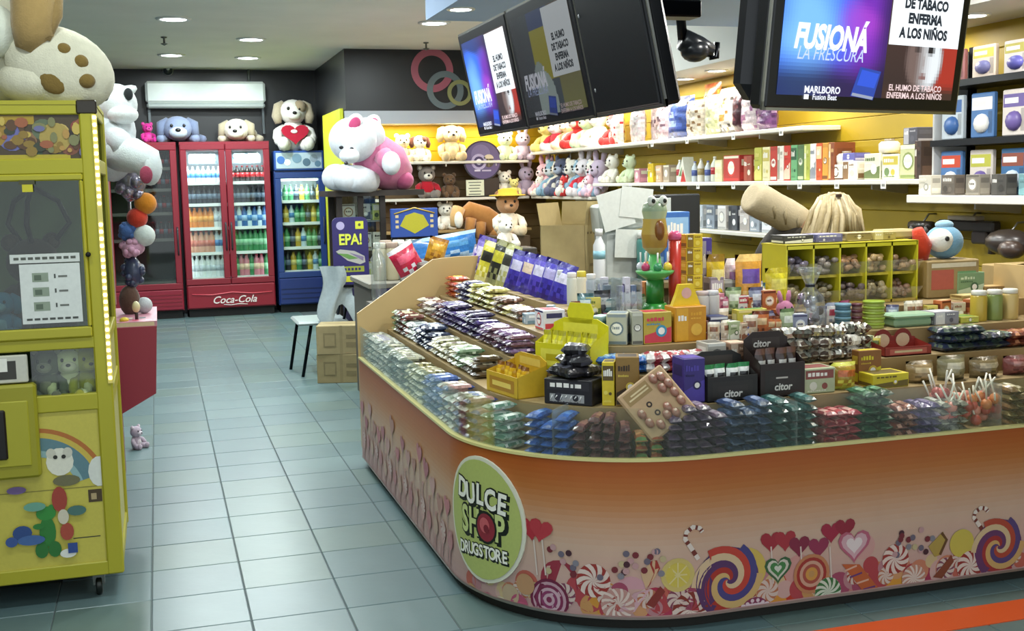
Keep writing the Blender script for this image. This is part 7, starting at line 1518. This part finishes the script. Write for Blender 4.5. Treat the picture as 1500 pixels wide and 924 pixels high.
m = MB(); q = at(1315, 335, Y=4.55); m.rbox(q.x-.11, 4.50, zT+.007, q.x+.06, 4.60, zT+.05, 'b0a070', .01); single('carton', m, 'kraft', 'pale kraft box at the wall end of the yellow rack top', 'box')
# blue and white seal toy and the red one beside
p = at(1382, 384, Y=4.52); kp = thing('plush_seal', 'round blue and white soft seal with one dark eye past the yellow rack', 'toy'); p.z = 1.205
m = MB(); m.ell((p.x, p.y, p.z+.075), (.09, .08, .078), '6f9ab4', 18, 12); part('body', m, 'plush', kp); m = MB(); m.ell((p.x-.045, p.y-.035, p.z+.085), (.058, .055, .055), 'dcdcd4', 14, 10); part('face', m, 'plush', kp); m = MB(); m.ell((p.x-.05, p.y-.088, p.z+.095), (.012, .008, .012), '1a1a1c', 8, 6); part('eye', m, 'plastic', kp); m = MB(); m.ell((p.x, p.y, p.z+.155), (.045, .035, .022), '8fb4c8', 10, 7); part('tuft', m, 'plush', kp)
m = MB(); m.rbox(p.x-.16, 4.42, 1.031, p.x+.12, 4.62, 1.203, '9a8458', .006); m.rect(p.x-.14, 1.07, p.x-.02, 1.16, 4.419, 'b0584a'); m.rect(p.x+.0, 1.06, p.x+.10, 1.15, 4.419, '6a9a6a'); m.rect(p.x-.14, 1.17, p.x+.10, 1.19, 4.4188, 'd0c8b0'); single('carton', m, 'card', 'tan carton with red and green pictures carrying the blue seal', 'box')
m = MB(); m.tube([(p.x-.135, 4.50, 1.204), (p.x-.14, 4.49, 1.27), (p.x-.175, 4.48, 1.345)], [.03, .045, .025], 'b83a20', 10); single('plush_fish', m, 'plush', 'small orange red soft toy standing between rack and blue seal', 'toy')
for i, (px, top, w0, c, a, lb) in enumerate(((1412, 398, 46, '7a9a70', ['c8d8b8', '4a6a48'], 'green striped carton past the blue seal'), (1452, 418, 44, '9a7a48', ['c8a870', '6a5028'], 'honey coloured carton on the counter top'), (1420, 442, 44, 'b09a60', ['d8c890', '7a6438'], 'straw carton low past the bins'))): G('carton', px, top, w0, 4, lb, c, a, .09, dd=(.12, .10, .0)[i])
m = MB(); q = at(1490, 440, Y=4.55); m.rbox(q.x-.13, 4.46, 1.031, q.x+.16, 4.65, at(1490, 388, Y=4.5).z, '9f8858', .005); m.poly([(q.x-.13, 4.46, at(1490, 388, Y=4.5).z), (q.x+.05, 4.46, at(1490, 388, Y=4.5).z), (q.x+.08, 4.40, at(1490, 376, Y=4.5).z)], 'b8a070'); single('cardboard_box', m, 'kraft', 'open tan cardboard box at the wall end of the counter top', 'box')
p, r, w_, h_ = size(1466, 440, 34, 4); t = thing('food_tub', 'small blue and white tub before the open cardboard box', 'tub', p); m = MB(); m.lathe([(w_*.42, 0), (w_*.48, h_*.7)], 'd0d4dc', 14); part('tub', m, 'plastic', t); m = MB(); m.lathe([(w_*.5, h_*.7), (w_*.5, h_)], '3a5aa8', 14); part('lid', m, 'plastic', t)
# ---- back worktop of the kiosk with the open carton, wrapped parcels and the dark screen
m = MB(); m.rbox(1.95, 5.55, 1.02, 3.30, 6.45, 1.06, '7a6a48', .006); m.box(2.15, 5.6, 0, 3.25, 6.4, 1.02, '5f5238'); single('back_worktop', m, 'board', 'brown rear worktop inside the candy counter, under the open carton', 'counter')
p = at(822, 388, Y=5.95); w_ = m_of(60, p); t = thing('cardboard_box', 'open tan carton standing tall on the rear worktop of the counter', 'box', (p.x+.09, p.y+.05, 1.061), .78); zt = at(822, 330, Y=5.95).z-1.06; a = .135
m = MB(); m.box(-a, -a, 0, a, a, .004, '8a7a4c'); 
for x0, y0, x1, y1 in ((-a, -a, a, -a+.004), (-a, a-.004, a, a), (-a, -a, -a+.004, a), (a-.004, -a, a, a)): m.box(x0, y0, 0, x1, y1, zt, 'a8986a')
m.rect(-.03, zt*.45, .02, zt*.62, -a-.001, '7a6a48'); m.rect(-.08, zt*.25, -.02, zt*.30, -a-.001, '8a7a54')
for k in range(4): m.rect(-.11+k*.04, zt*.84, -.09+k*.04, zt*.88, -a-.0012, '6a5a3a')
m.poly([(a+.001, -a*.7, zt*.5), (a+.001, -a*.45, zt*.5), (a+.001, -a*.45, zt*.82), (a+.001, -a*.7, zt*.82)], '7a6c44'); part('body', m, 'kraft', t)
for i, (pts) in enumerate((((-a, -a, zt), (a, -a, zt), (a, -a-.015, zt+.125), (-a, -a-.015, zt+.125)), ((a, -a, zt), (a, a, zt), (a+.015, a, zt+.125), (a+.015, -a, zt+.125)), ((-a, a, zt), (a, a, zt), (a, a+.02, zt+.12), (-a, a+.02, zt+.12)))):
    m = MB(); m.add(list(pts)+[(x*.985, y*.985, z) for x, y, z in pts], [(0, 1, 2, 3), (7, 6, 5, 4), (0, 4, 5, 1), (1, 5, 6, 2), (2, 6, 7, 3), (3, 7, 4, 0)], 'a39264'); part('flap', m, 'kraft', t)
t = thing('wrapped_parcel', 'tall pile of pale grey paper parcels with loose white sheets on the rear worktop', 'parcel'); q = at(908, 395, Y=5.75)
m = MB(); zt = at(908, 338, Y=5.75).z; m.rbox(q.x-.115, 5.68, 1.061, q.x+.115, 5.84, zt, 'b4bcba', .015); part('lower_parcel', m, 'kraft', t)
m = MB(); z2 = at(908, 288, Y=5.75).z; m.rbox(-.125, -.07, 0, .125, .07, z2-zt-.03, 'c4ccc6', .012, T(q.x-.005, 5.76, zt, ry=-.10)); part('upper_parcel', m, 'kraft', t)
for i, (x, z, ry, h_) in enumerate(((-.03, zt+.02, -.25, .20), (.05, zt+.07, .12, .16), (.02, zt-.14, .06, .15))):
    m = MB(); m.box(-.09, 0, 0, .09, .002, h_, 'd0d6d0', T(q.x+x, 5.66-.004*i, z, ry=ry)); part('sheet', m, 'card', t)
p = at(878, 395, Y=5.62); m = MB(); h_ = at(878, 335, Y=5.62).z-1.061; t = thing('spray_bottle', 'white slim bottle with a pale blue band beside the grey parcels', 'bottle', (p.x, 5.62, 1.061)); m.lathe([(.03, 0), (.032, .02), (.032, h_*.7), (.016, h_*.82), (.014, h_*.9)], 'dfe4e6', 12); part('bottle', m, 'plastic', t); m = MB(); m.lathe([(.0325, h_*.45), (.0325, h_*.60)], '8fc4d4', 12); part('label', m, 'print', t); m = MB(); m.lathe([(.02, h_*.88), (.02, h_)], 'e8ecec', 10); part('cap', m, 'plastic', t)
t = thing('monitor', 'black computer screen seen from behind on the rear worktop', 'monitor'); a, b = at(945, 345, Y=6.1), at(1024, 345, Y=6.1); z0, z1 = at(1000, 350, Y=6.1).z, at(1000, 284, Y=6.1).z
m = MB(); m.rbox(a.x, 6.08, z0, b.x, 6.12, z1, '2c2f31', .008); part('case', m, 'plastic', t); m = MB(); m.box((a.x+b.x)/2-.03, 6.10, 1.061, (a.x+b.x)/2+.03, 6.12, z0+.05, '222426'); m.box((a.x+b.x)/2-.1, 6.02, 1.061, (a.x+b.x)/2+.1, 6.2, 1.072, '222426'); part('foot', m, 'plastic', t)
m = MB(); m.rbox(a.x+.02, 6.07, z0+.05, a.x+.15, 6.079, z1-.02, 'c4ccc8', .002); part('paper_note', m, 'card', t)
p = at(985, 345, Y=5.70); h_ = at(985, 310, Y=5.7).z-1.061; single('carton', carton(.15, .12, h_, '3a6ab0', ['8fb8dc', 'dfe8f0', '2a4f90'], 41), 'card', 'blue and white carton before the black screen on the rear worktop', 'box', (p.x, 5.70, 1.061), 0)
p = at(946, 352, Y=5.62); t = thing('sealed_jar', 'teal lidded glass jar on the rear worktop beside the green stand', 'jar', (p.x, 5.62, 1.061)); h_ = at(946, 340, Y=5.62).z-1.061; m = MB(); m.lathe([(.045, 0), (.05, h_*.2), (.05, h_*.8), (.04, h_*.9)], '4a8a84', 14); part('jar', m, 'plastic', t); m = MB(); m.lathe([(.045, h_*.88), (.045, h_)], 'd8dcd8', 14); part('lid', m, 'plastic', t)
# ---- small packs tucked at the back of the steps and on the worktop
FIL = [['c8b8a0', '8a5a40', 'e8e0d0'], ['d8d4d0', 'b84a58', '8a90a0'], ['8a90a8', 'd8dce4', '4a4a6a'], ['c87a90', 'ecd8dc', '8a3a5a'], ['d8c860', '6a7a30', 'efe8b0'], ['6a8a90', 'd0dcdc', '3a5a60'], ['b8683a', 'e0c090', '6a3018'], ['5a5a62', 'c8c8cc', '2a2a30'], ['a8b890', 'e4e8d8', '5a7048']]
fk = [(Kit('small_pack').add('small_pack', stand_bag_mb(.055, .085, .032, c, 700+i), 'foil'), c) for i, c in enumerate(FIL)]
fq = [(Kit('small_pack').add('small_pack', carton(.05, .035, .07, c[0], c[1:], 720+i), 'card'), c) for i, c in enumerate(FIL)]
SN5 = ('', '', 'third step', 'fourth step', 'top step', 'counter top')
for tier, a, b, n, dd, lift in ((2, 1030, 1135, 9, .055, 0), (2, 1180, 1290, 9, .055, 0), (3, 800, 960, 10, .07, 0), (3, 1020, 1240, 15, .07, 0), (3, 1300, 1480, 10, .07, 0), (4, 835, 950, 9, .09, 0), (4, 1040, 1135, 8, .16, .0), (4, 1030, 1140, 9, -.03, 0), (3, 1040, 1175, 10, -.07, 0)):
    for i in range(n):
        p, r = spot(a+(b-a)*(i+rnd.uniform(.2, .8))/n, tier, dd); k, c = (fk if rnd.random() < .6 else fq)[rnd.randrange(9)]
        lb = f'{two(c)} small {"bag" if (k, c) in fk else "carton"} tucked at the {"back" if dd > 0 else "front"} of the {SN5[tier]}'
        k.place(lb, 'pack', p, r+rnd.uniform(-.5, .5), lb, rnd.uniform(.85, 1.35))
# ================================================================== WOMAN bending over behind the counter
solid('skin_tone', 'b08a6c', .55, .06, 20, .1); solid('beige_knit', 'b8a988', .9, .12, 40, .4); solid('dark_vest', '35302a', .9, .12, 30, .3); solid('dark_trousers', '22242a', .9, .1, 30, .3)
pe = thing('person', 'blond woman bending head down behind the counter, beige sleeve raised, dark vest', 'person', (0, 0, 0))
def skinned(name, pts, edges, radii, mat, parent, sub=2):
    me = bpy.data.meshes.new(name); me.from_pydata(pts, edges, []); o = link(name, me, parent); me.materials.append(MATS[mat])
    md = o.modifiers.new('skin', 'SKIN'); md.use_smooth_shade = True
    for v, r in zip(me.skin_vertices[0].data, radii): v.radius = (r, r)
    me.skin_vertices[0].data[0].use_root = True
    s = o.modifiers.new('sub', 'SUBSURF'); s.levels = sub; s.render_levels = sub; return o
PX, PY = 3.03, 5.22
hd = at(1222, 322, Y=4.98); el = at(1108, 292, Y=5.12); sh = at(1172, 326, Y=5.14)
CAMP = Vector((0, 0, CAM_H)); fa = CAMP+((Vector(sh)*.45+Vector(el)*.55)-CAMP)*1.035; wr = CAMP+((Vector(sh)*.8+Vector(el)*.2)-CAMP)*1.05
body = [(PX, PY+.18, .88), (PX, PY+.10, 1.05), (PX+.01, PY, 1.20), (PX+.04, PY-.08, 1.29), (PX+.08, PY-.15, 1.35), (hd.x, hd.y+.02, hd.z),
        tuple(sh), tuple(el), tuple(fa), tuple(wr), (PX+.21, PY-.08, 1.27), (PX+.30, PY-.16, 1.10), (PX+.24, PY-.36, 1.10),
        (PX-.10, PY+.18, .82), (PX-.10, PY+.16, .46), (PX-.10, PY+.20, .09), (PX-.11, PY+.06, .045), (PX+.10, PY+.18, .82), (PX+.10, PY+.16, .46), (PX+.10, PY+.20, .09), (PX+.11, PY+.06, .045)]
E_ = [(0,1),(1,2),(2,3),(3,4),(4,5),(3,6),(6,7),(7,8),(8,9),(3,10),(10,11),(11,12),(0,13),(13,14),(14,15),(15,16),(0,17),(17,18),(18,19),(19,20)]
skinned('body', body, E_, [.13,.115,.125,.11,.05,.085,.055,.045,.036,.022,.055,.045,.030,.085,.055,.038,.03,.085,.055,.038,.03], 'skin_tone', pe)
skinned('vest', body[:4]+[(PX+.07, PY-.12, 1.33)]+[tuple(Vector(sh)*.9+Vector(body[3])*.1), (PX+.19, PY-.08, 1.275)], [(0,1),(1,2),(2,3),(3,4),(3,5),(3,6)], [.145,.13,.15,.14,.06,.10,.09], 'dark_vest', pe)
m = MB(); S_, E2 = Vector(sh), Vector(el); ax = (E2-S_); m.tube([S_-ax*.12, S_+ax*.10, S_+ax*.35, S_+ax*.6, S_+ax*.85, S_+ax*1.06, S_+ax*1.13, S_+ax*1.14], [.070, .080, .084, .082, .086, .083, .074, .055], 'b3a68a', 18)
for t_ in (.2, .5, .75): m.tube([S_+ax*t_+Vector((0, -.07, .03)), S_+ax*(t_+.05)+Vector((0, -.082, -.02)), S_+ax*(t_-.03)+Vector((0, -.06, -.06))], [.006, .010, .005], 'a4977a', 6)
part('sleeve', m, 'cloth', pe)
skinned('sleeve', [body[10], body[11], (PX+.25, PY-.30, 1.10)], [(0,1),(1,2)], [.07,.06,.045], 'beige_knit', pe)
skinned('trousers', [(PX, PY+.18, .90), (PX-.10, PY+.18, .80), (PX-.10, PY+.16, .46), (PX-.10, PY+.20, .12), (PX+.10, PY+.18, .80), (PX+.10, PY+.16, .46), (PX+.10, PY+.20, .12)], [(0,1),(1,2),(2,3),(0,4),(4,5),(5,6)], [.14,.10,.07,.055,.10,.07,.055], 'dark_trousers', pe)
for sx in (-1, 1): m = MB(); m.rbox(PX+sx*.105-.045, PY-.03, 0, PX+sx*.105+.045, PY+.25, .085, '1c1a1a', .03); part('shoe', m, 'rubber', pe)
def hand(x, y, z, dx):
    m = MB(); m.ell((x, y, z), (.035, .045, .016), 'b08a6c', 10, 7)
    for k, (fx, ln) in enumerate(((-.026, .055), (-.009, .066), (.009, .062), (.025, .048))): m.tube([(x+fx, y-.035, z), (x+fx, y-.035-ln*.6, z-.008), (x+fx, y-.035-ln, z-.026)], [.0085, .008, .006], 'b08a6c', 6)
    m.tube([(x+dx*.03, y-.0, z), (x+dx*.052, y-.025, z-.006), (x+dx*.052, y-.05, z-.016)], [.011, .009, .007], 'b08a6c', 6); return m
part('hand', hand(wr.x+.02, wr.y+.05, wr.z-.02, 1), 'skin', pe); part('hand', hand(PX+.24, PY-.41, 1.095, -1), 'skin', pe)
m = MB(); m.ell((hd.x, hd.y, hd.z), (.078, .095, .095), 'b08a6c', 16, 11); m.ell((hd.x, hd.y-.085, hd.z-.055), (.014, .02, .018), 'a87e60', 8, 6); m.ell((hd.x, hd.y-.075, hd.z-.085), (.024, .012, .007), '9a5a50', 8, 6)
for sx in (-1, 1): m.ell((hd.x+sx*.032, hd.y-.083, hd.z-.022), (.013, .008, .007), '2a2420', 8, 6); m.ell((hd.x+sx*.078, hd.y+.01, hd.z-.02), (.01, .018, .026), 'a87e60', 8, 6)
part('face', m, 'skin', pe)
hr = MB(); rr = random.Random(9); HC = ['a4936c', 'b5a57e', '948460', 'bfb08c', 'a89872']
hr.ell((hd.x, hd.y+.015, hd.z+.035), (.098, .105, .085), 'a4936c', 18, 12)
for k in range(130):
    a = rr.uniform(0, 2*PI); ca, sa = math.cos(a), math.sin(a); fr_ = sa < -.5 and -.25 < ca < .6
    r1 = rr.uniform(.088, .118); drop = rr.uniform(.13, .23) if not fr_ else rr.uniform(.03, .08)
    flare = rr.uniform(.04, .10) if ca < 0 else rr.uniform(.0, .04); w1 = rr.uniform(.009, .016); px_, py_ = rr.uniform(-.02, .03), rr.uniform(-.03, .03)
    hr.tube([(hd.x+px_, hd.y+py_, hd.z+.118+rr.uniform(0, .012)), (hd.x+(.06+px_*.4)*ca, hd.y+.01+.06*sa, hd.z+.102+rr.uniform(-.01, .012)), (hd.x+r1*ca, hd.y+r1*sa, hd.z+.03+rr.uniform(-.02, .02)), (hd.x+(r1+.012+flare*.4)*ca, hd.y+(r1+.012)*sa, hd.z-.06), (hd.x+(r1+flare)*ca*.98+rr.uniform(-.015, .015), hd.y+r1*sa, hd.z-drop)], [w1*.7, w1, w1*1.1, w1, .004], HC[rr.randrange(5)], 5)
part('hair', hr, 'hair', pe)
m = MB(); m.rbox(hd.x-.035, hd.y-.075, hd.z+.112, hd.x-.005, hd.y-.06, hd.z+.128, '3a2a20', .003); part('hair_clip', m, 'plastic', pe)
